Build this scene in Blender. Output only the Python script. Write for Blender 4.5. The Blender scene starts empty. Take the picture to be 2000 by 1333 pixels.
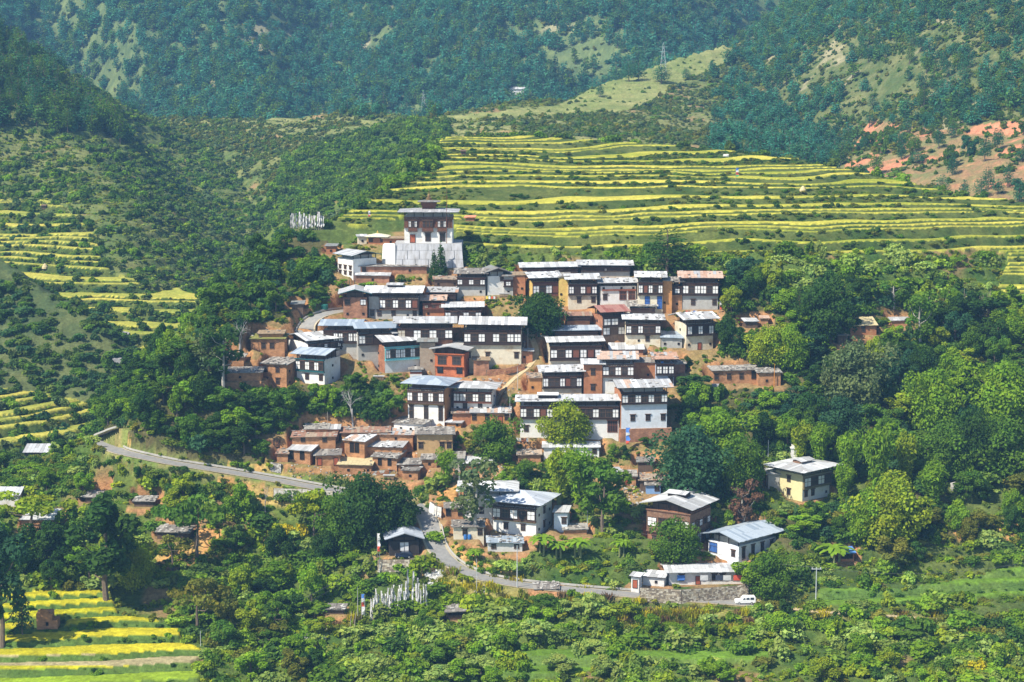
import bpy, math, random, time
import numpy as np
from math import radians as R
T0 = time.time()
RND = random.Random(7)
NR = np.random.RandomState(11)

# ------------------------------------------------------------------ camera, light, exposure
F = 3700.0                      # focal length in pixels of a 2000 px wide frame
PIT = R(8.0)                    # the camera looks 8 degrees down across the valley
CZ = 160.0                      # height of the viewpoint above the datum
CP, SP = math.cos(PIT), math.sin(PIT)
sc = bpy.context.scene
cam = bpy.data.cameras.new('camera'); cam.sensor_width = 36.0
cam.lens = 36.0 * F / 2000.0; cam.clip_start = 1.0; cam.clip_end = 6000.0
camo = bpy.data.objects.new('camera', cam); sc.collection.objects.link(camo)
camo.location = (0, 0, CZ); camo.rotation_euler = (math.pi/2 - PIT, 0, 0)
sc.camera = camo

SUN_EL = R(50.0)
SUN_DIR = (-0.80, -0.60)        # horizontal direction TOWARDS the sun: from the left, a little behind the camera
_n = math.hypot(*SUN_DIR); sx_, sy_ = SUN_DIR[0]/_n, SUN_DIR[1]/_n
world = bpy.data.worlds.new('World'); sc.world = world; world.use_nodes = True
wn = world.node_tree.nodes; wl = world.node_tree.links
bg = wn['Background']; bg.inputs['Strength'].default_value = 0.11
sky = wn.new('ShaderNodeTexSky'); sky.sky_type = 'NISHITA'; sky.sun_disc = False
sky.sun_elevation = SUN_EL; sky.sun_rotation = math.atan2(sx_, sy_)
sky.altitude = 1300.0
wl.new(sky.outputs['Color'], bg.inputs['Color'])
sun = bpy.data.lights.new('sun', 'SUN'); sun.energy = 5.0; sun.angle = R(0.55); sun.color = (1.0, 0.93, 0.80)
suno = bpy.data.objects.new('sun', sun); sc.collection.objects.link(suno)
ce = math.cos(SUN_EL)
from mathutils import Vector, Matrix
suno.rotation_euler = Vector((sx_*ce, sy_*ce, math.sin(SUN_EL))).to_track_quat('Z', 'Y').to_euler()
suno.location = (-200, 0, 400)
sc.view_settings.view_transform = 'Standard'; sc.view_settings.look = 'None'
sc.view_settings.gamma = 1.0; sc.view_settings.use_curve_mapping = False
sc.view_settings.exposure = 0.68
sc.render.engine = 'CYCLES'
cy = sc.cycles
cy.max_bounces = 4; cy.diffuse_bounces = 2; cy.glossy_bounces = 1; cy.transmission_bounces = 2
cy.transparent_max_bounces = 4; cy.volume_bounces = 0; cy.use_denoising = True
try:
    cy.denoiser = 'OPENIMAGEDENOISE'; cy.denoising_prefilter = 'ACCURATE'
except Exception: pass
cy.caustics_reflective = False; cy.caustics_refractive = False
cy.sample_clamp_indirect = 3.0

COL = sc.collection

# ------------------------------------------------------------------ small maths
def ray(u, v):
    """direction of the view ray through photo point (u, v), scaled so that Y = 1"""
    x = (u - 1000.0)/F; y = -(v - 666.5)/F
    Y = CP + y*SP; Z = -SP + y*CP
    return x/Y, Z/Y
def at(u, v, D):
    a, b = ray(u, v)
    return (a*D, D, CZ + b*D)
def to_uv(X, Y, Z):
    Zr = Z - CZ
    dep = Y*CP - Zr*SP
    up = Y*SP + Zr*CP
    return 1000.0 + F*X/dep, 666.5 - F*up/dep, dep
_tab = np.random.RandomState(5).rand(512, 512)
def vnoise(x, y, seed=0):
    x = x + seed*37.13; y = y + seed*91.7
    xi = np.floor(x).astype(int); yi = np.floor(y).astype(int)
    fx = x - xi; fy = y - yi
    fx = fx*fx*(3-2*fx); fy = fy*fy*(3-2*fy)
    g = lambda a, b: _tab[a & 511, b & 511]
    return (g(xi, yi)*(1-fx)*(1-fy) + g(xi+1, yi)*fx*(1-fy) + g(xi, yi+1)*(1-fx)*fy + g(xi+1, yi+1)*fx*fy)
def fbm(x, y, seed=0, oct=4, gain=.5):
    s = 0; a = 1; t = 0
    for k in range(oct):
        s = s + a*(vnoise(x*2**k, y*2**k, seed+k*3)*2-1); t += a; a *= gain
    return s/t
def inpoly(px, py, poly):
    c = np.zeros(np.shape(px), bool)
    n = len(poly)
    for i in range(n):
        x0, y0 = poly[i][:2]; x1, y1 = poly[(i+1) % n][:2]
        if y0 == y1: continue
        m = ((y0 > py) != (y1 > py)) & (px < (x1-x0)*(py-y0)/(y1-y0) + x0)
        c ^= m
    return c
def near_poly(px, py, poly):
    """distance to the polygon outline and the nearest outline point"""
    best = np.full(px.shape, 1e9); bx = np.zeros(px.shape); by = np.zeros(px.shape)
    n = len(poly)
    for i in range(n):
        x0, y0 = poly[i][:2]; x1, y1 = poly[(i+1) % n][:2]
        dx, dy = x1-x0, y1-y0
        t = np.clip(((px-x0)*dx + (py-y0)*dy)/(dx*dx+dy*dy+1e-9), 0, 1)
        qx = x0+t*dx; qy = y0+t*dy
        d = np.hypot(px-qx, py-qy); m = d < best
        best = np.where(m, d, best); bx = np.where(m, qx, bx); by = np.where(m, qy, by)
    return best, bx, by
def sstep(a, b, x):
    t = np.clip((x-a)/(b-a), 0, 1); return t*t*(3-2*t)

# ------------------------------------------------------------------ the terrain
class Slope:
    """one hill: a smooth surface through surveyed points, falling away outside its outline"""
    def __init__(s, pts, outline, fall=0.6):
        P = np.array([at(*p) for p in pts]); s.P = P
        s.outline = [at(*p)[:2] for p in outline]
        s.fall = fall
        n = len(P)
        A = np.zeros((n+3, n+3)); 
        r = np.hypot(P[:, None, 0]-P[None, :, 0], P[:, None, 1]-P[None, :, 1])/100.
        A[:n, :n] = np.where(r > 0, r*r*np.log(r+1e-12), 0) + np.eye(n)*0.02
        A[:n, n] = 1; A[:n, n+1] = P[:, 0]/100; A[:n, n+2] = P[:, 1]/100; A[n:, :n] = A[:n, n:].T
        b = np.zeros(n+3); b[:n] = P[:, 2]
        s.w = np.linalg.solve(A, b)
        s.lo, s.hi = P[:, 2].min()-6, P[:, 2].max()+6
    def base(s, x, y):
        z = s.w[-3] + s.w[-2]*x/100 + s.w[-1]*y/100
        for i, p in enumerate(s.P):
            r = np.hypot(x-p[0], y-p[1])/100. + 1e-9
            z = z + s.w[i]*r*r*np.log(r)
        return np.clip(z, s.lo, s.hi)
    def z(s, x, y):
        ins = inpoly(x, y, s.outline)
        zi = s.base(x, y)
        # outside: the upper envelope of slopes falling away from every point of the outline
        ox, oy = [], []
        n = len(s.outline)
        for i in range(n):
            (x0, y0), (x1, y1) = s.outline[i], s.outline[(i+1) % n]
            m = max(1, int(math.hypot(x1-x0, y1-y0)/7))
            for k in range(m): ox.append(x0+(x1-x0)*k/m); oy.append(y0+(y1-y0)*k/m)
        ox = np.array(ox); oy = np.array(oy); oz = s.base(ox, oy)
        zo = np.full(x.shape, -1e9)
        for a, b, c in zip(ox, oy, oz): zo = np.maximum(zo, c - s.fall*np.hypot(x-a, y-b))
        return np.where(ins, zi, zo)

spine = {1333: 381, 1240: 402, 1150: 421, 1040: 441, 900: 467, 800: 485, 700: 503, 600: 521, 530: 537, 475: 551}
sp = []
for u in (780, 1000, 1300, 1600):
    for v, d in spine.items(): sp.append((u, v, d + (0 if u < 1500 else -1)))
sp += [(u, 400, 592) for u in (800, 1000, 1300, 1600)] + [(u, 340, 655) for u in (900, 1000, 1300)] + [(1600, 350, 640)]
sp += [(0, 1333, 378), (0, 1240, 400), (0, 1150, 421), (0, 1050, 441), (0, 950, 462), (100, 885, 482), (250, 1333, 378), (250, 1150, 423), (250, 1050, 444), (250, 950, 458),
       (190, 862, 471), (240, 832, 466), (250, 900, 462), (300, 760, 476), (350, 700, 486), (400, 602, 503), (470, 512, 532), (560, 456, 556),
       (600, 1333, 380), (600, 1150, 424), (600, 1050, 443), (600, 950, 458), (600, 850, 473), (600, 750, 490), (600, 640, 510), (600, 520, 540),
       (430, 850, 470), (430, 750, 486), (430, 950, 456), (500, 650, 505),
       (620, 428, 566), (700, 402, 588), (780, 332, 652), (860, 268, 738), (1000, 263, 757), (1200, 275, 747), (1400, 290, 732), (1560, 310, 702), (1700, 340, 662), (1850, 373, 627), (2000, 395, 612),
       (2000, 1333, 385), (2000, 1215, 411), (1450, 1175, 416), (2000, 1100, 434), (2000, 1000, 452), (2000, 900, 470), (2000, 800, 488), (2000, 700, 507), (2000, 640, 518), (2000, 560, 535), (2000, 450, 572),
       (2500, 450, 560), (2500, 800, 488), (2500, 1215, 411), (2500, 1500, 345), (1000, 1500, 348), (-500, 1500, 345), (-400, 1100, 430), (-400, 950, 462)]
spur = Slope(sp, [(-500, 925, 468), (0, 905, 476), (110, 882, 482), (185, 860, 473), (240, 830, 466), (300, 760, 477), (350, 700, 487), (400, 600, 504), (470, 510, 533), (560, 454, 557), (620, 425, 567),
                  (700, 400, 589), (780, 330, 653), (860, 267, 739), (1000, 262, 758), (1200, 274, 748), (1400, 289, 733), (1560, 309, 703), (1700, 339, 663), (1850, 372, 628), (2000, 394, 613), (2600, 440, 590),
                  (2600, 1800, 290), (-700, 1800, 290)], 1.15)
leftv = Slope([(0, 875, 515), (100, 855, 525), (200, 810, 552), (0, 780, 548), (150, 720, 590), (250, 650, 625), (300, 600, 650), (400, 590, 655), (420, 520, 690), (450, 480, 730), (0, 700, 596),
               (0, 500, 715), (0, 400, 775), (0, 240, 880), (0, 160, 940), (0, 75, 1010), (100, 140, 975), (200, 225, 925), (300, 290, 885), (400, 370, 830), (450, 430, 790), (100, 400, 770), (200, 400, 760),
               (300, 400, 765), (100, 500, 710), (200, 500, 705), (300, 500, 700), (200, 600, 660), (100, 600, 655), (350, 450, 745), (200, 300, 860), (100, 300, 860), (-500, 900, 505), (-500, 500, 700), (-500, 60, 980)],
              [(-600, 50, 1000), (0, 74, 1012), (100, 139, 977), (200, 224, 927), (300, 289, 887), (400, 369, 832), (450, 429, 792), (490, 500, 720), (440, 620, 640), (330, 700, 590), (260, 800, 545), (200, 880, 515), (0, 910, 500), (-600, 920, 495)], .55)
knoll = Slope([(0, 790, 549), (100, 790, 552), (200, 780, 558), (0, 650, 582), (100, 650, 582), (0, 508, 618), (130, 590, 597), (230, 690, 577), (-500, 790, 545), (-500, 400, 650)],
              [(-600, 400, 655), (-100, 470, 630), (0, 506, 619), (70, 545, 606), (130, 588, 598), (200, 645, 585), (235, 690, 577), (225, 740, 565), (200, 790, 556), (0, 805, 546), (-600, 810, 540)], .7)
upper = Slope([(420, 520, 760), (450, 480, 800), (520, 430, 860), (600, 380, 850), (600, 300, 960), (700, 330, 880), (700, 260, 980), (500, 340, 960), (400, 300, 1040), (300, 240, 1120), (500, 240, 1100), (600, 220, 1100),
               (700, 220, 1080), (800, 238, 1000), (850, 225, 1010), (1000, 207, 1050), (1100, 200, 1070), (1180, 160, 1120), (1300, 120, 1180), (1420, 90, 1250), (1380, 150, 1150), (1250, 200, 1050), (1400, 200, 1080),
               (1500, 240, 1030), (1600, 290, 980), (1300, 260, 950), (1000, 250, 900), (1500, 290, 930), (1640, 310, 960), (300, 330, 1050), (850, 300, 880)],
              [(200, 215, 1160), (400, 235, 1120), (700, 215, 1090), (850, 222, 1015), (1000, 204, 1055), (1100, 195, 1075), (1180, 155, 1125), (1300, 115, 1185), (1420, 88, 1255), (1470, 150, 1190), (1560, 230, 1080),
               (1640, 310, 980), (1600, 345, 800), (1000, 345, 790), (700, 430, 740), (420, 560, 700), (200, 470, 880)], .5)
mp = []
for u in (-700, -100, 400, 800, 1200, 1600, 2000, 2700):
    for v, d in ((360, 1130), (240, 1270), (150, 1380), (60, 1480), (0, 1550), (-150, 1700), (-260, 1800)):
        off = {400: 40, 800: 30, 1200: -50, 1600: 60, -100: -60, 2000: 0}.get(u, 0)
        mp.append((u, v, d + off))
mount = Slope(mp, [(-900, -262, 1810), (2900, -262, 1810), (2900, 365, 1120), (-900, 365, 1120)], .5)
east = Slope([(1600, 320, 930), (1650, 280, 980), (1640, 250, 1000), (1660, 140, 1080), (1720, 0, 1180), (1800, -150, 1330), (1700, 330, 850), (1800, 330, 830), (1900, 380, 770), (2000, 390, 750), (2000, 300, 810),
              (2000, 200, 880), (2000, 100, 950), (2000, 0, 1020), (1850, 250, 880), (1850, 100, 1000), (1850, 0, 1090), (2400, 390, 740), (2400, 0, 960), (2400, -200, 1150), (1750, 200, 970)],
             [(1600, 325, 920), (1640, 250, 1003), (1660, 140, 1083), (1720, 0, 1185), (1800, -200, 1360), (2800, -220, 1200), (2800, 400, 740), (2000, 412, 735), (1850, 402, 750), (1650, 352, 840)], .7)
LAYERS = [spur, leftv, knoll, upper, mount, east]

tcol = np.concatenate([np.linspace(-.42, -.285, 46)[:-1], np.linspace(-.285, .285, 600), np.linspace(.285, .42, 46)[1:]])
rows = np.concatenate([np.arange(290, 380, 1.1), np.arange(380, 780, .6), np.arange(780, 1130, 1.7), np.arange(1130, 1700, 3.4), np.arange(1700, 2300, 14)])
NRW, NCL = len(rows), len(tcol)
cr = rows[np.unique(np.append(np.arange(0, NRW, 5), NRW-1))]; cc = tcol[np.unique(np.append(np.arange(0, NCL, 4), NCL-1))]
CX = cc[None, :]*cr[:, None]; CY = np.repeat(cr[:, None], len(cc), 1)
def upsample(A):
    B = np.empty((len(cr), NCL))
    for i in range(len(cr)): B[i] = np.interp(tcol, cc, A[i])
    idx = np.clip(np.searchsorted(cr, rows, 'right')-1, 0, len(cr)-2)
    t = ((rows - cr[idx])/(cr[idx+1]-cr[idx]))[:, None]
    return B[idx]*(1-t) + B[idx+1]*t
GX = tcol[None, :]*rows[:, None]; GY = np.repeat(rows[:, None], NCL, 1)
ZL = []
for k, L in enumerate(LAYERS):
    z = L.z(CX, CY)
    if k == 1: z += 3.0*fbm(CX/60, CY/60, 3)
    if k == 2: z += 2.0*fbm(CX/30, CY/30, 5)
    if k == 3: z += 4.0*fbm(CX/80, CY/80, 7)
    if k == 4:
        z += 32*(1-np.abs(fbm((CX+.35*CY)/190, CY/420, 9, 3))*3) - 20 + 7*fbm(CX/60, CY/60, 12)
    if k == 5: z += 7*(fbm(CX/90, CY/120, 15)) + 4.5*fbm(CX/32, CY/32, 16)
    ZL.append(z)
# gullies cut into the far mountain
def carve(z, pts, depth, width):
    line = [at(*p)[:2] for p in pts]
    best = np.full(CX.shape, 1e9)
    for (x0, y0), (x1, y1) in zip(line[:-1], line[1:]):
        dx, dy = x1-x0, y1-y0
        t = np.clip(((CX-x0)*dx+(CY-y0)*dy)/(dx*dx+dy*dy), 0, 1)
        best = np.minimum(best, np.hypot(CX-x0-t*dx, CY-y0-t*dy))
    z -= depth*np.exp(-(best/width)**2)
carve(ZL[4], [(300, 230, 1290), (230, 120, 1450), (100, 30, 1560), (60, -150, 1740)], 34, 38)
carve(ZL[4], [(760, 215, 1300), (650, 120, 1430), (620, 20, 1560), (660, -150, 1740)], 34, 40)
carve(ZL[4], [(1600, 320, 1120), (1630, 230, 1240), (1680, 100, 1400), (1640, -20, 1560), (1700, -150, 1700)], 46, 55)
for k_ in (1, 3): carve(ZL[k_], [(300, 300, 1000), (400, 400, 860), (455, 480, 770), (440, 560, 700)], 15, 26)
carve(ZL[0], [(2050, 480, 560), (1700, 650, 505), (1640, 900, 460)], 2.5, 14)
ZC = np.stack(ZL); LID_C = ZC.argmax(0)
Z = upsample(ZL[0]); LID = np.zeros(Z.shape, int)
for k in range(1, 6):
    zk = upsample(ZL[k]); m = zk > Z; Z = np.where(m, zk, Z); LID = np.where(m, k, LID)
Z = np.maximum(Z, CZ-139.)
U, V, _ = to_uv(GX, GY, Z)
print('terrain base', time.time()-T0)

def hit(u, v, z=None):
    """where the view ray through photo point (u, v) first meets the ground"""
    zz = Z if z is None else z
    a, b = ray(u, v)
    c = np.interp(a, tcol, np.arange(NCL)); c0 = int(np.clip(c, 0, NCL-2)); t = c-c0
    col = zz[:, c0]*(1-t) + zz[:, c0+1]*t
    g = col - (CZ + b*rows)
    i = np.argmax(g >= 0)
    if g[i] < 0: i = NRW-1
    if i == 0: return (a*rows[0], rows[0], col[0])
    s = -g[i-1]/(g[i]-g[i-1]+1e-9); D = rows[i-1] + s*(rows[i]-rows[i-1])
    return (a*D, D, CZ + b*D)
def ground(x, y):
    a = x/y
    c = float(np.interp(a, tcol, np.arange(NCL))); r = float(np.interp(y, rows, np.arange(NRW)))
    c0 = min(int(c), NCL-2); r0 = min(int(r), NRW-2); s = c-c0; t = r-r0
    return float((Z[r0, c0]*(1-s)+Z[r0, c0+1]*s)*(1-t) + (Z[r0+1, c0]*(1-s)+Z[r0+1, c0+1]*s)*t)

# ------------------------------------------------------------------ land cover (polygons in photo coordinates, per hill)
COVER = np.array([0, 2, 3, 2, 5, 6])[LID]
# 0 scrub green, 1 rice terraces, 2 olive scrub, 3 dark scrub, 4 meadow, 5 pine forest, 6 open pine, 7 red soil, 8 village earth, 9 broadleaf wood, 10 cut bank, 11 dry grass, 12 valley rice, 13 olive terraces, 14 bright grass, 15 lush bushes
def paint(code, poly, layers):
    m = inpoly(U, V, poly) & np.isin(LID, layers); COVER[m] = code
paint(1, [(850, 262), (1200, 266), (1560, 303), (1850, 365), (2000, 388), (2500, 410), (2500, 610), (2000, 600), (1700, 610), (1500, 600), (1420, 560), (1250, 520), (900, 515), (890, 440), (800, 420), (700, 440), (640, 425), (690, 395), (770, 345)], [0])
paint(4, [(1090, 205), (1170, 150), (1300, 100), (1430, 80), (1430, 120), (1330, 160), (1250, 215), (850, 240), (800, 235)], [3])
paint(13, [(740, 245), (1250, 212), (1330, 190), (1560, 290), (1600, 330), (860, 330)], [3])
paint(13, [(480, 200), (760, 200), (760, 260), (640, 300), (480, 300), (400, 240)], [3])
paint(15, [(560, 300), (780, 240), (880, 240), (860, 330), (700, 400), (620, 430), (560, 470), (430, 560), (430, 440), (520, 400)], [3])
paint(15, [(860, 255), (860, 330), (780, 360), (700, 400), (640, 440), (600, 440), (690, 385), (760, 320)], [0])
paint(1, [(-500, 385), (100, 392), (180, 430), (200, 520), (300, 560), (440, 560), (440, 600), (330, 720), (240, 810), (120, 870), (-500, 920)], [1])
paint(2, [(180, 430), (300, 480), (440, 540), (440, 560), (300, 560), (200, 520)], [1])
paint(7, [(1640, 350), (1660, 300), (1700, 235), (1830, 255), (2000, 235), (2500, 225), (2500, 420), (1850, 420)], [5])
paint(9, [(380, 640), (420, 570), (470, 505), (560, 455), (640, 470), (655, 560), (570, 650), (480, 650), (400, 700)], [0])
paint(9, [(140, 800), (330, 690), (430, 640), (440, 740), (520, 765), (660, 740), (775, 760), (760, 830), (520, 850), (510, 900), (260, 880), (180, 850)], [0])
paint(9, [(1410, 560), (1560, 575), (2500, 610), (2500, 900), (1990, 905), (1700, 930), (1500, 880), (1330, 900), (1320, 780), (1420, 760), (1530, 760), (1400, 690)], [0])
paint(9, [(1330, 880), (1500, 880), (1500, 1000), (1640, 990), (1850, 940), (1870, 1060), (1560, 1080), (1400, 1000), (1340, 960)], [0])
paint(15, [(-500, 900), (200, 870), (420, 940), (640, 985), (800, 1020), (740, 1120), (640, 1200), (700, 1333), (640, 1500), (390, 1500), (390, 1270), (220, 1200), (210, 1150), (-500, 1150)], [0])
paint(15, [(700, 1210), (1250, 1180), (1480, 1200), (2500, 1230), (2500, 1500), (640, 1500)], [0])
paint(15, [(1090, 1010), (1250, 1020), (1250, 1130), (1090, 1130), (1020, 1090)], [0])
paint(8, [(640, 500), (740, 470), (880, 520), (1420, 530), (1410, 690), (1540, 725), (1530, 760), (1330, 765), (1330, 885), (1230, 960), (1190, 960), (1100, 880), (1000, 900), (980, 960), (860, 940), (800, 950), (640, 930), (520, 905), (505, 850), (770, 835), (760, 760), (650, 735), (430, 745), (480, 640), (640, 600)], [0])
paint(8, [(840, 960), (960, 940), (1110, 985), (1110, 1060), (1000, 1085), (880, 1060), (820, 1040)], [0])
paint(8, [(1190, 900), (1330, 930), (1330, 975), (1240, 980)], [0])
paint(10, [(235, 840), (300, 885), (520, 905), (640, 940), (660, 962), (520, 945), (300, 905), (240, 870)], [0])
paint(10, [(420, 940), (640, 972), (640, 988), (540, 985), (440, 985)], [0])
paint(10, [(850, 1040), (880, 1050), (940, 1095), (1010, 1118), (1010, 1138), (930, 1130), (870, 1090)], [0])
paint(10, [(1100, 1140), (1250, 1145), (1250, 1168), (1100, 1160)], [0])
paint(10, [(860, 930), (900, 930), (900, 990), (850, 990)], [0])
paint(10, [(380, 1030), (450, 1030), (450, 1090), (320, 1110), (300, 1090)], [0])
paint(10, [(1850, 1020), (2000, 1010), (2000, 1060), (1870, 1050)], [0])
paint(11, [(1200, 1185), (1340, 1190), (1400, 1180), (1480, 1200), (1450, 1240), (1350, 1220), (1330, 1250), (1210, 1235)], [0])
paint(11, [(620, 1190), (700, 1190), (680, 1240), (620, 1230)], [0])
paint(11, [(860, 1110), (930, 1125), (1050, 1150), (1050, 1175), (860, 1160)], [0])
paint(12, [(-500, 1150), (215, 1150), (228, 1195), (300, 1208), (355, 1226), (350, 1245), (398, 1272), (372, 1296), (392, 1318), (378, 1345), (395, 1500), (-500, 1500)], [0])
paint(14, [(880, 1320), (1050, 1262), (1350, 1265), (1500, 1262), (1500, 1290), (1200, 1300), (1000, 1333), (1000, 1500), (860, 1500)], [0])
paint(14, [(1600, 1150), (1780, 1148), (2000, 1100), (2400, 1090), (2400, 1140), (2000, 1150), (1800, 1170), (1600, 1180)], [0])

# ------------------------------------------------------------------ terraces
def levels(lo, hi, gaps, seed):
    r = random.Random(seed); L = [lo]
    while L[-1] < hi: L.append(L[-1] + r.choice(gaps))
    return np.array(L)
TPH = np.full(Z.shape, -1.0)     # place on the tread, 0..1 (below 0: no terrace)
GAP = np.ones(Z.shape)
SMZ = np.hypot(np.gradient(Z, axis=0)/np.gradient(rows)[:, None], np.gradient(Z, axis=1)/(np.gradient(tcol)[None, :]*rows[:, None]))
COVER[(COVER == 1) & (SMZ > .42)] = 15
def terrace(mask, gaps, seed, tread=.78, crop=.5, warp=.8, wl=45.):
    global Z
    zz = Z + warp*fbm(GX/wl, GY/wl, seed, 3)
    L = levels(Z[mask].min()-3, Z[mask].max()+3, gaps, seed)
    i = np.clip(np.searchsorted(L, zz, 'right')-1, 0, len(L)-2)
    g = L[i+1]-L[i]; t = (zz-L[i])/g
    up = sstep(tread, 1.0, t)
    zt = L[i] + g*up - (zz-Z)
    Z = np.where(mask, zt, Z)
    TPH[mask] = t[mask]/tread
    GAP[mask] = g[mask]
    if crop:
        c = (t > .03) & (t < tread-.06)
        Z = np.where(mask & c, Z+crop, Z)
terrace((COVER == 1) & (LID == 0), [.7, .75, .9, 1.0, 1.3, 1.8, 2.6], 21, .55, .42, 1.7, 48.)
terrace((COVER == 1) & (LID == 1), [1.0, 1.3, 1.6, 2.4, 3.0], 22, .72, .55, 1.6, 40.)
terrace((COVER == 13) | (COVER == 4) & (LID == 3), [1.0, 1.4, 1.8], 23, .6, 0, 1.2, 60.)
terrace(COVER == 12, [1.0, 1.2], 24, .76, .3, 1.4, 60.)
terrace(COVER == 14, [1.5, 1.9], 26, .7, .25, .8, 40.)
m0 = np.isin(COVER, [0, 15, 11]) & (LID == 0) & (TPH < 0)
terrace(m0, [1.8, 2.4, 3.2], 27, .62, 0, 1.6, 40.)
terrace((COVER == 2) & (LID == 1), [2.0, 2.8, 3.5], 28, .5, 0, 2.0, 40.)
Z = Z + np.where(LID >= 3, .9, .3)*fbm(GX/9, GY/9, 31, 3)*np.where(np.isin(COVER, [1, 12, 14]), .25, 1)
print('terraces', time.time()-T0)

# ------------------------------------------------------------------ buildings: surveyed positions
HS = []
def H(label, x0, x1, vb, ve, vm=None, up='dk', pat='W.W', lo='white', lpat='D.D', roof='gx', rc='m', yaw=0, dep=8., ov=1.25, slope=12., span=(0, 1), side='.d.', left=None, right=None,
      cat='house', name='village_house', attic=None, stones=0, base=None, extra=None, zoff=0):
    HS.append(dict(label=label, x0=x0, x1=x1, vb=vb, ve=ve, vm=vm, up=up, pat=pat, lo=lo, lpat=lpat, roof=roof, rc=rc, yaw=yaw, dep=dep, ov=ov, slope=slope, span=span, side=side,
                   left=left, right=right, cat=cat, name=name, attic=attic, stones=stones, base=base, extra=extra, zoff=zoff))
def S(label, x0, x1, vb, ve, wall='mud', lpat='.d.', rc='stone', yaw=0, dep=5.5, cat='shed', name='mud_shed', slope=4., roof='sx', ov=.45, stones=14, side='.', zoff=0, attic=0):
    H(label, x0, x1, vb, ve, None, None, '', wall, lpat, roof, rc, yaw, dep, ov, slope, side=side, cat=cat, name=name, attic=attic, stones=stones, zoff=zoff)

# upper tier
H('white temple tower with dark timber balconies on the grey slab podium', 790, 884, 477, 417, 446, 'temple', '', 'white', 'r.D.r', 'hip', 'tg', 0, 10, 1.8, 6, cat='temple', name='temple_tower', extra='temple')
H('white two storey house with teal edged roof left of the podium', 690, 733, 542, 500, 520, None, '', 'white', '..D', 'gy', 't', 38, 8, 1.1, 12, side='DDD', left='white', extra='twofloor')
S('long red brick outbuilding below the podium, upper of two', 700, 833, 536, 521, 'brick', 'D...d.', 'stone', 0, 4, 'outbuilding', 'brick_outbuilding', stones=8)
S('short red brick outbuilding with pale roof below the long one', 696, 760, 553, 538, 'brick', '.d.', 'm', 0, 4, 'outbuilding', 'brick_outbuilding', stones=0)
S('small red hut on the slope behind the teal roofed white house', 637, 656, 497, 481, 'redmud', 'd', 'dark', 0, 3.5, 'hut', 'small_hut', stones=0)
H('square pavilion with spreading pale roof beside the temple', 719, 752, 477, 463, None, None, '', 'redmud', 'D.D', 'hip', 'cream', 0, 4.5, 1.0, 14, cat='pavilion', name='prayer_pavilion', extra='knob')
S('little whitewashed shrine hut left of the square pavilion', 700, 716, 478, 462, 'cream', 'd', 'm', 10, 3, 'shrine', 'shrine_hut', stones=0)
S('ochre ruined wall block between pavilion and temple', 748, 788, 479, 466, 'redmud', '.d..', 'earth', 0, 3, 'ruin', 'mud_ruin', stones=0)
H('brick and timber house with steep gable left of the grey walled house', 671, 717, 622, 574, 600, 'wall:brick', 'D.W', 'brick', 'd.d', 'gy', 't', 4, 9, 1.4, 15, span=(0, 1))
H('grey walled house with long dark balcony and wide metal roof', 720, 817, 624, 572, 605, 'dkp', 'WDWDWb', 'grey', 'DD.D.dD', 'gx', 'm', -4, 9, 1.5, 12, span=(.22, 1), extra='lantern')
S('small timber shed with pale sheet roof above the striped roofs', 848, 896, 562, 546, 'timber', 'd.d', 'plank', 0, 5, name='timber_shed')
H('narrow dark house with patched sheet roof, upper of two beside the garden', 838, 890, 590, 571, 583, 'dk', '.', 'timber', '...', 'gx', 'u', 0, 6, .8, 16)
H('narrow brown house with patched sheet roof and washing, lower of two', 826, 868, 620, 587, 603, 'br', 'L.L', 'redmud', 'd.', 'gx', 'u', 0, 6, .8, 16)
H('dark timber house with three white windows under a low sheet roof', 869, 940, 632, 600, 625, 'dk', 'W..W.W', 'redmud', '...', 'gx', 'm', 0, 7, 1.0, 12)
H('slate roofed timber house with three white windows below the podium', 893, 948, 578, 535, 558, 'dk', 'W.W.W', 'grey', '..d', 'gx', 'stone', 0, 7, 1.0, 14, stones=30)
H('whitewashed gabled house between slate roof and red mud tower', 953, 990, 577, 533, 553, 'wall:white', '.D', 'white', '..', 'gy', 'dark', 14, 7, 1.1, 18, right='white')
H('small dark house front with white windows beside the red mud tower', 984, 1002, 578, 540, 560, 'dk', 'W', 'grey', 'd', 'sx', 'dark', 0, 5, .6, 6)
H('tall windowless red mud tower at the end of the upper row', 1001, 1026, 577, 538, None, None, '', 'redmud', '.d', 'sx', 'earth', 0, 5, .3, 4, cat='tower', name='mud_tower')
H('orange walled long house topmost left in the upper right row', 1021, 1128, 545, 522, 533, 'dk', '.....', 'orange', '....', 'gx', 'm', 0, 7, 1.0, 12)
H('dark timber long house topmost right against the rice terraces', 1135, 1230, 541, 518, 530, 'dk', '.W.', 'grey', '...', 'gx', 'm', 0, 7, 1.2, 12)
H('yellow ended house with red brown balcony in the upper right row', 1040, 1090, 592, 543, 578, 'br', 'WDWb', 'yellow', '..', 'gx', 'm', 12, 8, 1.3, 12, left='yellow')
H('tall narrow yellow mud house between two white window fronts', 1091, 1111, 592, 541, None, None, '', 'yellow', 'd.', 'sx', 'stone', 0, 6, .3, 4, cat='tower', name='mud_tower')
H('dark balconied house with two small lower windows next to yellow mud', 1110, 1166, 599, 546, 576, 'dk', 'W.W.W', 'cream', '.D.D', 'gx', 'm', 0, 8, 1.1, 12)
H('white house with red brown windows in the middle of the upper right row', 1173, 1243, 595, 553, 567, 'wall:white', 'd..d.d', 'white', 'D.RR', 'gx', 'm', 8, 8, 1.0, 10, extra='band')
H('house with two blue lower windows behind the white red windowed one', 1246, 1294, 616, 542, 576, 'dk', 'W.W.W', 'cream', '.B.B', 'gx', 'm', 0, 8, 1.2, 12)
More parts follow.
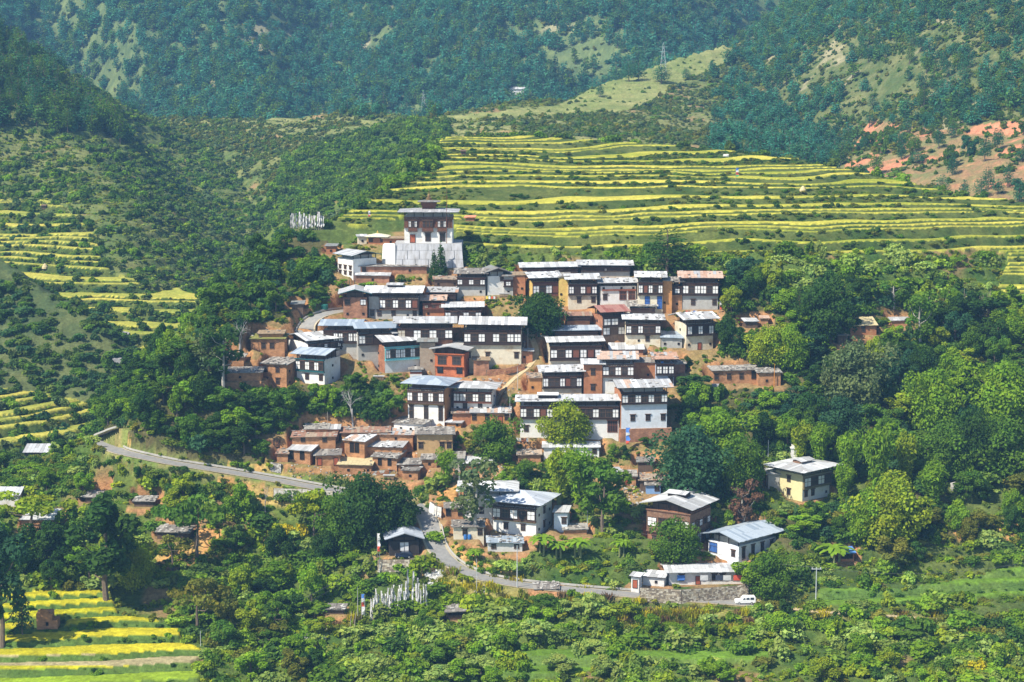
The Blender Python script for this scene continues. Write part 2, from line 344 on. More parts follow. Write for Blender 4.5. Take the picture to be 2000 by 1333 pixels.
H('tall bare orange mud block left of the rust roofed corner house', 1293, 1312, 612, 549, None, None, '', 'orange', 'd.', 'sx', 'stone', 0, 6, .3, 4, cat='tower', name='mud_tower')
H('low mud wing with slate roof joined to the rust roofed corner house', 1312, 1332, 605, 551, 575, 'dk', 'W', 'mud', 'd', 'gx', 'stone', 0, 7, .8, 12, stones=14)
H('wide corner house with rust streaked roof and four white windows', 1333, 1402, 605, 543, 577, 'dk', 'W.WW.W', 'grey', '.D..D', 'gx', 'u', 0, 9, 1.4, 12)
H('house under a dull red painted metal roof', 1177, 1222, 662, 610, 638, 'dk', 'WW.', 'dkt', 'W.W', 'gx', 'r', 18, 8, 1.2, 14, left='brick')
H('slate roofed dark house tucked behind the red roof', 1231, 1279, 618, 598, 610, 'dk', '...', 'grey', '.', 'gx', 'stone', 0, 7, .9, 14, stones=26)
H('dark balconied house on cream base below the slate roof', 1222, 1290, 674, 624, 653, 'dk', 'WDWD.W', 'cream', '.dD.', 'gx', 'm', 0, 8, 1.2, 10)
H('low hut with two white windows left of the red roofed house', 1107, 1152, 639, 617, 626, 'dk', '.W.W', 'redmud', '..', 'gx', 'plank', 0, 6, .7, 10)
H('cream ended house with small red door at the right end of the village', 1340, 1394, 685, 624, 656, 'dk', 'W.W.W', 'cream', 'd.P.d', 'gx', 'm', 18, 8, 1.5, 13, left='cream')
S('lean-to with blue grey roof between cream base and small red door house', 1292, 1332, 680, 660, 'grey', 'd.d', 'b', 0, 5, 'lean-to', 'lean_to', stones=0, slope=10)
H('dark gabled house with green grey roof above the path tree', 1085, 1168, 660, 645, 654, 'dk', '...', 'brick', '...', 'gx', 'b', 0, 6, 1.0, 12)
H('long dark house with flat pale roof and five windows above the path', 1074, 1175, 714, 668, 704, 'dk', 'W.W.W.W', 'cream', '..', 'gx', 'm', 5, 8, 1.0, 9, left='cream')
S('low shed with pale roof between long house and red base', 1192, 1256, 694, 683, 'brick', 'D.D.', 'm', 0, 5, stones=0, slope=10)
H('rust patched roof house joined to the right of the large balcony house', 1281, 1316, 755, 701, 732, 'dk', 'WWW', 'blue', '..D', 'gx', 'u', 0, 8, 1.2, 12)
H('orange brick block with one tiny window between the two patched roofs', 1237, 1283, 745, 708, None, None, '', 'redmud', '..d.', 'sx', 'stone', 0, 6, .4, 3)
H('large balcony house with patched white roof, red cloth in its windows', 1177, 1237, 768, 701, 736, 'dkp', 'WDWDW', 'white', '...d.', 'gx', 'mu', 0, 9, 1.5, 12)
S('rounded brick store at the right end behind the patched roofs', 1316, 1338, 730, 711, 'brick', '..', 'stone', 0, 4, 'store', 'brick_store')
H('slim brick house with two dark windows one above the other', 1140, 1176, 770, 711, None, None, '', 'redmud', '.D.', 'gx', 'm', 0, 7, .9, 10, extra='stack')
H('dark timber house with three white windows above the long white roof', 1060, 1136, 772, 726, 758, 'dkw', 'W..W..W', 'cream', '..', 'gx', 'm', 4, 8, 1.1, 12, left='cream')
S('orange mud annex left of the three windowed timber house', 1034, 1058, 768, 738, 'orange', 'd.', 'plank', 0, 5, 'annex', 'mud_annex')
H('very long low house with white roof behind the rounded tree', 1016, 1208, 856, 783, 818, 'dk', 'WDWbWDWbWDDWDDW', 'white', 'D.D.D..R', 'gx', 'm', 0, 8, 1.2, 9, extra='dormer')
H('tall white house on red brick footing at the right of the long roof', 1213, 1303, 838, 757, 789, 'dk', 'WDWDWDW', 'whiteshade', '.D.D.D', 'gx', 'mu', 8, 9, 1.5, 11, left='redmud', base='brick')
# left group
H('dark timber house with bluish roof at the left end beside the lane', 632, 700, 690, 636, 670, 'dk', '..WW.WW', 'grey', '.d.', 'gx', 'b', 0, 8, 1.3, 11)
H('house with bluish roof and grey corner pier between lane house and turquoise', 700, 768, 705, 642, 674, 'dk', 'WD.D.', 'grey', 'd...', 'gx', 'b', 14, 8, 1.3, 11, left='grey')
H('dark balcony house with four white windows on red brick base', 777, 884, 703, 631, 663, 'dk', 'L.W.W.W', 'brick', '...D', 'gx', 'm', 0, 8, 1.3, 12)
H('large cream based house with broad grey metal roof at the village centre', 906, 1018, 712, 634, 673, 'dk', 'W.W.W.WW', 'cream', 'D.D..D', 'gx', 'm', 0, 9, 1.5, 13, extra='door')
H('white gable ended house with long pale roof in the left cluster', 602, 664, 703, 665, 683, 'dk', '..W.W', 'whitegrey', '...', 'gx', 'm', 34, 11, 1.2, 11, left='white', side='..')
H('small teal painted house with white shutters and blue edged roof', 577, 634, 752, 694, 727, 'teal', 'WDWDWD', 'white', '.D.D', 'gx', 'b', -26, 8, 1.3, 12, right='white')
H('two storey brick house with slate roof left of the teal house', 512, 560, 757, 712, None, None, '', 'mud', 'D.D.', 'sx', 'stone', -18, 7, .6, 4, extra='twofloor', stones=26, side='d.', name='brick_house')
S('low brick cottage with slate roof left of the two storey brick house', 444, 510, 744, 728, 'mud', '.d..', 'stone', 0, 6, 'cottage', 'brick_cottage', stones=22)
S('open fronted brick ruin below the lane, grassy roof', 490, 556, 690, 662, 'mud', '.DD.', 'grass', 0, 6, 'ruin', 'mud_ruin', stones=6)
S('mud store with flat earth roof behind the grassy roofed ruin', 505, 553, 668, 652, 'mud', '..', 'earth', 0, 4, 'store', 'mud_store', stones=6)
S('tiny brick hut with pale roof left of the grassy roofed ruin', 446, 476, 709, 698, 'mud', '..', 'stone', 0, 4, 'hut', 'small_hut')
H('house with turquoise painted balcony on a white base', 752, 818, 729, 668, 704, 'turq', 'WDWWDWD', 'white', '...d', 'gx', 'm', 24, 9, 1.3, 12, left='brick', extra='lantern')
H('grey brown house end between turquoise balcony and orange house', 820, 850, 722, 668, None, None, '', 'mudgrey', '.d', 'gx', 'dark', 0, 7, .8, 10)
H('orange red brick house with low white gable roof', 850, 907, 737, 683, 716, 'orangeb', 'DD', 'redbrick', 'o.o', 'gy', 'm', -14, 8, 1.4, 9, right='redbrick')
S('brick annex with flat roof right of the orange red house', 925, 955, 734, 704, 'brick', '..', 'earth', 0, 5, 'annex', 'brick_annex', stones=6)
S('small brick outhouse leaning on the large cream based house', 1019, 1040, 706, 686, 'redmud', 'd.', 'm', 0, 3, 'outhouse', 'outhouse', stones=0)
H('tiny square chorten with tiled cap in front of the turquoise house', 801, 824, 741, 722, None, None, '', 'white', '.', 'hip', 'stone', 0, 2.6, .5, 20, cat='shrine', name='chorten', extra='redband')
H('house with blue grey hipped roof and barred balcony above the mud sheds', 796, 868, 827, 751, 789, 'dkp', 'WDWDWDW', 'white', 'T.T.T', 'hip', 'b', -14, 9, 1.7, 12, right='orange', extra='frieze')
H('house with red brown balcony right of the blue grey hipped roof', 886, 960, 806, 758, 787, 'br', 'WWDWDW', 'white', 'dDdDd', 'hip', 'm', -8, 8, 1.5, 10)
S('long whitewashed shed with slab roof below the hipped roof', 768, 826, 848, 829, 'whitew', '.d.d.d', 'stone', -22, 6, 'shed', 'white_shed', stones=30)
# mud sheds
S('ruined mud store with plank roof leftmost of the large mud sheds', 571, 655, 869, 853, 'mud', '.D..D.', 'plank', 0, 6, 'store', 'mud_store', stones=16)
S('low mud shed with dark slab roof behind the plank roofed store', 597, 640, 846, 838, 'mud', '..', 'stone', 0, 5, stones=12)
S('small sheet roofed box shed beside the thin leaning pole', 641, 662, 848, 838, 'mud', '.', 'm', 0, 4, stones=0)
S('low shed under loose brown planks below the cut bank', 667, 760, 854, 845, 'mud', '.d..', 'plank', 0, 5, stones=22)
S('two storey mud barn with open loft and pale sheet roof', 672, 712, 896, 862, 'mud', '.OO.', 'mu', -20, 9, 'barn', 'mud_barn', stones=12, zoff=0)
S('mud shed with bluish and rusty roof behind the open loft barn', 740, 806, 864, 849, 'mud', '..d..', 'u', 0, 6, stones=8)
S('flat roofed mud shed with pale speckled roof right of the open loft', 714, 785, 895, 874, 'mud', '....', 'm', -10, 6, stones=12)
S('mud barn with blue white sheet roof alone on the cut bank', 563, 606, 907, 880, 'mud', 'O.O.', 'm', -12, 7, 'barn', 'mud_barn', stones=0)
S('low mud lean-to on the left of the blue white roofed barn', 541, 562, 903, 886, 'mud', '..', 'plank', 0, 4, 'lean-to', 'lean_to', stones=8)
S('small mud shed with two doors right of the blue white roof', 616, 664, 910, 889, 'mud', 'P.P', 'stone', 0, 5, stones=10)
S('mud house with rough slab roof and dark open porch', 727, 775, 918, 894, 'mud', '.O.O.', 'stone', -14, 7, 'house', 'mud_house', stones=40)
S('round cornered mud shed with smooth straw coloured roof', 661, 725, 927, 908, 'mud', '.d..d', 'straw', 0, 6, stones=3)
S('low mud shed with slab roof right of the dark open porch', 778, 820, 921, 907, 'mud', 'd..', 'stone', 0, 5, stones=16)
S('square mud hut with dark slab roof lowest of the mud sheds', 786, 816, 938, 919, 'mud', '.d.', 'stone', -10, 5, 'hut', 'mud_hut', stones=14)
S('square mud hut with one small window below the tan house', 824, 853, 914, 897, 'mud', '.d.', 'stone', 0, 5, 'hut', 'mud_hut', stones=10)
H('tan plastered two storey house above the square mud huts', 815, 884, 888, 848, None, None, '', 'tan', 'D..DD', 'sx', 'stone', 0, 7, .7, 3, extra='door', stones=24, name='plastered_house')
S('orange mud shed with smooth sheet roof beside the white balcony base', 872, 900, 836, 826, 'orange', '.d', 'm', -14, 6, stones=0)
S('orange mud cottage with pale door behind the small round tree', 920, 996, 828, 806, 'orange', 'D.D.PD', 'mu', 0, 6, 'cottage', 'mud_cottage', stones=12)
S('low orange store left of the pale door cottage', 884, 920, 826, 807, 'redmud', '..', 'plank', 0, 6, 'store', 'mud_store', stones=12)
S('grey low shed with wavy slab roof in front of the tan house', 868, 905, 912, 895, 'grey', '..', 'stone', 0, 6, stones=20)
S('tin roofed hut below the leafy tree, wedge of bare earth behind', 900, 960, 925, 905, 'redmud', '...', 'm', 0, 6, 'hut', 'tin_hut', stones=8)
S('small mud store with tile covered roof below the rounded tree', 1012, 1056, 903, 888, 'mud', '..', 'tile', 0, 4, 'store', 'mud_store', stones=26)
S('half hidden shed with tin roof behind the tall bamboo', 1062, 1170, 893, 874, 'white', '.D...D', 'm', 0, 5, stones=10)
S('mud shed with white roof leftmost in the quarry yard', 1200, 1216, 948, 925, 'tan', '.', 'm', 10, 5, stones=0)
S('mud shed with dark doorway beside the white roofed quarry shed', 1218, 1242, 949, 930, 'mud', 'P.', 'stone', 0, 5, stones=8)
S('broad low shed with rough slab roof in the quarry yard', 1250, 1308, 954, 938, 'timber', 'D.D', 'plank', 0, 5, stones=22)
S('patched shelter with blue side panel in the quarry yard', 1262, 1290, 965, 947, 'bluew', '.D', 'stone', 0, 4, 'shelter', 'patched_shelter', stones=10)
S('little brown shed behind the quarry yard', 1246, 1276, 916, 902, 'timber', '..', 'dark', 0, 4, stones=6)
S('long brick cattle shed alone on the slope right of the village', 1393, 1480, 750, 724, 'mud', 'D.D.D.O', 'stone', 8, 5, 'cattle shed', 'cattle_shed', stones=36)
S('lower brick shed joined to the cattle shed, beside the orange pole', 1481, 1525, 754, 728, 'mud', '.d..', 'stone', 0, 5, 'shed', 'cattle_shed', stones=18)
S('mud hut with thatched roof among the trees', 1660, 1712, 655, 636, 'redmud', '.D.', 'straw', 0, 6, 'hut', 'thatched_hut', stones=0, slope=12)
S('dark timber shed at the foot of the thatched hut', 1636, 1656, 672, 655, 'timber', '.', 'dark', 0, 4, stones=0)
S('tiny white roofed shed right of the thatched hut', 1742, 1776, 637, 626, 'mud', '.', 'm', 0, 4, stones=0)
S('shed with pale roof half buried in leaves right of the corner house', 1456, 1480, 641, 628, 'timber', '.', 'm', 0, 4, stones=0)
# lower group
H('house with large grey hipped roof and long barred balcony by the road', 963, 1047, 1048, 983, 1019, 'dkp', 'WDWDW', 'white', '.D.D.', 'hip', 'g', -22, 10.5, 1.9, 13, right='white', side='dDd', extra='frieze')
H('white house with pale hipped roof behind the large grey roof', 905, 1000, 1012, 957, 985, 'wall:white', '..D..', 'white', '.D.D', 'hip', 'm', 0, 9, 1.6, 10)
S('white annex with flat bright roof right of the large grey roof', 1082, 1108, 1034, 1001, 'whiteb', '.D', 'm', -8, 5, 'annex', 'white_annex', stones=0)
S('low stone shed with sagging blue grey roof below the barred balcony', 953, 1020, 1078, 1060, 'whitegrey', 'D.D', 'bs', 0, 4.5, stones=34)
S('cottage with slab roof and two blue barrels in front', 886, 945, 1054, 1029, 'cream', '.D.D', 'stone', 0, 5, 'cottage', 'stone_cottage', stones=26)
S('rough porch with brick posts above the lane bend', 870, 905, 1015, 992, 'mud', 'O.O', 'stone', 0, 4, 'porch', 'brick_porch', stones=12)
S('shelter covered in pale slabs behind the bananas', 1102, 1146, 1044, 1034, 'mud', '..', 'stone', 0, 4, 'shelter', 'slab_shelter', stones=18)
H('black timber barn with pale blue gable roof beside the lane', 761, 818, 1086, 1052, None, None, '', 'blacktimber', '.W.', 'gy', 'g', 8, 8, 1.2, 17, cat='barn', name='timber_barn')
H('three storey timber and brick house with raised roof flap', 1268, 1345, 1078, 992, 1046, 'mixbr', 'WDWW', 'brick', 'D.D', 'gy', 'm', -32, 11, 1.6, 13, right='dkp', side='WDWDW', extra='flap')
H('white house with broad bluish roof at the roadside terrace', 1389, 1442, 1100, 1055, None, None, '', 'whiteshade', 'B.D', 'gy', 'b', -46, 14, 1.6, 13, right='white', side='TTTT', attic=1.5, name='white_house')
H('long low white row house with washing on its veranda', 1307, 1452, 1143, 1117, None, None, '', 'whitew', '.D.P.DD.R', 'gx', 'm', 4, 6, 1.1, 10, cat='row house', name='row_house', attic=.3)
S('white outhouse with sheet roof at the end of the row house', 1256, 1297, 1146, 1128, 'whitew', '..d.', 'm', -16, 4, 'outhouse', 'outhouse', stones=0)
S('narrow white toilet hut leftmost on the stone wall', 1233, 1248, 1150, 1126, 'whitew', 'P', 'm', -20, 2.4, 'hut', 'toilet_hut', stones=0)
H('yellow house with wide white hipped roof on the green slope', 1567, 1628, 980, 918, 955, 'olive', 'WDWD', 'white', 'DD.d', 'hip', 'm', 40, 8.8, 2.3, 7, left='yellowc', side='.D.', extra='open_lantern')
S('small dark grey store at the left of the yellow house', 1500, 1522, 955, 925, 'grey', '..', 'm', 0, 4, 'store', 'grey_store', stones=0)
# left lower
S('small hut with bright metal roof at the far left above the olive trees', 48, 100, 901, 884, 'timber', '..', 'm', 0, 6, 'hut', 'tin_hut', stones=0, slope=9)
S('whitish hut at the left picture edge below the tin hut', -20, 36, 990, 968, 'whitew', '..', 'm', 0, 5, 'hut', 'white_hut', stones=0, slope=9)
S('mud hut with pale roof under the yellowing tree', 42, 104, 1042, 1015, 'mud', '..D', 'm', 0, 6, 'hut', 'mud_hut', stones=0, slope=9)
S('slab roofed shed in the bushes left of the dark tall tree', 166, 200, 982, 971, 'timber', '..', 'stone', 0, 5, stones=14)
S('low dark shed in the bushes right of the dark tall tree', 262, 300, 990, 979, 'timber', '..', 'stone', 0, 4, stones=14)
S('shed with white slab roof above the orange landslip', 306, 368, 1054, 1040, 'timber', '.O.', 'stone', 0, 5, stones=20)
S('broken brick ruin standing in the rice field', 72, 112, 1230, 1192, 'mud', '..', 'none', 6, 4, 'ruin', 'brick_ruin', stones=0, roof='none')
S('roadside shelter roofed with white slabs', 1046, 1090, 1164, 1150, 'timber', 'OO', 'stone', 0, 4, 'shelter', 'road_shelter', stones=26)
S('open shed with pale roof among the bushes below the road', 872, 906, 1212, 1194, 'timber', 'O', 'stone', 0, 4, stones=10)
S('small slab roofed hut left of the leaning prayer poles', 640, 672, 1200, 1190, 'timber', '.', 'stone', 0, 3, 'hut', 'slab_hut', stones=14)
S('small farmhouse with pale roof beneath the conifers on the mountain', 994, 1026, 191, 175, 'white', 'D.D', 'm', 0, 8, 'farmhouse', 'farmhouse', stones=0, slope=10)
S('tiny rusty roofed hut beside the dark pines above the cattle shed', 1486, 1500, 634, 622, 'mud', '.', 'u', 0, 3, 'hut', 'small_hut', stones=0)
S('field shelter with orange tarpaulin right of the temple', 909, 926, 432, 425, 'redmud', '.', 'tarp', 0, 3, 'shelter', 'field_shelter', stones=0)
S('open stall with blue tarpaulin beside the banana plants', 1640, 1668, 1097, 1080, 'redmud', 'O', 'bluetarp', 0, 4, 'stall', 'tarp_stall', stones=0)
S('flat roofed lean-to by the lane below the green tank', 570, 592, 604, 594, 'timber', '.', 'dark', 0, 4, 'lean-to', 'lean_to', stones=0)

PODIUM = dict(x0=768, x1=906, vb=524, vt=477)
def resolve(h):
    if h['yaw'] == 0 and h['roof'] != 'none': h['yaw'] = random.Random(h['label']+'t').uniform(-4.5, 4.5)
    yaw = R(h['yaw']); s0 = 0
    un = h['x0'] if h['yaw'] >= 0 else h['x1']
    p = hit(un, h['vb']+(26 if h['base'] else 0)); h['gz'] = p[2]
    if h['base']: p = (p[0], p[1], CZ+ray(un, h['vb'])[1]*p[1])
    dep_c = to_uv(*p)[2]; s = F/dep_c
    w = (h['x1']-h['x0'])/s/math.cos(yaw)
    c, sn = math.cos(yaw), math.sin(yaw)
    sx = w/2 if h['yaw'] >= 0 else -w/2
    ox = sx; oy = h['dep']/2
    h['w'] = w; h['s'] = s; h['H'] = (h['vb']-h['ve'])/s*1.015
    h['c'] = (p[0]+ox*c-oy*sn, p[1]+ox*sn+oy*c, p[2]); h['near'] = p
# the temple podium first: a level platform that the temple stands on
pz = hit(840, 524); ps = F/to_uv(*pz)[2]
PODIUM.update(x=(hit(837, 524)[0]), y=pz[1], zb=pz[2], w=(906-768)/ps, h=(524-477)/ps, s=ps, dep=15.)
def pad(cx, cyy, zb, w, dep, yaw, m=.7, bl=1.4, floor=None):
    global Z
    rr = math.hypot(w, dep)/2 + m + bl + 1
    r0 = np.searchsorted(rows, cyy-rr); r1 = np.searchsorted(rows, cyy+rr)
    if r1 <= r0: return
    X = GX[r0:r1]-cx; Y = GY[r0:r1]-cyy
    c, sn = math.cos(yaw), math.sin(yaw)
    lx = X*c+Y*sn; ly = -X*sn+Y*c
    d = np.hypot(np.maximum(np.abs(lx)-w/2, 0), np.maximum(np.abs(ly)-dep/2, 0))
    k = 1-sstep(m, m+bl, d)
    Z[r0:r1] = Z[r0:r1]*(1-k) + zb*k
    TPH[r0:r1][k > .5] = -1
    mm = (k > .05)
    cv = COVER[r0:r1]; cv[mm & ~np.isin(cv, [1, 12])] = 8
for h in HS:
    if h['name'] == 'temple_tower':
        zt = PODIUM['zb'] + PODIUM['h']; Dt = PODIUM['y'] + 3.2
        a, b = ray(790, 477); a2, _ = ray(884, 477)
        w = (a2-a)*Dt
        h.update(w=w, s=F/(Dt*CP-(zt-CZ)*SP), c=((a+a2)/2*Dt, Dt+h['dep']/2, zt)); h['H'] = (477-417)/h['s']*1.02; h['near'] = (a*Dt, Dt, zt)
    else: resolve(h)
FOOT = []
for h in sorted(HS, key=lambda h: -h['c'][1]):
    if h['name'] == 'temple_tower': continue
    pad(h['c'][0], h['c'][1], h['gz']-.05, h['w'], h['dep'], R(h['yaw']))
for h in HS: FOOT.append((h['c'][0], h['c'][1], h['w']/2+.9, h['dep']/2+.9, R(h['yaw'])))
pad(PODIUM['x'], PODIUM['y']+PODIUM['dep']/2, PODIUM['zb']-.05, PODIUM['w'], 4, 0, .5, 1)
FOOT.append((PODIUM['x'], PODIUM['y']+PODIUM['dep']/2, PODIUM['w']/2+1, PODIUM['dep']/2+1, 0))
KEEP = []   # picture rectangles of the buildings with their distance, so that scattered plants leave them in view
for h in HS:
    x0, x1 = h['x0'], h['x1']
    sd = h['dep']*abs(math.sin(R(h['yaw'])))*h['s']
    if h['yaw'] > 0: x0 -= sd
    if h['yaw'] < 0: x1 += sd
    KEEP.append((x0-6, x1+6, h['ve']-16, h['vb']-3, h['c'][1]))

# ------------------------------------------------------------------ roads and paths
ROADS = []
ONROAD = np.zeros(Z.shape, bool)
def road(name, label, pts, w, kind, offs=0.0):
    P = [hit(*p) for p in pts]
    # resample
    Q = []
    for a, b in zip(P[:-1], P[1:]):
        n = max(2, int(math.dist(a, b)/1.5))
        for i in range(n): t = i/n; Q.append([a[k]+(b[k]-a[k])*t for k in range(3)])
    Q.append(list(P[-1])); Q = np.array(Q)
    for _ in range(6):
        Q[1:-1] = (Q[:-2]+Q[1:-1]*2+Q[2:])/4
    for _ in range(14): Q[1:-1, 2] = (Q[:-2, 2]+Q[1:-1, 2]*2+Q[2:, 2])/4
    ROADS.append(dict(name=name, label=label, Q=Q, w=w, kind=kind))
    # level the ground under it
    global Z
    r0 = np.searchsorted(rows, Q[:, 1].min()-8); r1 = np.searchsorted(rows, Q[:, 1].max()+8)
    c0 = max(0, np.searchsorted(tcol, (Q[:, 0]/Q[:, 1]).min()-.02)); c1 = np.searchsorted(tcol, (Q[:, 0]/Q[:, 1]).max()+.02)
    X = GX[r0:r1, c0:c1]; Y = GY[r0:r1, c0:c1]
    best = np.full(X.shape, 1e9); bz = np.zeros(X.shape)
    for q0, q1 in zip(Q[:-1], Q[1:]):
        dx, dy = q1[0]-q0[0], q1[1]-q0[1]
        t = np.clip(((X-q0[0])*dx+(Y-q0[1])*dy)/(dx*dx+dy*dy+1e-9), 0, 1)
        d = np.hypot(X-q0[0]-t*dx, Y-q0[1]-t*dy); m = d < best
        best = np.where(m, d, best); bz = np.where(m, q0[2]+t*(q1[2]-q0[2]), bz)
    m1 = w/2+.5; k = 1-sstep(m1, m1+1.5, best)
    Z[r0:r1, c0:c1] = Z[r0:r1, c0:c1]*(1-k)+(bz-.06)*k
    TPH[r0:r1, c0:c1][k > .3] = -1
    cv = COVER[r0:r1, c0:c1]; cv[(k > .6) & (cv != 8)] = 16; ONROAD[r0:r1, c0:c1] |= best < w/2+.75
    ROADS[-1]['mask'] = (r0, r1, c0, c1)
road('road', 'lower', [(795, 975), (822, 992), (842, 1022), (846, 1060), (868, 1098), (930, 1127), (1010, 1143), (1130, 1153), (1250, 1163), (1370, 1172), (1460, 1179), (1520, 1184)], 4.2, 'asphalt')
road('track', 'right track', [(1518, 1186), (1600, 1195), (1700, 1202), (1800, 1208), (1900, 1215), (2060, 1224)], 2.0, 'dirt')
road('road', 'upper', [(246, 836), (222, 843), (200, 852), (192, 859), (202, 868), (228, 878), (262, 889), (330, 904), (430, 919), (540, 938), (640, 957), (700, 968), (795, 975)], 4.0, 'asphalt')
road('lane', 'lane', [(600, 668), (594, 648), (596, 628), (618, 613), (652, 606), (690, 606)], 4.6, 'asphalt')
road('footpath', 'village path', [(1040, 640), (1030, 655), (1048, 672), (1050, 698), (1030, 722), (1000, 738), (984, 752), (972, 775), (968, 792)], 1.6, 'dirt')
print('pads', time.time()-T0)
U, V, DEPC = to_uv(GX, GY, Z)
FREE = np.ones(Z.shape, bool)
for (cx, cyy, hw, hd, yw) in FOOT:
    rr = math.hypot(hw, hd)+1
    r0 = np.searchsorted(rows, cyy-rr); r1 = np.searchsorted(rows, cyy+rr)
    X = GX[r0:r1]-cx; Y = GY[r0:r1]-cyy; c, sn = math.cos(yw), math.sin(yw)
    FREE[r0:r1] &= ~((np.abs(X*c+Y*sn) < hw) & (np.abs(-X*sn+Y*c) < hd))
FREE &= ~ONROAD

# ------------------------------------------------------------------ materials
MATS = {}
def newmat(name):
    m = bpy.data.materials.new(name); m.use_nodes = True
    n = m.node_tree.nodes; l = m.node_tree.links; b = n['Principled BSDF']
    b.inputs['Specular IOR Level'].default_value = .25
    return m, n, l, b
def surf(name, col, rough=.85, var=.25, scale=1.2, stain=None, stain_amt=.5, bump=.0, spec=.2, metal=0., stain_scale=.5, vertical=False):
    if name in MATS: return MATS[name]
    m, n, l, b = newmat(name)
    tc = n.new('ShaderNodeTexCoord'); mp = n.new('ShaderNodeMapping'); l.new(tc.outputs['Object'], mp.inputs['Vector'])
    if vertical: mp.inputs['Scale'].default_value = (1, 1, .25)
    oi = n.new('ShaderNodeObjectInfo')
    ad = n.new('ShaderNodeVectorMath'); ad.operation = 'ADD'; l.new(mp.outputs[0], ad.inputs[0]); l.new(oi.outputs['Location'], ad.inputs[1])
    nz = n.new('ShaderNodeTexNoise'); nz.inputs['Scale'].default_value = scale; nz.inputs['Detail'].default_value = 6; nz.inputs['Roughness'].default_value = .65
    l.new(ad.outputs[0], nz.inputs['Vector'])
    mr = n.new('ShaderNodeMapRange'); mr.inputs[1].default_value = .25; mr.inputs[2].default_value = .75
    mr.inputs[3].default_value = 1-var; mr.inputs[4].default_value = 1+var; l.new(nz.outputs['Fac'], mr.inputs[0])
    mul = n.new('ShaderNodeVectorMath'); mul.operation = 'SCALE'; mul.inputs[0].default_value = col; l.new(mr.outputs[0], mul.inputs['Scale'])
    out = mul.outputs[0]
    if stain:
        n2 = n.new('ShaderNodeTexNoise'); n2.inputs['Scale'].default_value = stain_scale; n2.inputs['Detail'].default_value = 8; n2.inputs['Roughness'].default_value = .7
        l.new(ad.outputs[0], n2.inputs['Vector'])
        m2 = n.new('ShaderNodeMapRange'); m2.inputs[1].default_value = .5; m2.inputs[2].default_value = .68; m2.inputs[4].default_value = stain_amt
        l.new(n2.outputs['Fac'], m2.inputs[0])
        mx = n.new('ShaderNodeMixRGB'); mx.inputs[2].default_value = (*stain, 1); l.new(m2.outputs[0], mx.inputs[0]); l.new(out, mx.inputs[1]); out = mx.outputs[0]
    l.new(out, b.inputs['Base Color'])
    b.inputs['Roughness'].default_value = rough; b.inputs['Specular IOR Level'].default_value = spec; b.inputs['Metallic'].default_value = metal
    if bump:
        bp = n.new('ShaderNodeBump'); bp.inputs['Strength'].default_value = bump; bp.inputs['Distance'].default_value = .08
        l.new(nz.outputs['Fac'], bp.inputs['Height']); l.new(bp.outputs[0], b.inputs['Normal'])
    MATS[name] = m; return m
def brickmat(name, col, mortar, sc_=1.0, bw=.45, bh=.22, var=.5):
    if name in MATS: return MATS[name]
    m, n, l, b = newmat(name)
    tc = n.new('ShaderNodeTexCoord')
    sep = n.new('ShaderNodeSeparateXYZ'); l.new(tc.outputs['Object'], sep.inputs[0])
    a = n.new('ShaderNodeMath'); a.operation = 'ADD'; l.new(sep.outputs[0], a.inputs[0]); l.new(sep.outputs[1], a.inputs[1])
    cmb = n.new('ShaderNodeCombineXYZ'); l.new(a.outputs[0], cmb.inputs[0]); l.new(sep.outputs[2], cmb.inputs[1])
    br = n.new('ShaderNodeTexBrick'); br.inputs['Scale'].default_value = sc_; br.inputs['Brick Width'].default_value = bw; br.inputs['Row Height'].default_value = bh
    br.inputs['Mortar Size'].default_value = .025; br.inputs['Color1'].default_value = (*[c*(1+var*.5) for c in col], 1); br.inputs['Color2'].default_value = (*[c*(1-var*.5) for c in col], 1)
    br.inputs['Mortar'].default_value = (*mortar, 1); l.new(cmb.outputs[0], br.inputs['Vector'])
    nz = n.new('ShaderNodeTexNoise'); nz.inputs['Scale'].default_value = .7; nz.inputs['Detail'].default_value = 7; l.new(tc.outputs['Object'], nz.inputs['Vector'])
    mr = n.new('ShaderNodeMapRange'); mr.inputs[1].default_value = .3; mr.inputs[2].default_value = .7; mr.inputs[3].default_value = .7; mr.inputs[4].default_value = 1.35; l.new(nz.outputs['Fac'], mr.inputs[0])
    mul = n.new('ShaderNodeVectorMath'); mul.operation = 'SCALE'; l.new(br.outputs['Color'], mul.inputs[0]); l.new(mr.outputs[0], mul.inputs['Scale'])
    l.new(mul.outputs[0], b.inputs['Base Color']); b.inputs['Roughness'].default_value = .95; b.inputs['Specular IOR Level'].default_value = .1
    bp = n.new('ShaderNodeBump'); bp.inputs['Distance'].default_value = .05; bp.inputs['Strength'].default_value = .6; l.new(br.outputs['Fac'], bp.inputs['Height']); bp.invert = True
    l.new(bp.outputs[0], b.inputs['Normal'])
    MATS[name] = m; return m
OCH = (.42, .27, .13)
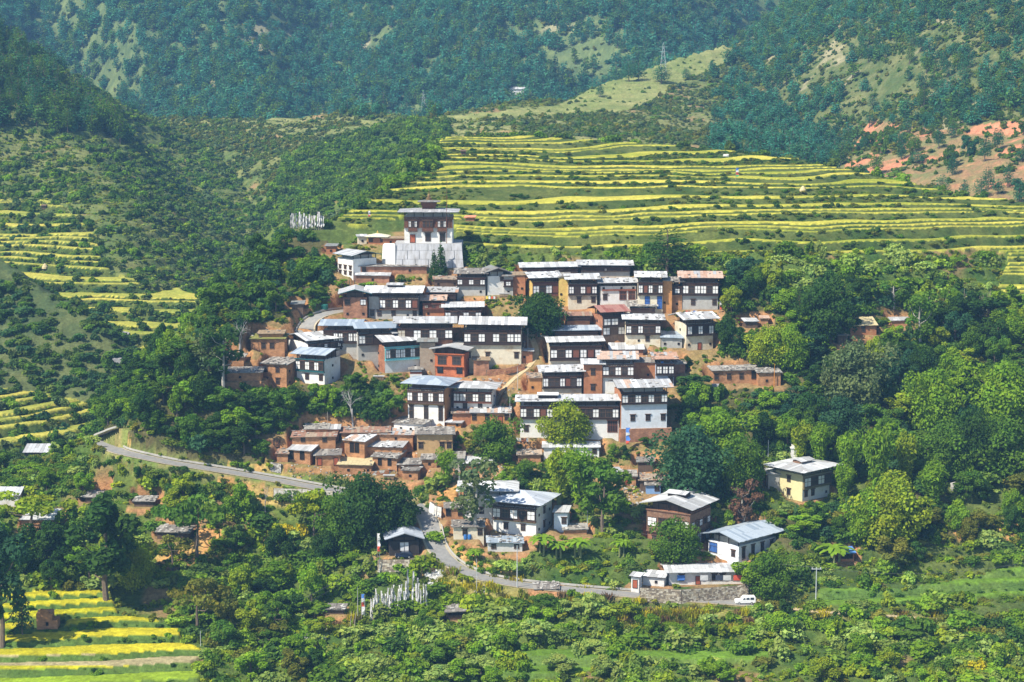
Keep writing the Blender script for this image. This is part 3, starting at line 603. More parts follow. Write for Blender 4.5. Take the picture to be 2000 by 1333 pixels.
W = {
 'white': surf('whitewash', (.74, .73, .70), var=.1, stain=(.50, .40, .27), stain_amt=.45, bump=.3),
 'whitew': surf('whitewash_worn', (.70, .69, .66), var=.12, stain=(.40, .33, .25), stain_amt=.6, bump=.3),
 'whiteb': surf('whitewash_bluish', (.60, .67, .74), var=.1, bump=.2),
 'whiteshade': surf('whitewash_shaded', (.66, .70, .75), var=.1, stain=(.42, .36, .3), stain_amt=.35, bump=.3),  # bluish shade of two house fronts put into the whitewash colour
 'whitegrey': surf('whitewash_grey', (.58, .57, .55), var=.12, stain=(.38, .30, .22), stain_amt=.5, bump=.3),
 'bluew': surf('blue_board', (.22, .36, .62), var=.15),
 'blue': surf('blue_wall', (.42, .50, .64), var=.15, stain=(.3, .22, .15), stain_amt=.4),
 'cream': surf('cream_plaster', (.66, .59, .45), var=.14, stain=OCH, stain_amt=.75, bump=.3, stain_scale=.35),
 'yellow': surf('yellow_plaster', (.60, .43, .13), var=.2, stain=(.42, .22, .08), stain_amt=.6, bump=.3),
 'yellowc': surf('pale_yellow_plaster', (.64, .58, .32), var=.1, stain=(.45, .38, .2), stain_amt=.3),
 'tan': surf('tan_plaster', (.46, .30, .14), var=.2, stain=(.36, .18, .08), stain_amt=.5, bump=.3),
 'orange': surf('orange_mud', (.50, .24, .085), var=.25, stain=(.34, .15, .07), stain_amt=.6, bump=.4),
 'redmud': surf('red_mud', (.37, .155, .075), var=.3, stain=(.48, .27, .13), stain_amt=.6, bump=.5),
 'mudgrey': surf('grey_mud', (.34, .27, .20), var=.25, stain=(.25, .15, .1), stain_amt=.5, bump=.4),
 'grey': surf('grey_plaster', (.40, .39, .36), var=.2, stain=(.30, .24, .18), stain_amt=.5, bump=.3),
 'timber': surf('weathered_timber', (.12, .08, .055), var=.4, scale=2.5, bump=.3, vertical=True),
 'blacktimber': surf('black_timber', (.045, .036, .032), var=.4, scale=3, bump=.3, vertical=True),
 'mud': brickmat('mud_brick', (.42, .21, .10), (.36, .2, .11), 1.0, .5, .24, .3),
 'brick': brickmat('red_brick', (.36, .14, .07), (.34, .24, .17), 1.0, .45, .2, .45),
 'redbrick': brickmat('orange_brick', (.48, .15, .065), (.36, .14, .08), 1.0, .45, .2, .3),
 'stone': surf('rubble_stone', (.36, .32, .26), var=.5, scale=2.2, stain=(.2, .17, .13), stain_amt=.6, bump=.8),
}
WOOD = {
 'dk': surf('dark_timber', (.050, .032, .026), var=.45, scale=3, spec=.15),
 'dkt': surf('dark_timber', (.05, .032, .026)), 'dkw': surf('dark_timber', (.05, .032, .026)),
 'dkp': surf('painted_timber', (.085, .05, .038), var=.5, scale=5, stain=(.22, .13, .06), stain_amt=.4, stain_scale=3),
 'br': surf('red_brown_timber', (.17, .065, .042), var=.35, scale=3),
 'mixbr': surf('brown_timber', (.20, .11, .07), var=.4, scale=2, stain=(.4, .3, .2), stain_amt=.4, stain_scale=1.2),
 'teal': surf('teal_timber', (.025, .11, .12), var=.3, scale=3),
 'turq': surf('turquoise_timber', (.16, .46, .50), var=.25, scale=3, stain=(.4, .5, .5), stain_amt=.4, stain_scale=2),
 'orangeb': surf('orange_red_paint', (.46, .13, .05), var=.25, scale=3),
 'olive': surf('olive_painted_timber', (.17, .14, .07), var=.4, scale=5, stain=(.3, .22, .1), stain_amt=.5, stain_scale=3),
 'temple': surf('temple_timber', (.13, .055, .035), var=.4, scale=4, stain=(.35, .2, .06), stain_amt=.35, stain_scale=3),
}
SHUT = surf('white_shutter', (.76, .75, .73), var=.08, scale=4)
CARVE = surf('carved_pale_paint', (.46, .42, .34), var=.3, scale=6)
GLASS = surf('window_glass', (.02, .024, .03), rough=.15, var=.2, spec=.5)
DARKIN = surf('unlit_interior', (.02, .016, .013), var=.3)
BLUEW = surf('blue_shutter', (.05, .16, .50), var=.2)
FRB = surf('brown_frame', (.13, .075, .05), var=.35)
REDF = surf('red_brown_frame', (.26, .09, .05), var=.3)
DOORM = surf('red_door', (.36, .10, .05), var=.3)
ROOF = {
 'm': [surf('zinc_sheet', (.50, .51, .52), rough=.5, var=.08, stain=(.42, .37, .33), stain_amt=.35, spec=.4), surf('zinc_sheet_dull', (.38, .385, .39), rough=.6, var=.15, stain=(.30, .23, .18), stain_amt=.4), surf('zinc_sheet_new', (.64, .65, .66), rough=.45, var=.06)],
 'u': [surf('rusty_sheet', (.42, .25, .17), rough=.8, var=.3, stain=(.55, .5, .45), stain_amt=.6), surf('zinc_sheet_dull', (.5, .51, .52)), surf('rust_streaked_sheet', (.50, .36, .28), rough=.8, var=.25, stain=(.3, .16, .1), stain_amt=.6)],
 'b': [surf('bluish_sheet', (.28, .34, .41), rough=.5, var=.1, spec=.4), surf('bluish_sheet_pale', (.40, .46, .52), rough=.5, var=.1, spec=.4)],
 'g': [surf('grey_blue_sheet', (.42, .46, .52), rough=.5, var=.1, spec=.4, stain=(.5, .45, .45), stain_amt=.3), surf('grey_sheet', (.52, .56, .62), rough=.5, var=.08)],
 'r': [surf('red_sheet', (.27, .10, .08), rough=.7, var=.2, stain=(.45, .25, .2), stain_amt=.4), surf('red_sheet_faded', (.34, .17, .14), rough=.7, var=.2)],
 'stone': [surf('slab_roof', (.30, .28, .25), var=.45, scale=2, stain=(.5, .48, .44), stain_amt=.6, bump=.5), surf('slab_roof_dark', (.20, .18, .16), var=.4, scale=2, bump=.5)],
 'plank': [surf('old_planks', (.34, .26, .19), var=.4, scale=2, bump=.4), surf('old_planks_red', (.30, .17, .12), var=.4, scale=2, bump=.4)],
 'earth': [surf('earth_roof', (.30, .22, .14), var=.3, bump=.4)],
 'straw': [surf('straw_roof', (.52, .43, .24), var=.2, bump=.4)],
 'grass': [surf('grassy_roof', (.22, .22, .06), var=.4, bump=.5)],
 'tarp': [surf('orange_tarpaulin', (.72, .28, .16), var=.15)],
 'bluetarp': [surf('blue_tarpaulin', (.10, .25, .62), var=.15)],
 'cream': [surf('cream_sheet', (.66, .62, .46), var=.1)],
 'tile': [surf('clay_slab', (.42, .33, .25), var=.4, scale=2, bump=.4)],
}
ROOF['tg'] = [surf('temple_roof_sheet', (.36, .36, .37), var=.12, rough=.6, stain=(.24, .2, .17), stain_amt=.4), surf('temple_roof_pale', (.44, .44, .45))]
ROOF['mu'] = ROOF['m'] + [ROOF['u'][2]]; ROOF['t'] = [ROOF['m'][0], ROOF['m'][1]]; ROOF['bs'] = ROOF['b']; ROOF['dark'] = [ROOF['stone'][1], surf('dull_dark_sheet', (.22, .23, .22), var=.2)]
ROOF['none'] = ROOF['earth']; ROOF['stonew'] = [surf('pale_slab', (.55, .54, .52), var=.2, bump=.4)]
STONE_L = surf('roof_stone', (.50, .48, .44), var=.35, scale=1.5, bump=.4)
STONE_D = surf('roof_stone_dark', (.22, .20, .18), var=.4, scale=1.5, bump=.4)
TEALE = surf('teal_fascia', (.05, .20, .22), var=.15)
METAL = surf('galvanised_pole', (.50, .53, .55), rough=.5, var=.1)
CONC = surf('concrete', (.44, .42, .38), var=.2, stain=(.3, .27, .22), stain_amt=.4, bump=.3)

def tag(o, label=None, cat=None, group=None, kind=None):
    if label: o['label'] = label
    if cat: o['category'] = cat
    if group: o['group'] = group
    if kind: o['kind'] = kind
    return o
def link(o, parent=None):
    COL.objects.link(o)
    if parent is not None: o.parent = parent
    return o
def empty(name, loc, rz=0., sc_=None):
    o = bpy.data.objects.new(name, None); o.empty_display_size = .5; link(o); o.location = loc; o.rotation_euler = (0, 0, rz)
    if sc_: o.scale = sc_
    return o
def put(name, mesh, parent=None, loc=(0, 0, 0), rot=(0, 0, 0), sc_=None):
    o = bpy.data.objects.new(name, mesh); link(o, parent); o.location = loc; o.rotation_euler = rot
    if sc_: o.scale = sc_
    return o
BOXF = [(0, 3, 2, 1), (4, 5, 6, 7), (0, 1, 5, 4), (1, 2, 6, 5), (2, 3, 7, 6), (3, 0, 4, 7)]
class MB:
    def __init__(s): s.v = []; s.f = []; s.m = []
    def poly(s, pts, mi=0):
        n = len(s.v); s.v += [tuple(p) for p in pts]; s.f.append(tuple(range(n, n+len(pts)))); s.m.append(mi)
    def box(s, x0, x1, y0, y1, z0, z1, mi=0):
        n = len(s.v); s.v += [(x0, y0, z0), (x1, y0, z0), (x1, y1, z0), (x0, y1, z0), (x0, y0, z1), (x1, y0, z1), (x1, y1, z1), (x0, y1, z1)]
        s.f += [tuple(n+i for i in f) for f in BOXF]; s.m += [mi]*6
    def slab(s, p, th, mi=0, off=0.):
        """a sheet of any outline p (counter-clockwise from outside) with thickness th below it"""
        a = Vector(p[1])-Vector(p[0]); b = Vector(p[-1])-Vector(p[0]); nn = a.cross(b)
        if nn.length < 1e-9: return
        nn.normalize()
        t = [tuple(Vector(q)+nn*off) for q in p]; u = [tuple(Vector(q)+nn*(off-th)) for q in p]
        n = len(s.v); k = len(p); s.v += t+u
        s.f.append(tuple(range(n, n+k))); s.f.append(tuple(range(n+2*k-1, n+k-1, -1))); s.m += [mi, mi]
        for i in range(k): j = (i+1) % k; s.f.append((n+i, n+k+i, n+k+j, n+j)); s.m.append(mi)
    def tube(s, path, rad, sides=6, mi=0):
        n = len(s.v); P = [Vector(p) for p in path]
        for i, p in enumerate(P):
            d = (P[min(i+1, len(P)-1)]-P[max(i-1, 0)]).normalized()
            a = d.orthogonal().normalized(); b = d.cross(a)
            for k in range(sides):
                t = 2*math.pi*k/sides; s.v.append(tuple(p+(a*math.cos(t)+b*math.sin(t))*rad[i]))
        for i in range(len(P)-1):
            for k in range(sides):
                k2 = (k+1) % sides; q = n+i*sides
                s.f.append((q+k, q+k2, q+sides+k2, q+sides+k)); s.m.append(mi)
        s.f.append(tuple(n+k for k in range(sides))[::-1]); s.m.append(mi)
        s.f.append(tuple(n+(len(P)-1)*sides+k for k in range(sides))); s.m.append(mi)
    def mesh(s, name, mats):
        me = bpy.data.meshes.new(name); me.from_pydata(s.v, [], s.f)
        for m in (mats if isinstance(mats, (list, tuple)) else [mats]): me.materials.append(m)
        if any(s.m): me.polygons.foreach_set('material_index', s.m)
        me.update(); return me
    def build(s, name, mats, parent=None, loc=(0, 0, 0), rot=(0, 0, 0)):
        return put(name, s.mesh(name, mats), parent, loc, rot)

# ------------------------------------------------------------------ terrain sheet
def lerp3(a, b, t): return np.array(a)[None, None, :]*(1-t[..., None]) + np.array(b)[None, None, :]*t[..., None]
N1 = sstep(.3, .7, vnoise(GX/7, GY/7, 41)*.5 + vnoise(GX/2.3, GY/2.3, 42)*.5)
N2 = sstep(.3, .7, vnoise(GX/28, GY/28, 43)*.6 + vnoise(GX/11, GY/11, 44)*.4)
N3 = vnoise(GX/1.1, GY/1.1, 45)
PAL = {0: ((.055, .095, .022), (.13, .16, .04)), 1: ((.045, .080, .018), (.12, .14, .035)), 2: ((.085, .13, .035), (.20, .21, .07)), 3: ((.06, .09, .035), (.12, .14, .05)), 4: ((.17, .21, .06), (.27, .27, .10)),
       5: ((.07, .11, .045), (.15, .19, .07)), 6: ((.08, .115, .035), (.18, .18, .07)), 7: ((.34, .19, .10), (.18, .18, .07)), 8: ((.34, .20, .10), (.20, .17, .06)), 9: ((.06, .07, .02), (.13, .11, .05)),
       10: ((.56, .27, .10), (.40, .30, .10)), 11: ((.38, .31, .10), (.20, .22, .05)), 12: ((.06, .12, .022), (.11, .17, .035)), 13: ((.13, .165, .05), (.23, .23, .09)), 14: ((.08, .15, .03), (.13, .2, .04)),
       15: ((.05, .10, .02), (.13, .17, .035)), 16: ((.30, .24, .10), (.14, .20, .045))}
CL = np.zeros(Z.shape+(3,), np.float32)
for k, (a, b) in PAL.items():
    m = COVER == k
    if m.any():
        t = np.clip(N1*.6+N2*.4, 0, 1)[m][:, None]
        CL[m] = np.array(a)*(1-t)+np.array(b)*t
# slopes: steep faces in the village and the red hills show the earth
gz_r = np.gradient(Z, axis=0)/np.gradient(rows)[:, None]; gz_c = np.gradient(Z, axis=1)/(np.gradient(tcol)[None, :]*rows[:, None])
SL = np.hypot(gz_r, gz_c)
m = (COVER == 8); k = (sstep(.7, 1.3, SL)*.7)[m][:, None]; CL[m] = CL[m]*(1-k) + np.array((.46, .22, .10))*k
m = (COVER == 7) & (LID == 5); k = (sstep(.45, .9, fbm(GX/26, GY/8, 51)+.30+.6*sstep(.3, .7, SL)))[m][:, None]; CL[m] = CL[m]*(1-k) + np.array((.52, .22, .12))*k
m = np.isin(COVER, [5, 6]); k = (sstep(.34, .5, fbm(GX/26, GY/26, 52)))[m][:, None]*.7; CL[m] = CL[m]*(1-k) + np.array((.36, .31, .19))*k
m = np.isin(COVER, [13, 2, 0, 15]); k = (sstep(.3, .5, fbm(GX/16, GY/16, 53)))[m][:, None]*.6; CL[m] = CL[m]*(1-k) + np.array((.36, .20, .11))*k
# crops on the treads, scrub on the risers
tr = (TPH >= 0) & (TPH < .97)
fieldn = vnoise(GX/38, Z*2.3, 61)
def crop(mask, c1, c2, part):
    t = np.clip(fieldn*1.2-.1, 0, 1); mm = mask & tr & (vnoise(GX/30, Z*1.1, 62) < part)
    CL[mm] = (np.array(c1)*(1-t[..., None]) + np.array(c2)*t[..., None])[mm]
    return mm
RICE = crop((COVER == 1) & (LID == 0), (.28, .31, .035), (.54, .48, .08), .93)
RICE |= crop((COVER == 1) & (LID == 1), (.25, .29, .05), (.50, .44, .08), .94)
m = (COVER == 12) & tr & (TPH < .93); vv = V[m]
c = np.array([(.42, .41, .015)])*(1-fieldn[m][:, None]) + np.array([(.58, .50, .03)])*fieldn[m][:, None]; c[(vv > 1278) & (vv < 1300)] = (.40, .34, .18); c[vv >= 1306] = (.28, .40, .03)
CL[m] = c*(1-.18*N1[m][:, None])
m = (COVER == 14) & tr; CL[m] = np.array((.15, .27, .03))*(1-.25*N1[m][:, None])
CL *= (.78+.44*N3)[..., None]
CL = np.clip(CL, .01, .9)
i0 = (np.arange(NRW-1)[:, None]*NCL + np.arange(NCL-1)[None, :]).ravel()
quads = np.stack([i0, i0+1, i0+NCL+1, i0+NCL], 1).astype(np.int32)
me = bpy.data.meshes.new('hillside_ground')
nv = NRW*NCL; nf = len(quads)
me.vertices.add(nv); me.vertices.foreach_set('co', np.stack([GX, GY, Z], -1).astype(np.float32).ravel())
me.loops.add(nf*4); me.loops.foreach_set('vertex_index', quads.ravel())
me.polygons.add(nf); me.polygons.foreach_set('loop_start', np.arange(0, nf*4, 4, dtype=np.int32)); me.polygons.foreach_set('loop_total', np.full(nf, 4, np.int32))
me.update(calc_edges=True)
ca = me.color_attributes.new('cover', 'FLOAT_COLOR', 'POINT')
ca.data.foreach_set('color', np.concatenate([CL, np.ones(CL.shape[:2]+(1,), np.float32)], -1).astype(np.float32).ravel())
me.polygons.foreach_set('use_smooth', np.ones(nf, bool))
gm, n, l, b = newmat('ground_cover')
at_ = n.new('ShaderNodeAttribute'); at_.attribute_name = 'cover'
geo = n.new('ShaderNodeNewGeometry'); nz = n.new('ShaderNodeTexNoise'); nz.inputs['Scale'].default_value = 1.3; nz.inputs['Detail'].default_value = 8; nz.inputs['Roughness'].default_value = .7
l.new(geo.outputs['Position'], nz.inputs['Vector'])
mr = n.new('ShaderNodeMapRange'); mr.inputs[1].default_value = .3; mr.inputs[2].default_value = .7; mr.inputs[3].default_value = .6; mr.inputs[4].default_value = 1.4; l.new(nz.outputs['Fac'], mr.inputs[0])
mul = n.new('ShaderNodeVectorMath'); mul.operation = 'SCALE'; l.new(at_.outputs['Color'], mul.inputs[0]); l.new(mr.outputs[0], mul.inputs['Scale'])
l.new(mul.outputs[0], b.inputs['Base Color']); b.inputs['Roughness'].default_value = 1; b.inputs['Specular IOR Level'].default_value = .05
bp = n.new('ShaderNodeBump'); bp.inputs['Strength'].default_value = .9; bp.inputs['Distance'].default_value = .5; l.new(nz.outputs['Fac'], bp.inputs['Height']); l.new(bp.outputs[0], b.inputs['Normal'])
me.materials.append(gm)
tag(put('hillside_ground', me), kind='structure')
# valley floor between the viewpoint and the slope, and the land beyond the mountain
mb = MB(); mb.poly([(-700, -60, 4), (700, -60, 4), (700, 292, 14), (-700, 292, 14)])
tag(mb.build('valley_ground', surf('valley_grass', (.09, .13, .035), var=.4, scale=.3)), kind='structure')
print('ground', time.time()-T0)

# roads
for rd in ROADS:
    Q = rd['Q']; mb = MB(); n = len(Q); w = rd['w']
    T = np.gradient(Q[:, :2], axis=0); T /= np.linalg.norm(T, axis=1)[:, None]+1e-9; Nn = np.stack([-T[:, 1], T[:, 0]], 1)
    def strip(o0, o1, z0, mi, zs=0):
        a = Q.copy(); a[:, :2] += Nn*o0; a[:, 2] += z0; c = Q.copy(); c[:, :2] += Nn*o1; c[:, 2] += z0
        for i in range(n-1): mb.poly([a[i], c[i], c[i+1], a[i+1]][::1], mi)
        return a, c
    if rd['kind'] == 'asphalt':
        mats = [surf('asphalt', (.25, .245, .235), var=.25, scale=.8, stain=(.32, .28, .22), stain_amt=.6, stain_scale=.3), surf('gravel_verge', (.42, .36, .25), var=.3, scale=2)]
        strip(w/2, -w/2, .06, 0); strip(w/2+.55, w/2, .03, 1); strip(-w/2, -w/2-.55, .03, 1)
    else:
        mats = [surf('trodden_earth', (.46, .36, .21), var=.25, scale=1)]
        strip(w/2, -w/2, .06, 0)
    me = mb.mesh(rd['name'], mats)
    o = put(rd['name'], me); tag(o, kind='structure')
    if rd['label'] in ('lower', 'upper', 'lane'):
        # low concrete kerb on the uphill side
        kb = MB(); side = -1 if rd['label'] == 'upper' else -1
        rng = range(n-1) if rd['label'] != 'lower' else range(8, min(n-1, 62))
        for i in rng:
            for_o = [w/2+.35, w/2+.58]
            a0 = Q[i, :2]+Nn[i]*for_o[0]; a1 = Q[i, :2]+Nn[i]*for_o[1]; b0 = Q[i+1, :2]+Nn[i+1]*for_o[0]; b1 = Q[i+1, :2]+Nn[i+1]*for_o[1]
            z0, z1 = Q[i, 2]+.22, Q[i+1, 2]+.22
            kb.slab([(*a1, z0), (*a0, z0), (*b0, z1), (*b1, z1)][::-1], .45)
        tag(kb.build('kerb', CONC), kind='structure')

# ------------------------------------------------------------------ building kit
WIN = {}
def window_meshes(kind, w, h):
    key = (kind, round(w*5)/5, round(h*5)/5)
    if key in WIN: return WIN[key]
    w, h = max(.2, key[1]), max(.2, key[2]); fr = MB(); pa = MB()
    ft = .09 if min(w, h) > .6 else .06
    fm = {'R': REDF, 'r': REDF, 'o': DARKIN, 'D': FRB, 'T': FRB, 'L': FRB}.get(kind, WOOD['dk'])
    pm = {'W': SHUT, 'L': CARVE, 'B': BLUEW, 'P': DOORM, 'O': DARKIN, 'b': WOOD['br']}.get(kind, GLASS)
    fr.box(-w/2, w/2, -.12, 0, h-ft, h); fr.box(-w/2, w/2, -.12, 0, 0, ft)
    fr.box(-w/2, -w/2+ft, -.119, 0, ft, h-ft); fr.box(w/2-ft, w/2, -.119, 0, ft, h-ft)
    if kind in 'WL':
        fr.box(-.045, .045, -.1, 0, ft, h-ft); fr.box(-w/2+ft, w/2-ft, -.09, 0, h*.56-.04, h*.56+.04)
    elif kind in 'DTRrB':
        nbar = max(1, int(w/.45)); 
        for i in range(nbar): x = -w/2+(i+1)*w/(nbar+1); fr.box(x-.035, x+.035, -.1, 0, ft, h-ft)
        fr.box(-w/2+ft, w/2-ft, -.09, 0, h*.62-.035, h*.62+.035)
        if kind in 'DTRr':
            fr.box(-w/2-.16, w/2+.16, -.2, 0, h, h+.13); fr.box(-w/2-.24, w/2+.24, -.26, 0, h+.13, h+.22)
    pa.box(-w/2+ft*.5, w/2-ft*.5, -.05, .0, ft*.5, h-ft*.5)
    WIN[key] = (fr.mesh('window', fm), pa.mesh('pane', pm)); return WIN[key]
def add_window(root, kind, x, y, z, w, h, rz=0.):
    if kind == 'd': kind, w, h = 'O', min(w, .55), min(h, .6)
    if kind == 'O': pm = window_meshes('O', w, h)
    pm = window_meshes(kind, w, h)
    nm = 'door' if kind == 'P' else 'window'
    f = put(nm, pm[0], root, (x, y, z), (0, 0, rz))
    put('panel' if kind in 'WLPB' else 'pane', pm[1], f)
def tpt(A, B, up, u, t): return A.lerp(B, u) + up*t
def roof_face(slabm, sheetm, A, B, up, ul, ur, palette, rnd, sheet=.85, th=.1):
    """one pitch: eave from A to B, rising by the vector up; ul, ur: share of the eave eaten by the hips at each end"""
    A, B, up = Vector(A), Vector(B), Vector(up)
    def tf(u):
        t = 1.0
        if ul > 0: t = min(t, u/ul)
        if ur > 0: t = min(t, (1-u)/ur)
        return max(t, 0)
    corners = [A, B]
    if ur > 0 and ul + ur >= .999: corners.append(tpt(A, B, up, ul/(ul+ur), 1))
    else:
        corners.append(tpt(A, B, up, 1-ur, 1)); corners.append(tpt(A, B, up, ul, 1))
    slabm.slab([tuple(c) for c in corners], th)
    n = max(2, int((B-A).length/sheet)); rowsn = 2 if up.length > 3.5 else 1
    bias = rnd.randrange(len(palette))
    for i in range(n):
        u0, u1 = (i+.02)/n, (i+.98)/n
        mi = bias if rnd.random() < .6 else rnd.randrange(len(palette))
        for r in range(rowsn):
            t0 = r/rowsn; t1 = (r+1)/rowsn + (.02 if r < rowsn-1 else 0)
            a0, a1 = min(tf(u0), t1), min(tf(u1), t1)
            if max(a0, a1) <= t0+.02: continue
            b0, b1 = min(t0, a0), min(t0, a1)
            m2 = mi if rnd.random() < .75 else rnd.randrange(len(palette))
            o = .035+rnd.random()*.05 + (.02 if r else 0)
            eo = up*(-.03*rnd.random()) if r == 0 and up.length > 0 else Vector((0, 0, 0))
            ps = [tpt(A, B, up, u0, b0)+eo, tpt(A, B, up, u1, b1)+eo*.9, tpt(A, B, up, u1, a1), tpt(A, B, up, u0, a0)]
            if (ps[2]-ps[3]).length < .02: ps = ps[:3]
            sheetm.slab([tuple(p) for p in ps], .025, m2, o)
def house(h):
    rnd = random.Random(h['label']); w, dep, Hh = h['w'], h['dep'], max(h['H'], .9)
    yaw = R(h['yaw'])
    root = empty(h['name'], h['c'], yaw); tag(root, h['label'], h['cat'])
    rt = h['roof']; ov = h['ov']; tn = math.tan(R(h['slope'])); y0, y1 = -dep/2, dep/2; x0, x1 = -w/2, w/2
    shed = h['up'] is None and rt == 'sx'
    attic = h['attic'] if h['attic'] is not None else (min(1.4, .17*Hh) if (h['up'] or h['roof'] == 'gy') else .35)
    hu = Hh-attic
    hl = (h['vb']-h['vm'])/h['s'] if h['vm'] else hu
    if rt == 'none':
        mb = MB(); mb.box(x0, x1*.5, y0, y1, -2, Hh*.8); mb.box(x1*.5, x1, y0, y1*.8, -2, Hh*.45); mb.slab([(x0, y0, Hh*.8), (x1*.2, y0, Hh*.8), (x1*.1, y0, Hh), (x0*.6, y0, Hh*1.05)][::1], .6)
        mb.v = [(a+(rnd.random()-.5)*.2, b_, c) for a, b_, c in mb.v]
        mb.build('wall', W['mud'], root); add_window(root, 'O', 0, y0-.02, .8, .6, .7); return root
    wm = W.get(h['lo'], W['timber'])
    mb = MB(); mb.box(x0, x1, y0, y1, -2.6 if not h['base'] else .002, hl)
    mb.build('wall', wm, root)
    if h['base']:
        bm_ = MB(); bm_.box(x0-.3, x1+1.2, y0-.4, y1, h['gz']-h['c'][2]-1.5, 0); bm_.build('footing', W[h['base']], root)
    if h['vm']:
        cm = W[h['up'][5:]] if h['up'] and h['up'].startswith('wall:') else (W[h['left']] if h['left'] and h['left'] in W else wm)
        mb = MB(); mb.box(x0+.003, x1-.003, y0+.003, y1-.003, hl, hu); mb.build('upper_wall', cm, root)
    # coloured gable or side walls, set a little proud
    for sd, xs in ((h['left'], x0), (h['right'], x1)):
        if sd and sd in W and sd != h['lo']:
            mb = MB(); sg = -1 if xs < 0 else 1
            mb.box(min(xs, xs+sg*.05), max(xs, xs+sg*.05), y0+.01, y1, -2.4, hu-.005); mb.build('side_wall', W[sd], root)
    if h['right'] == 'dkp' or h['name'] == 'temple_tower': pass
    # lower windows
    def row(pat, xa, xb, y, z, hh, rz=0, ax='x', prop=.62, z0f=.3):
        n = len(pat)
        for i, c in enumerate(pat):
            if c in '. ': continue
            xx = xa+(i+.5)*(xb-xa)/n; bw = abs(xb-xa)/n
            wh = hh*prop; ww = min(bw*.8, wh*.95)
            zz = z + hh*z0f
            if c == 'P': wh = min(hh*.85, 2.0); ww = min(bw*.8, 1.1); zz = z+.02
            if c == 'T': wh = hh*.75; ww = min(bw*.6, 1.2); zz = z+hh*.12
            if c == 'D': ww = min(bw*.75, 1.25); wh = min(hh*.6, 1.5)
            if c == 'O': wh = hh*.6; ww = bw*.85; zz = z+hh*.3
            if c == 'W': ww = min(bw*.93, wh*1.05)
            if ax == 'x': add_window(root, c, xx, y, zz, ww, wh, rz)
            else: add_window(root, c, y, xx, zz, ww, wh, rz)
    lp = h['lpat']
    if h['extra'] == 'twofloor' or h['extra'] == 'stack':
        row(lp, x0, x1, y0-.005, hl*.5, hl*.5); row(lp, x0, x1, y0-.005, 0, hl*.5, z0f=.25)
    else: row(lp, x0, x1, y0-.005, 0, hl)
    sp_ = h['side']
    sx = x0-.055 if h['yaw'] >= 0 else x1+.055
    srz = -math.pi/2 if h['yaw'] >= 0 else math.pi/2
    if abs(h['yaw']) > 6 or h['name'] == 'village_house':
        fl = [(0, hl)] if not h['vm'] else [(0, hl), (hl, hu-hl)]
        if h['extra'] == 'twofloor': fl = [(0, hl*.5), (hl*.5, hl*.5)]
        for (z_, hh_) in fl: row(sp_, y0, y1, sx, z_, hh_, srz, 'y')
    up = h['up']
    if up and not up.startswith('wall:'):
        wd = WOOD[up]; pr = .5
        xa, xb = x0+h['span'][0]*w, x0+h['span'][1]*w
        if h['right'] == 'dkp': xb = x1+pr
        ph = hu-hl
        mb = MB(); yb = y1 if h['span'] == (0, 1) and up in ('dk', 'dkp') and not h['left'] else y0+.4
        mb.box(xa, xb, y0-pr, y0-.004, hl+.12, hu-.28)
        if h['right'] == 'dkp': mb.box(x1+.004, x1+pr, y0-.003, y1-.5, hl+.12, hu-.28)
        tim = mb.build('timber_storey', wd, root)
        mb = MB(); mb.box(xa-.12, xb+.12, y0-pr-.12, y0-.003, hl-.14, hl+.117); mb.build('beam', wd, tim); mb = MB()
        mb.box(xa-.1, xb+.1, y0-pr-.1, y0-.003, hu-.277, hu-.17); mb2 = MB(); mb2.box(xa-.22, xb+.22, y0-pr-.24, y0-.003, hu-.167, hu-.02); mb2.build('moulding', wd, tim)
        mb.build('cornice', wd if up not in ('dk', 'dkt', 'dkw') else WOOD['dkp'], tim)
        # row of little carved beam ends
        mb = MB(); nd = int((xb-xa)/.42)
        for i in range(nd):
            x = xa+(i+.5)*(xb-xa)/nd; mb.box(x-.09, x+.09, y0-pr-.17, y0-pr-.101, hu-.40, hu-.285)
        o = mb.build('dentils', CARVE if up in ('dkp', 'olive', 'turq', 'temple') else WOOD['br'], tim); tag(o, kind='stuff')
        pat = h['pat']; n = len(pat)
        if n:
            tiers = 2 if (up == 'dkt' or ph > 5.5) else 1
            for t_ in range(tiers):
                zb, hh = hl+.12+t_*(ph-.4)/tiers, (ph-.4)/tiers
                for i, c in enumerate(pat):
                    if c == ' ' or (c == '.' and (h['label'][:3]+str(i)) and rnd.random() < .35): continue
                    if c == '.': c = rnd.choice('DDb')
                    bw = (xb-xa)/n; wh = min(hh*.78, 2.2); ww = min(bw*.94, wh*(1.05 if c in 'WLD' else .95)); xx = xa+(i+.5)*bw
                    k = c if c != 'b' else 'b'
                    add_window(root, k, xx, y0-pr-.005, zb+(hh-wh)*.42, ww, wh)
            if h['right'] == 'dkp':
                sp2 = h['side']; nn = len(sp2)
                for i, c in enumerate(sp2):
                    if c != '.': bw = (dep-.5)/nn; wh = min(ph*.6, 1.7); add_window(root, c, x1+pr+.005, y0+(i+.5)*bw, hl+.12+(ph-.4-wh)*.42, min(bw*.8, wh), wh, math.pi/2)
        if h['extra'] == 'frieze':
            mb = MB(); mb.box(x0+.05, x1-.05, y0-.10, y0-.006, hl-.42, hl-.18)
            for i in range(int(w/.5)): x = x0+.2+i*.5; mb.box(x, x+.22, y0-.2, y0-.101, hl-.4, hl-.2)
            mb.build('frieze', surf('ochre_frieze', (.50, .34, .10), var=.3), root)
    elif up:
        n = len(h['pat']); ph = hu-hl
        for i, c in enumerate(h['pat']):
            if c in '. ': continue
            bw = w/n; wh = min(ph*.6, 1.6); add_window(root, c, x0+(i+.5)*bw, y0-.005, hl+ph*.2, min(bw*.8, wh*1.05), wh)
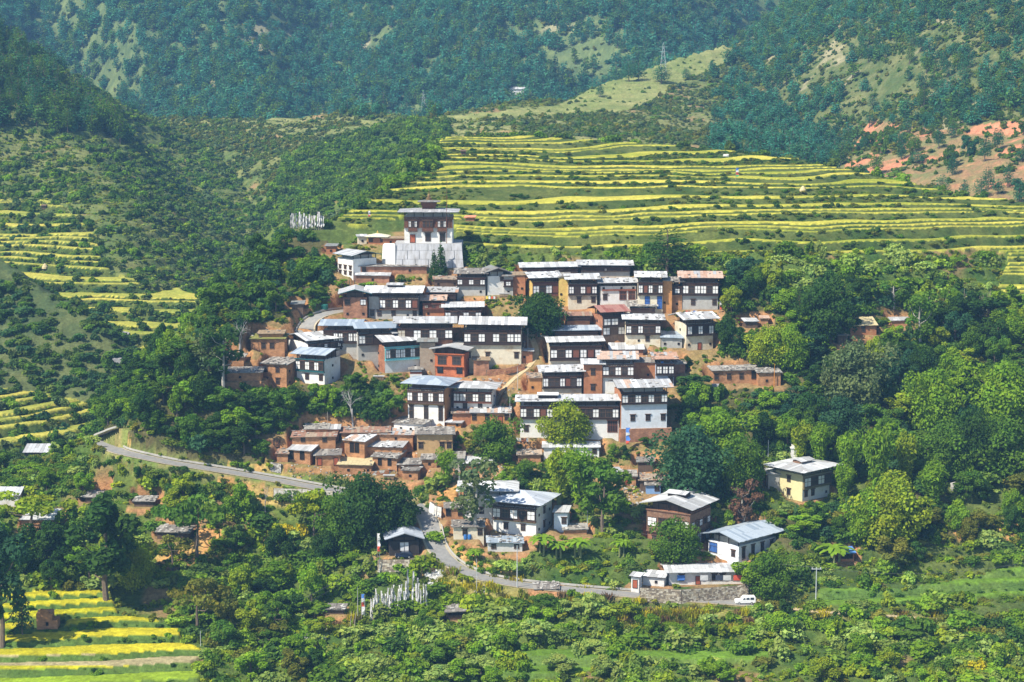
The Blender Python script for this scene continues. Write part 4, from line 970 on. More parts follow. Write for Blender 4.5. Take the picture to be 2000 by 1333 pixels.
    if h['extra'] == 'band':
        mb = MB(); mb.box(x0+.4, x1-.1, y0-.35, y0-.004, hl-.2, hl+.2); mb.build('painted_band', REDF, root)
    if h['extra'] == 'redband':
        mb = MB(); mb.box(x0-.05, x1+.05, y0-.05, y1+.05, hl*.62, hl*.86); mb.build('painted_band', REDF, root)
    # open attic under the roof
    if attic > .2 and rt != 'sx':
        zr = Hh+ov*tn
        mb = MB(); ins = min(.9, dep*.15)
        mb.box(x0+ins, x1-ins, y0+ins, y1-ins, hu, zr+.05*tn)
        mb.build('attic', W['timber'] if not h['lo'].startswith('white') or rnd.random() < .6 else W['grey'], root)
        mb = MB(); nn = max(2, int(w/2.6)+1)
        for i in range(nn):
            x = x0+.12+(w-.24)*i/(nn-1)
            mb.box(x-.09, x+.09, y0+.05, y0+.23, hu, zr-.02)
        mb.box(x0, x1, y0+.02, y0+.26, zr-.2+.0, zr-.021)
        if rt == 'gx':
            for xs in (x0+.12, x1-.12):
                for k in range(1, 4):
                    y = y0+dep*k/4; mb.box(xs-.09, xs+.09, y-.09, y+.09, hu, zr+min(k, 4-k)*dep/4*tn-.02)
        tag(mb.build('attic_frame', WOOD['dk'], root), kind='stuff')
    # roof
    sl = MB(); sh = MB(); pal = ROOF[h['rc']]; Wd, Dd = w+2*ov, dep+2*ov
    X0, X1, Y0, Y1 = -Wd/2, Wd/2, -Dd/2, Dd/2
    sheet = .85 if h['rc'] not in ('stone', 'plank', 'tile', 'stonew') else .7
    if rt == 'gx':
        rise = Dd/2*tn; e = .35
        roof_face(sl, sh, (X0, Y0, Hh), (X1, Y0, Hh), (0, Dd/2, rise), 0, 0, pal, rnd, sheet)
        roof_face(sl, sh, (X1, Y1, Hh), (X0, Y1, Hh), (0, -Dd/2, rise), 0, 0, pal, rnd, sheet)
        top = (0, 0, Hh+rise)
        # gable boarding, set back
        zr = Hh+ov*tn-.1; gm_ = W[h['left']] if (h['left'] in W if h['left'] else False) and rnd.random() < .4 else W['timber']
        for xs in (x0+.25, x1-.25): gb = MB(); gb.slab([(xs, y0+.1, zr), (xs, y1-.1, zr), (xs, 0, Hh+rise-.15)][::(1 if xs > 0 else -1)], .08); gb.build('gable', gm_, root)
    elif rt == 'gy':
        rise = Wd/2*tn
        roof_face(sl, sh, (X1, Y0, Hh), (X1, Y1, Hh), (-Wd/2, 0, rise), 0, 0, pal, rnd, sheet)
        roof_face(sl, sh, (X0, Y1, Hh), (X0, Y0, Hh), (Wd/2, 0, rise), 0, 0, pal, rnd, sheet)
        zr = Hh+ov*tn-.15
        for ys in (y0+.35, y1-.35): gb = MB(); gb.slab([(x0+.1, ys, zr), (x1-.1, ys, zr), (0, ys, Hh+rise-.15)][::(1 if ys < 0 else -1)], .08); gb.build('gable', W['timber'] if h['name'] != 'timber_barn' else W['blacktimber'], root)
        top = (0, 0, Hh+rise)
    elif rt == 'hip':
        if Wd >= Dd:
            a = Dd/2; rise = a*tn; q = a/Wd
            for s_ in (1, -1):
                roof_face(sl, sh, (X0*s_, Y0*s_, Hh), (X1*s_, Y0*s_, Hh), (0, a*s_, rise), q, q, pal, rnd, sheet)
                roof_face(sl, sh, (X1*s_, Y0*s_, Hh), (X1*s_, Y1*s_, Hh), (-a*s_, 0, rise), .5, .5, pal, rnd, sheet)
        else:
            a = Wd/2; rise = a*tn; q = a/Dd
            for s_ in (1, -1):
                roof_face(sl, sh, (X0*s_, Y0*s_, Hh), (X1*s_, Y0*s_, Hh), (0, a*s_, rise), .5, .5, pal, rnd, sheet)
                roof_face(sl, sh, (X1*s_, Y0*s_, Hh), (X1*s_, Y1*s_, Hh), (-a*s_, 0, rise), q, q, pal, rnd, sheet)
        top = (0, 0, Hh+rise)
    else:
        rise = Dd*tn; t2 = (rnd.random()-.5)*.15
        roof_face(sl, sh, (X0, Y0, Hh+t2), (X1, Y0, Hh-t2), (0, Dd, rise), 0, 0, pal, rnd, sheet, .14)
        top = (0, 0, Hh+rise/2)
        # wall up to the sloping roof
        mb = MB(); mb.slab([(x0+.01, y0+.01, hu), (x1-.01, y0+.01, hu), (x1-.01, y0+.01, Hh-.12), (x0+.01, y0+.01, Hh-.12)], .2)
        for xs, fl in ((x0+.01, -1), (x1-.01, 1)): mb.slab([(xs, y0, hu), (xs, y1, hu), (xs, y1, Hh+(dep+ov)*tn-.12), (xs, y0, Hh+ov*tn-.12)][::fl], .2)
        mb.build('wall_top', wm, root)
    rf = sl.build('roof', TEALE if h['rc'] == 't' else (ROOF['b'][0] if h['rc'] in 'b' else (WOOD['dk'] if h['rc'] in ('m', 'mu', 'g', 'r', 'u') and rnd.random() < .25 else pal[0])), root)
    o = sh.build('roof_sheets', pal, rf); tag(o, kind='stuff')
    ns = h['stones'] or (rnd.choice((0, 8, 14)) if h['rc'] in ('m', 'u', 'mu') and h['up'] and rt == 'gx' else 0)
    if h['label'][0] != 'w' or rt == 'sx': rf.rotation_euler = (0, R(rnd.uniform(-.9, .9)), 0)
    if ns:
        mb = MB()
        for i in range(ns):
            fx, fy = rnd.random(), rnd.random()
            if rt == 'sx': px, py = X0+fx*Wd, Y0+fy*Dd; pz = Hh+(py-Y0)*tn
            elif rt == 'gx': px, py = X0+fx*Wd, Y0+fy*Dd/2; pz = Hh+(py-Y0)*tn
            else: continue
            a, b_, c_ = .15+rnd.random()*.4, .1+rnd.random()*.22, .06+rnd.random()*.12
            an = rnd.random()*math.pi*(1 if h['rc'] != 'plank' else .2); ca, sa = math.cos(an), math.sin(an)
            P = [(px+ca*i_*a-sa*j_*b_, py+sa*i_*a+ca*j_*b_, pz+.12+(rnd.random()-.3)*.1) for i_, j_ in ((-1, -1), (1, -1), (1, 1), (-1, 1))]
            mb.slab(P, c_, rnd.randrange(2), c_)
        o = mb.build('roof_stones', [STONE_L, STONE_D], rf); tag(o, kind='stuff')
    if h['rc'] in ('straw', 'grass'): pass
    ex = h['extra']
    if ex in ('lantern', 'dormer', 'flap', 'open_lantern'):
        ex_w = {'lantern': w*.35, 'dormer': w*.22, 'flap': w*.5, 'open_lantern': w*.5}[ex]; cx = {'dormer': x0+w*.28, 'open_lantern': -.2}.get(ex, 0); zt = top[2]-.1
        cyy = -dep*.22 if ex == 'dormer' else 0
        mb = MB(); mb.box(cx-ex_w/2+.3, cx+ex_w/2-.3, cyy-1.2, cyy+1.2, zt-.5, zt+.55); lt = mb.build('roof_lantern', WOOD['mixbr'] if ex == 'open_lantern' else WOOD['dk'], root)
        a_, b2 = MB(), MB()
        for s_ in (1, -1): roof_face(a_, b2, ((cx-ex_w/2*s_), (cyy-2.0*s_), zt+.55), ((cx+ex_w/2*s_), (cyy-2.0*s_), zt+.55), (0, 2.0*s_, .4), 0, 0, pal, rnd)
        a_.build('lantern_roof', pal[0], lt); tag(b2.build('lantern_sheets', pal, lt), kind='stuff')
    if ex == 'knob':
        mb = MB(); mb.tube([(0, 0, top[2]-.1), (0, 0, top[2]+.3), (0, 0, top[2]+.5), (0, 0, top[2]+.9)], [.25, .3, .12, .04], 8); mb.build('finial', surf('gilded', (.55, .38, .1), rough=.4, metal=.5), root)
    if ex == 'temple':
        G = surf('bronze', (.22, .14, .06), rough=.5, metal=.3)
        # balconies: centre bay and two corner bays
        for (a, c, kinds) in ((.085, .27, 'WDW'), (.37, .60, 'DDD'), (.69, .87, 'WDW')):
            xa, xb = x0+a*w, x0+c*w; mb = MB(); z0_, z1_ = hl*.78, hu-1.0
            mb.box(xa, xb, y0-.8, y0-.004, z0_, z1_); t_ = mb.build('balcony', WOOD['temple'], root)
            mb = MB(); mb.box(xa-.1, xb+.1, y0-.9, y0-.003, z0_-.25, z0_-.003); mb.build('beam', WOOD['dkp'], t_); mb = MB(); mb.box(xa-.15, xb+.15, y0-.95, y0-.003, z1_+.003, z1_+.2); mb.build('cornice', WOOD['dkp'], t_)
            for i, k in enumerate(kinds): bw = (xb-xa)/3; add_window(root, k, xa+(i+.5)*bw, y0-.805, z0_+(z1_-z0_)*.35, bw*.85, (z1_-z0_)*.58)
        mb = MB(); mb.box(x0-.06, x1+.06, y0-.06, y1+.06, hu-1.0, hu-.2); mb.build('painted_band', surf('maroon_band', (.20, .05, .04), var=.25), root)
        for i in range(4):
            mb = MB(); xx = x0+.3+(w-.6)*i/3; mb.tube([(xx, y0-.10, hu-.62), (xx, y0-.16, hu-.62)], [.28, .28], 12); mb.build('medallion', CARVE, root)
        # lantern storey with its own flared roof
        zt = top[2]-.35; mb = MB(); mb.box(-1.7, 1.7, -1.7, 1.7, zt, zt+2.3); mb.v = [(a*(1 if c < zt+1 else 1.4), b_*(1 if c < zt+1 else 1.4), c) for a, b_, c in mb.v]
        lt = mb.build('lantern_storey', WOOD['temple'], root)
        a_, b2 = MB(), MB(); e = 3.2
        for s_ in (1, -1):
            roof_face(a_, b2, (-e*s_, -e*s_, zt+2.25), (e*s_, -e*s_, zt+2.25), (0, e*s_, .5), .5, .5, ROOF['dark'], rnd)
            roof_face(a_, b2, (e*s_, -e*s_, zt+2.25), (e*s_, e*s_, zt+2.25), (-e*s_, 0, .5), .5, .5, ROOF['dark'], rnd)
        a_.build('lantern_roof', WOOD['dk'], lt); tag(b2.build('lantern_sheets', ROOF['dark'], lt), kind='stuff')
        zt += 2.6; mb = MB(); mb.tube([(0, 0, zt), (0, 0, zt+.7), (0, 0, zt+.9), (0, 0, zt+1.0), (0, 0, zt+1.5), (0, 0, zt+1.9), (0, 0, zt+3.4)], [.8, .9, .35, .5, .42, .12, .03], 10)
        mb.build('finial', G, root)
        # lower door row
        for xx, k in ((.17, 'P'), (.49, 'D'), (.79, 'D')): add_window(root, k, x0+w*xx, y0-.005, .1 if k == 'P' else .5, 1.5, 2.4)
    return root
for h in HS:
    if h['name'] == 'temple_tower': h['lpat'] = '....'
    house(h)
print('houses', time.time()-T0, len(bpy.data.objects))

# ------------------------------------------------------------------ plants
def leafmat(name, instanced):
    m = bpy.data.materials.new(name); m.use_nodes = True
    n = m.node_tree.nodes; l = m.node_tree.links; n.clear()
    out = n.new('ShaderNodeOutputMaterial'); d = n.new('ShaderNodeBsdfDiffuse'); t = n.new('ShaderNodeBsdfTranslucent'); mx = n.new('ShaderNodeMixShader'); mx.inputs[0].default_value = .30
    oi = n.new('ShaderNodeObjectInfo'); at_ = n.new('ShaderNodeAttribute'); at_.attribute_name = 'leaf_tone'
    if instanced:
        ti = n.new('ShaderNodeAttribute'); ti.attribute_type = 'INSTANCER'; ti.attribute_name = 'tint'; src = ti.outputs['Color']
    else: src = oi.outputs['Color']
    mul = n.new('ShaderNodeVectorMath'); mul.operation = 'MULTIPLY'; l.new(src, mul.inputs[0]); l.new(at_.outputs['Color'], mul.inputs[1])
    l.new(mul.outputs[0], d.inputs['Color'])
    m2 = n.new('ShaderNodeVectorMath'); m2.operation = 'MULTIPLY'; m2.inputs[1].default_value = (1.3, 1.5, .6); l.new(mul.outputs[0], m2.inputs[0]); l.new(m2.outputs[0], t.inputs['Color'])
    l.new(d.outputs[0], mx.inputs[1]); l.new(t.outputs[0], mx.inputs[2]); l.new(mx.outputs[0], out.inputs['Surface'])
    return m
LEAF = leafmat('leaves', False); LEAFI = leafmat('leaves_scattered', True)
BARK = surf('bark', (.16, .12, .09), var=.35, scale=3); BARKP = surf('pale_bark', (.42, .39, .34), var=.25, scale=3)

def cloud(blobs, n, size, rs, up=.35, aspect=.7, droop=0., tone=.35):
    """n leaf-clump faces spread through the shells of the blobs (cx, cy, cz, rx, ry, rz)"""
    B = np.array(blobs, float); wgt = (B[:, 3]*B[:, 4]*B[:, 5])**(2/3.); wgt /= wgt.sum()
    k = rs.choice(len(B), n, p=wgt)
    d = rs.normal(size=(n, 3)); d /= np.linalg.norm(d, axis=1)[:, None]
    d[:, 2] = np.where(rs.rand(n) < .3, np.abs(d[:, 2]), d[:, 2])
    rr = .45+.6*rs.rand(n)**.5
    c = B[k, :3] + d*B[k, 3:]*rr[:, None]
    nn = d*.7+rs.normal(size=(n, 3))*.55+np.array([0, 0, up]); nn /= np.linalg.norm(nn, axis=1)[:, None]
    a = np.cross(nn, rs.normal(size=(n, 3))); a /= np.linalg.norm(a, axis=1)[:, None]+1e-9
    if droop: a = a*(1-droop)+np.array([0, 0, -1])*droop; a /= np.linalg.norm(a, axis=1)[:, None]
    b = np.cross(nn, a); b /= np.linalg.norm(b, axis=1)[:, None]+1e-9
    s = size*(.6+.8*rs.rand(n))[:, None]
    v = np.stack([c-a*s, c-b*s*aspect+nn*s*.15, c+a*s, c+b*s*aspect+nn*s*.15], 1)
    bt = (1-tone*.5+tone*rs.rand(len(B)))[k]*(1-tone*.5+tone*rs.rand(n))
    hue = rs.normal(size=len(B))[k]*.07
    col = np.stack([bt*(1+hue), bt, bt*(1-hue)], 1)
    return v.reshape(-1, 3), np.repeat(col, 4, 0)
def leafmesh(name, v, col, mat, extra=None, bark=None):
    n = len(v)//4
    ev = np.array(extra.v) if extra else np.zeros((0, 3)); nv = len(v)+len(ev)
    me = bpy.data.meshes.new(name)
    faces = [tuple(range(i*4, i*4+4)) for i in range(n)]
    if extra: faces += [tuple(len(v)+i for i in f) for f in extra.f]
    me.from_pydata(np.concatenate([v, ev]).tolist() if extra else v.tolist(), [], faces)
    ca = me.color_attributes.new('leaf_tone', 'FLOAT_COLOR', 'POINT')
    cc_ = np.ones((nv, 4), np.float32); cc_[:len(v), :3] = col; ca.data.foreach_set('color', cc_.ravel())
    me.materials.append(mat)
    if extra:
        me.materials.append(bark); me.polygons.foreach_set('material_index', [0]*n+[1]*len(extra.f))
    me.update(); return me
PROTO = {}
def proto(key, h0, r0, v, col, trunk, bark=BARK, twig=False):
    """visible trees: crown and trunk meshes; scattered trees: one joined mesh on an object of its own"""
    cm = leafmesh('crown', v, col, LEAF) if len(v) else None
    tm = trunk.mesh('trunk', bark) if trunk else None
    im = leafmesh(key, v, col, LEAFI, trunk, bark) if len(v) else None
    PROTO[key] = (h0, r0, cm, tm, im)
def branching(rs, h, th, r, n=6, spread=.5, top=.9, sides=6, lean=0., z0=.35):
    mb = MB(); tips = []
    P = [(lean*h*t*t+.15*math.sin(t*5+rs.rand()), .12*math.cos(t*4), h*t*top*.72) for t in (0, .25, .5, .75, 1)]
    P[0] = (0, 0, -.6)
    mb.tube(P, [th*(1.25-t) for t in (0, .25, .5, .75, 1)], sides)
    for i in range(n):
        a = i*2.4+rs.rand()*.6; t = z0+(.95-z0)*(i+.5)/n; b = Vector((lean*h*t*t, 0, h*t*top*.72))
        L = r*spread*(.8+.5*rs.rand()); e = b+Vector((math.cos(a)*L, math.sin(a)*L, h*(.10+.14*rs.rand())))
        m_ = b.lerp(e, .5)+Vector((0, 0, -.05*h))
        mb.tube([b, m_, e], [th*.45*(1.2-t), th*.28, th*.12], 4); tips.append(e)
    return mb, tips
def broad(key, seed, h=8., r=3.4, nb=13, n=2100, size=.31, flat=.75, low=.25, trunkh=1., spread=.75, bark=BARK, lean=0., up=.4):
    rs = np.random.RandomState(seed); tr, tips = branching(rs, h, .24, r, 7, spread, .95, lean=lean, z0=max(.2, low))
    bl = []
    for e in tips: q = r*(.30+.14*rs.rand()); bl.append((e.x, e.y, e.z, q, q, q*flat))
    while len(bl) < nb:
        a = rs.rand()*6.28; z = low+(1-low)*rs.rand(); prof = math.sin(min(1, (z-low)/(1-low)*.85+.18)*math.pi)**.6
        rad = r*.72*prof*rs.rand()**.4; q = r*(.24+.2*rs.rand())
        bl.append((math.cos(a)*rad+lean*h*z*z, math.sin(a)*rad, h*z*.9, q, q, q*flat))
    v, c = cloud(bl, n, size, rs, up)
    proto(key, h, r, v, c, tr, bark)
broad('round', 1, nb=15); broad('round2', 2, r=3.8, h=7.5, nb=17, low=.15); broad('round3', 3, r=3.2, h=9, nb=14, flat=.9)
broad('dense', 4, r=3.6, h=8, nb=22, n=3200, low=.08, size=.29); broad('dense2', 5, r=4.2, h=8.5, nb=24, n=3600, low=.1, size=.29)
broad('tall', 6, r=2.6, h=12, nb=20, n=2600, low=.2, flat=1.2, size=.3)
broad('spread', 7, r=4.2, h=8, nb=12, n=1100, low=.62, flat=.4, spread=.95, size=.33); broad('spread2', 8, r=4.0, h=9, nb=10, n=900, low=.55, flat=.45, spread=.9, lean=.12, size=.33)
broad('airy', 9, r=2.6, h=12, nb=15, n=1000, low=.3, flat=.9, spread=.8, bark=BARKP, size=.3); broad('airy2', 10, r=2.4, h=10, nb=11, n=750, low=.3, flat=.8, spread=.8, bark=BARKP, size=.28)
broad('grand', 71, r=7.2, h=13, nb=58, n=8500, size=.34, low=.08, flat=.8); broad('grand2', 72, r=7.6, h=11, nb=64, n=9000, size=.33, low=.06, flat=.75)
def bush(key, seed, r=1.5, h=1.7, nb=7, n=300, size=.24):
    rs = np.random.RandomState(seed); bl = []
    for i in range(nb): a = rs.rand()*6.28; d = r*.6*rs.rand()**.5; q = r*(.3+.25*rs.rand()); bl.append((math.cos(a)*d, math.sin(a)*d, h*(.2+.45*rs.rand()), q, q, q*.8*h/r))
    v, c = cloud(bl, n, size, rs, .5); proto(key, h, r, v, c, None)
bush('bush', 21); bush('bush2', 22, 1.8, 1.5, 9, 360); bush('bush3', 23, 1.3, 1.9, 6, 280); bush('bush4', 24, 2.1, 1.9, 12, 480, .26)
bush('far_bush', 25, 1.5, 1.5, 5, 110, .42); bush('far_bush2', 26, 1.8, 1.3, 6, 120, .42)
def tuft(key, seed):
    rs = np.random.RandomState(seed); n = 90; c = rs.normal(size=(n, 3))*[.55, .55, 0]; a = rs.rand(n)*6.28; ln = .5+.5*rs.rand(n)
    d = np.stack([np.cos(a)*.45, np.sin(a)*.45, np.ones(n)], 1); s = np.stack([-np.sin(a), np.cos(a), np.zeros(n)], 1)*.09
    v = np.stack([c-s, c+s, c+d*ln[:, None]+s*.5, c+d*ln[:, None]-s*.5], 1).reshape(-1, 3); col = np.repeat((.75+.5*rs.rand(n))[:, None]*np.ones((1, 3)), 4, 0)
    proto(key, .9, .9, v, col, None)
tuft('grass_tuft', 27)
def pine(key, seed, h=11., r=2.6, n=420, size=.5, conical=False, low=.25, bark=BARK):
    rs = np.random.RandomState(seed); tr = MB(); tr.tube([(0, 0, -.8), (.05, 0, h*.5), (0, .05, h*.96)], [.24, .15, .04], 5)
    bl = []; lay = 17 if conical else 8
    for i in range(lay):
        t = low+(1-low)*(i+.3)/lay
        if conical: prof = (1-t)*1.15+.04
        else: prof = math.sin(min(1, (1-t)*.9/(1-low)+.22)*math.pi*.62)
        m_ = 5 if i < lay-2 else 2
        for k in range(m_):
            a = k*6.28/m_+i*1.1+rs.rand()*.5; rad = r*prof*(.5+.25*rs.rand()); q = r*prof*(.42 if conical else .40)+.14
            bl.append((math.cos(a)*rad, math.sin(a)*rad, h*t-(.25*rad if conical else 0), q*1.2, q*1.2, q*(.7 if conical else .6)))
            if not conical or k % 2 == 0: tr.tube([(0, 0, h*t-.3), (math.cos(a)*rad, math.sin(a)*rad, h*t)], [.06, .03], 3)
    v, c = cloud(bl, n, size, rs, .5, .5); proto(key, h, r, v, c, tr, bark)
pine('pine', 31, n=900, size=.32); pine('pine2', 32, h=12, r=2.9, n=950, low=.18, size=.32); pine('pine3', 33, h=9, r=2.6, n=800, low=.12, size=.32)
pine('far_pine', 34, n=230, size=.62, low=.2); pine('far_pine2', 35, h=9, r=2.8, n=240, size=.66, low=.12); pine('far_pine3', 36, h=12, r=2.5, n=220, size=.6, low=.15)
pine('deodar', 37, h=14, r=3.6, n=1500, size=.4, conical=True, low=.06); pine('cypress', 38, h=10, r=1.7, n=1500, size=.28, conical=True, low=.05)
def bamboo(key, seed, h=9., r=3.2, culms=11, n=2300):
    rs = np.random.RandomState(seed); tr = MB(); bl = []
    for i in range(culms):
        a = i*2.4+rs.rand()*.4; lean = r*(.25+.65*rs.rand()); hh = h*(.65+.35*rs.rand()); dx, dy = math.cos(a), math.sin(a)
        P = [Vector((dx*.3, dy*.3, -.3)), Vector((dx*lean*.25, dy*lean*.25, hh*.5)), Vector((dx*lean*.6, dy*lean*.6, hh*.88)), Vector((dx*lean, dy*lean, hh*.86))]
        tr.tube(P, [.07, .06, .04, .02], 4)
        for t in (.18, .32, .46, .6, .74, .88, 1.0):
            j = min(2, int(t*3)); f = t*3-j; p = P[j].lerp(P[j+1], f); q = 1.15-.7*abs(t-.6); bl.append((p.x, p.y, p.z, q, q, q*1.15))
    v, c = cloud(bl, n, .34, rs, .35, .32, .35); proto(key, h, r, v, c, tr, surf('bamboo_culm', (.25, .28, .10)))
bamboo('bamboo', 41); bamboo('bamboo2', 42, 8, 2.4, 8, 1700)
def banana(key, seed, h=4.):
    rs = np.random.RandomState(seed); tr = MB(); V_, C_ = [], []
    for s_ in range(3):
        ox, oy = rs.normal(size=2)*.8; hh = h*(.4+.15*rs.rand()); tr.tube([(ox, oy, -.2), (ox, oy, hh)], [.16, .1], 6)
        for i in range(8):
            a = i*.785+rs.rand()*.4; L = h*(.42+.15*rs.rand()); up = .9; w = .28; pv = None
            for t in (0, .3, .6, .85, 1.0):
                x = L*t; z = hh+L*(up*t-.95*t*t); ww = w*math.sin(max(.1, t*.92)*math.pi)+.04
                p = np.array([ox+math.cos(a)*x, oy+math.sin(a)*x, z]); sd = np.array([-math.sin(a), math.cos(a), 0])*ww
                if pv is not None: V_ += [pv[0]-pv[1], pv[0]+pv[1], p+sd, p-sd]; C_ += [[.9+.3*rs.rand()]*3]*4
                pv = (p, sd)
    proto(key, h, 1.9, np.array(V_), np.array(C_), tr, surf('banana_stem', (.22, .24, .10)))
banana('banana', 51)
def bare(key, seed, h=9., r=4.):
    rs = np.random.RandomState(seed); mb = MB()
    def br(p, d, L, th, lv):
        e = p+d*L; m_ = p+d*L*.5+Vector(rs.normal(size=3)*.06*L); mb.tube([p, m_, e], [th, th*.75, th*.5], 4 if lv else 6)
        if lv >= 4: return
        for i in range(3 if lv < 3 else 2):
            nd = (d+Vector(rs.normal(size=3)*.55)+Vector((0, 0, .12))).normalized(); br(p+d*L*(.6+.4*rs.rand()), nd, L*(.55+.2*rs.rand()), th*.5, lv+1)
    br(Vector((0, 0, -.5)), Vector((.05, 0, 1)), h*.42, .22, 0)
    PROTO[key] = (h, r, None, mb.mesh('trunk', surf('grey_dead_wood', (.36, .34, .32), var=.2)), None)
bare('bare', 61); bare('bare2', 62, 8, 4)
print('prototypes', time.time()-T0)

TINT = {'dark': (.048, .105, .020), 'mid': (.100, .190, .022), 'bright': (.175, .295, .020), 'yg': (.25, .32, .022), 'yellow': (.50, .42, .02), 'olive': (.175, .185, .030), 'blue': (.045, .110, .048), 'grey': (.14, .19, .075),
        'brown': (.20, .11, .07), 'pine': (.050, .155, .070), 'pinehaze': (.058, .215, .140), 'scrub': (.105, .160, .034), 'pale': (.28, .36, .085)}  # the far pine tint has the blue haze of distance put into it
KARR = np.array([(a, b_, c_, d_, e_) for a, b_, c_, d_, e_ in KEEP] + [(741, 908, 476, 522, PODIUM['y']+3)])
rk = []
for rd in ROADS:
    for q in rd['Q'][::2]:
        uu, vv, _ = to_uv(*q)
        if rd['label'] == 'upper' and uu > 640 or rd['label'] == 'lower' and (uu < 822 or uu > 1130 and uu < 1160): continue
        if 0 < uu < 1460 and not 1090 < uu < 1190 : rk.append((uu-7, uu+7, vv-5, vv+3, q[1]))
KARR = np.concatenate([KARR, np.array(rk), np.array([(60, 335, 1152, 1500, 426)])])
# open ground kept in view: rice fields, the podium surroundings, earth banks
def clear_of_view(x, y, z, hh, rr, marg=1.0):
    ub, vb_, dp = to_uv(x, y, z); s = F/dp; vt = vb_-hh*s*.96; rw = rr*s*.8*marg
    ok = np.ones(len(x), bool)
    for a, b_, c_, d_, Yk in KARR:
        ok &= ~((ub+rw > a) & (ub-rw < b_) & (vb_ > c_) & (vt < d_) & (y < Yk+1))
    return ok
AREA = np.gradient(rows)[:, None]*np.gradient(tcol)[None, :]*rows[:, None]
FLAT = np.arange(Z.size)
def pick(weight, n, rs):
    w_ = weight.ravel().astype(float); cs = np.cumsum(w_); 
    if cs[-1] <= 0: return np.zeros(0, int)
    return np.minimum(np.searchsorted(cs, rs.rand(n)*cs[-1]), Z.size-1)
INV = (U > -150) & (U < 2150) & (V > -140) & (V < 1480)
def samp(mask, dens, rs, clump=0., cw=20.):
    wt = AREA*mask*INV*FREE
    if clump: wt = wt*np.clip(1+clump*2.5*fbm(GX/cw, GY/cw, 71, 3), .0, 3)
    n = int((AREA*mask*INV*FREE).sum()*dens); idx = pick(wt, n, rs)
    x = GX.ravel()[idx]+rs.uniform(-.5, .5, len(idx))*np.where(GY.ravel()[idx] > 1000, 2, .6); y = GY.ravel()[idx]+rs.uniform(-.5, .5, len(idx)); z = Z.ravel()[idx]
    return x, y, z, idx
# ---- scattered plants: one object per kind of cover
def scatter(name, label, cat, protos, x, y, z, hs, ws, tints, rs, sink=.15):
    """points carrying size, turn and tint, on which the plant meshes stand"""
    pts = bpy.data.meshes.new(name); n = len(x)
    pts.vertices.add(n); pts.vertices.foreach_set('co', np.stack([x, y, z-sink], 1).astype(np.float32).ravel())
    k = rs.randint(0, len(protos), n)
    h0 = np.array([PROTO[p][0] for p in protos])[k]; r0 = np.array([PROTO[p][1] for p in protos])[k]
    a = pts.attributes.new('size', 'FLOAT_VECTOR', 'POINT'); a.data.foreach_set('vector', np.stack([ws/r0, ws/r0, hs/h0], 1).astype(np.float32).ravel())
    a = pts.attributes.new('turn', 'FLOAT_VECTOR', 'POINT'); a.data.foreach_set('vector', np.stack([rs.uniform(-.08, .08, n), rs.uniform(-.08, .08, n), rs.uniform(0, 6.28, n)], 1).astype(np.float32).ravel())
    a = pts.attributes.new('tint', 'FLOAT_COLOR', 'POINT'); a.data.foreach_set('color', np.concatenate([tints, np.ones((n, 1))], 1).astype(np.float32).ravel())
    a = pts.attributes.new('which', 'INT', 'POINT'); a.data.foreach_set('value', k.astype(np.int32))
    o = put(name, pts); tag(o, label, cat, kind='stuff')
    ng = bpy.data.node_groups.new(name, 'GeometryNodeTree'); ng.interface.new_socket('Geometry', in_out='INPUT', socket_type='NodeSocketGeometry'); ng.interface.new_socket('Geometry', in_out='OUTPUT', socket_type='NodeSocketGeometry')
    N = ng.nodes; L = ng.links; gi = N.new('NodeGroupInput'); go = N.new('NodeGroupOutput')
    def attr(nm, ty):
        q = N.new('GeometryNodeInputNamedAttribute'); q.data_type = ty; q.inputs['Name'].default_value = nm; return [s_ for s_ in q.outputs if s_.enabled][0]
    iop = N.new('GeometryNodeInstanceOnPoints'); L.new(gi.outputs[0], iop.inputs['Points'])
    join = N.new('GeometryNodeGeometryToInstance')
    for p in protos[::-1] if False else protos:
        oi = N.new('GeometryNodeObjectInfo'); oi.inputs['Object'].default_value = PO(p); L.new(oi.outputs['Geometry'], join.inputs[0])
    L.new(join.outputs[0], iop.inputs['Instance']); iop.inputs['Pick Instance'].default_value = True
    L.new(attr('which', 'INT'), iop.inputs['Instance Index'])
    L.new(attr('turn', 'FLOAT_VECTOR'), iop.inputs['Rotation']); L.new(attr('size', 'FLOAT_VECTOR'), iop.inputs['Scale'])
    L.new(iop.outputs[0], go.inputs[0])
    md = o.modifiers.new('scatter', 'NODES'); md.node_group = ng
    return o
_po = {}
def PO(key):
    if key not in _po: _po[key] = bpy.data.objects.new(key, PROTO[key][4])
    return _po[key]
def tintmix(names, n, rs, var=.22):
    T_ = np.array([TINT[q] for q in names]); a = T_[rs.randint(0, len(T_), n)]; b_ = T_[rs.randint(0, len(T_), n)]; t = rs.rand(n)[:, None]
    return (a*t+b_*(1-t))*(1+var*(rs.rand(n)*2-1))[:, None]

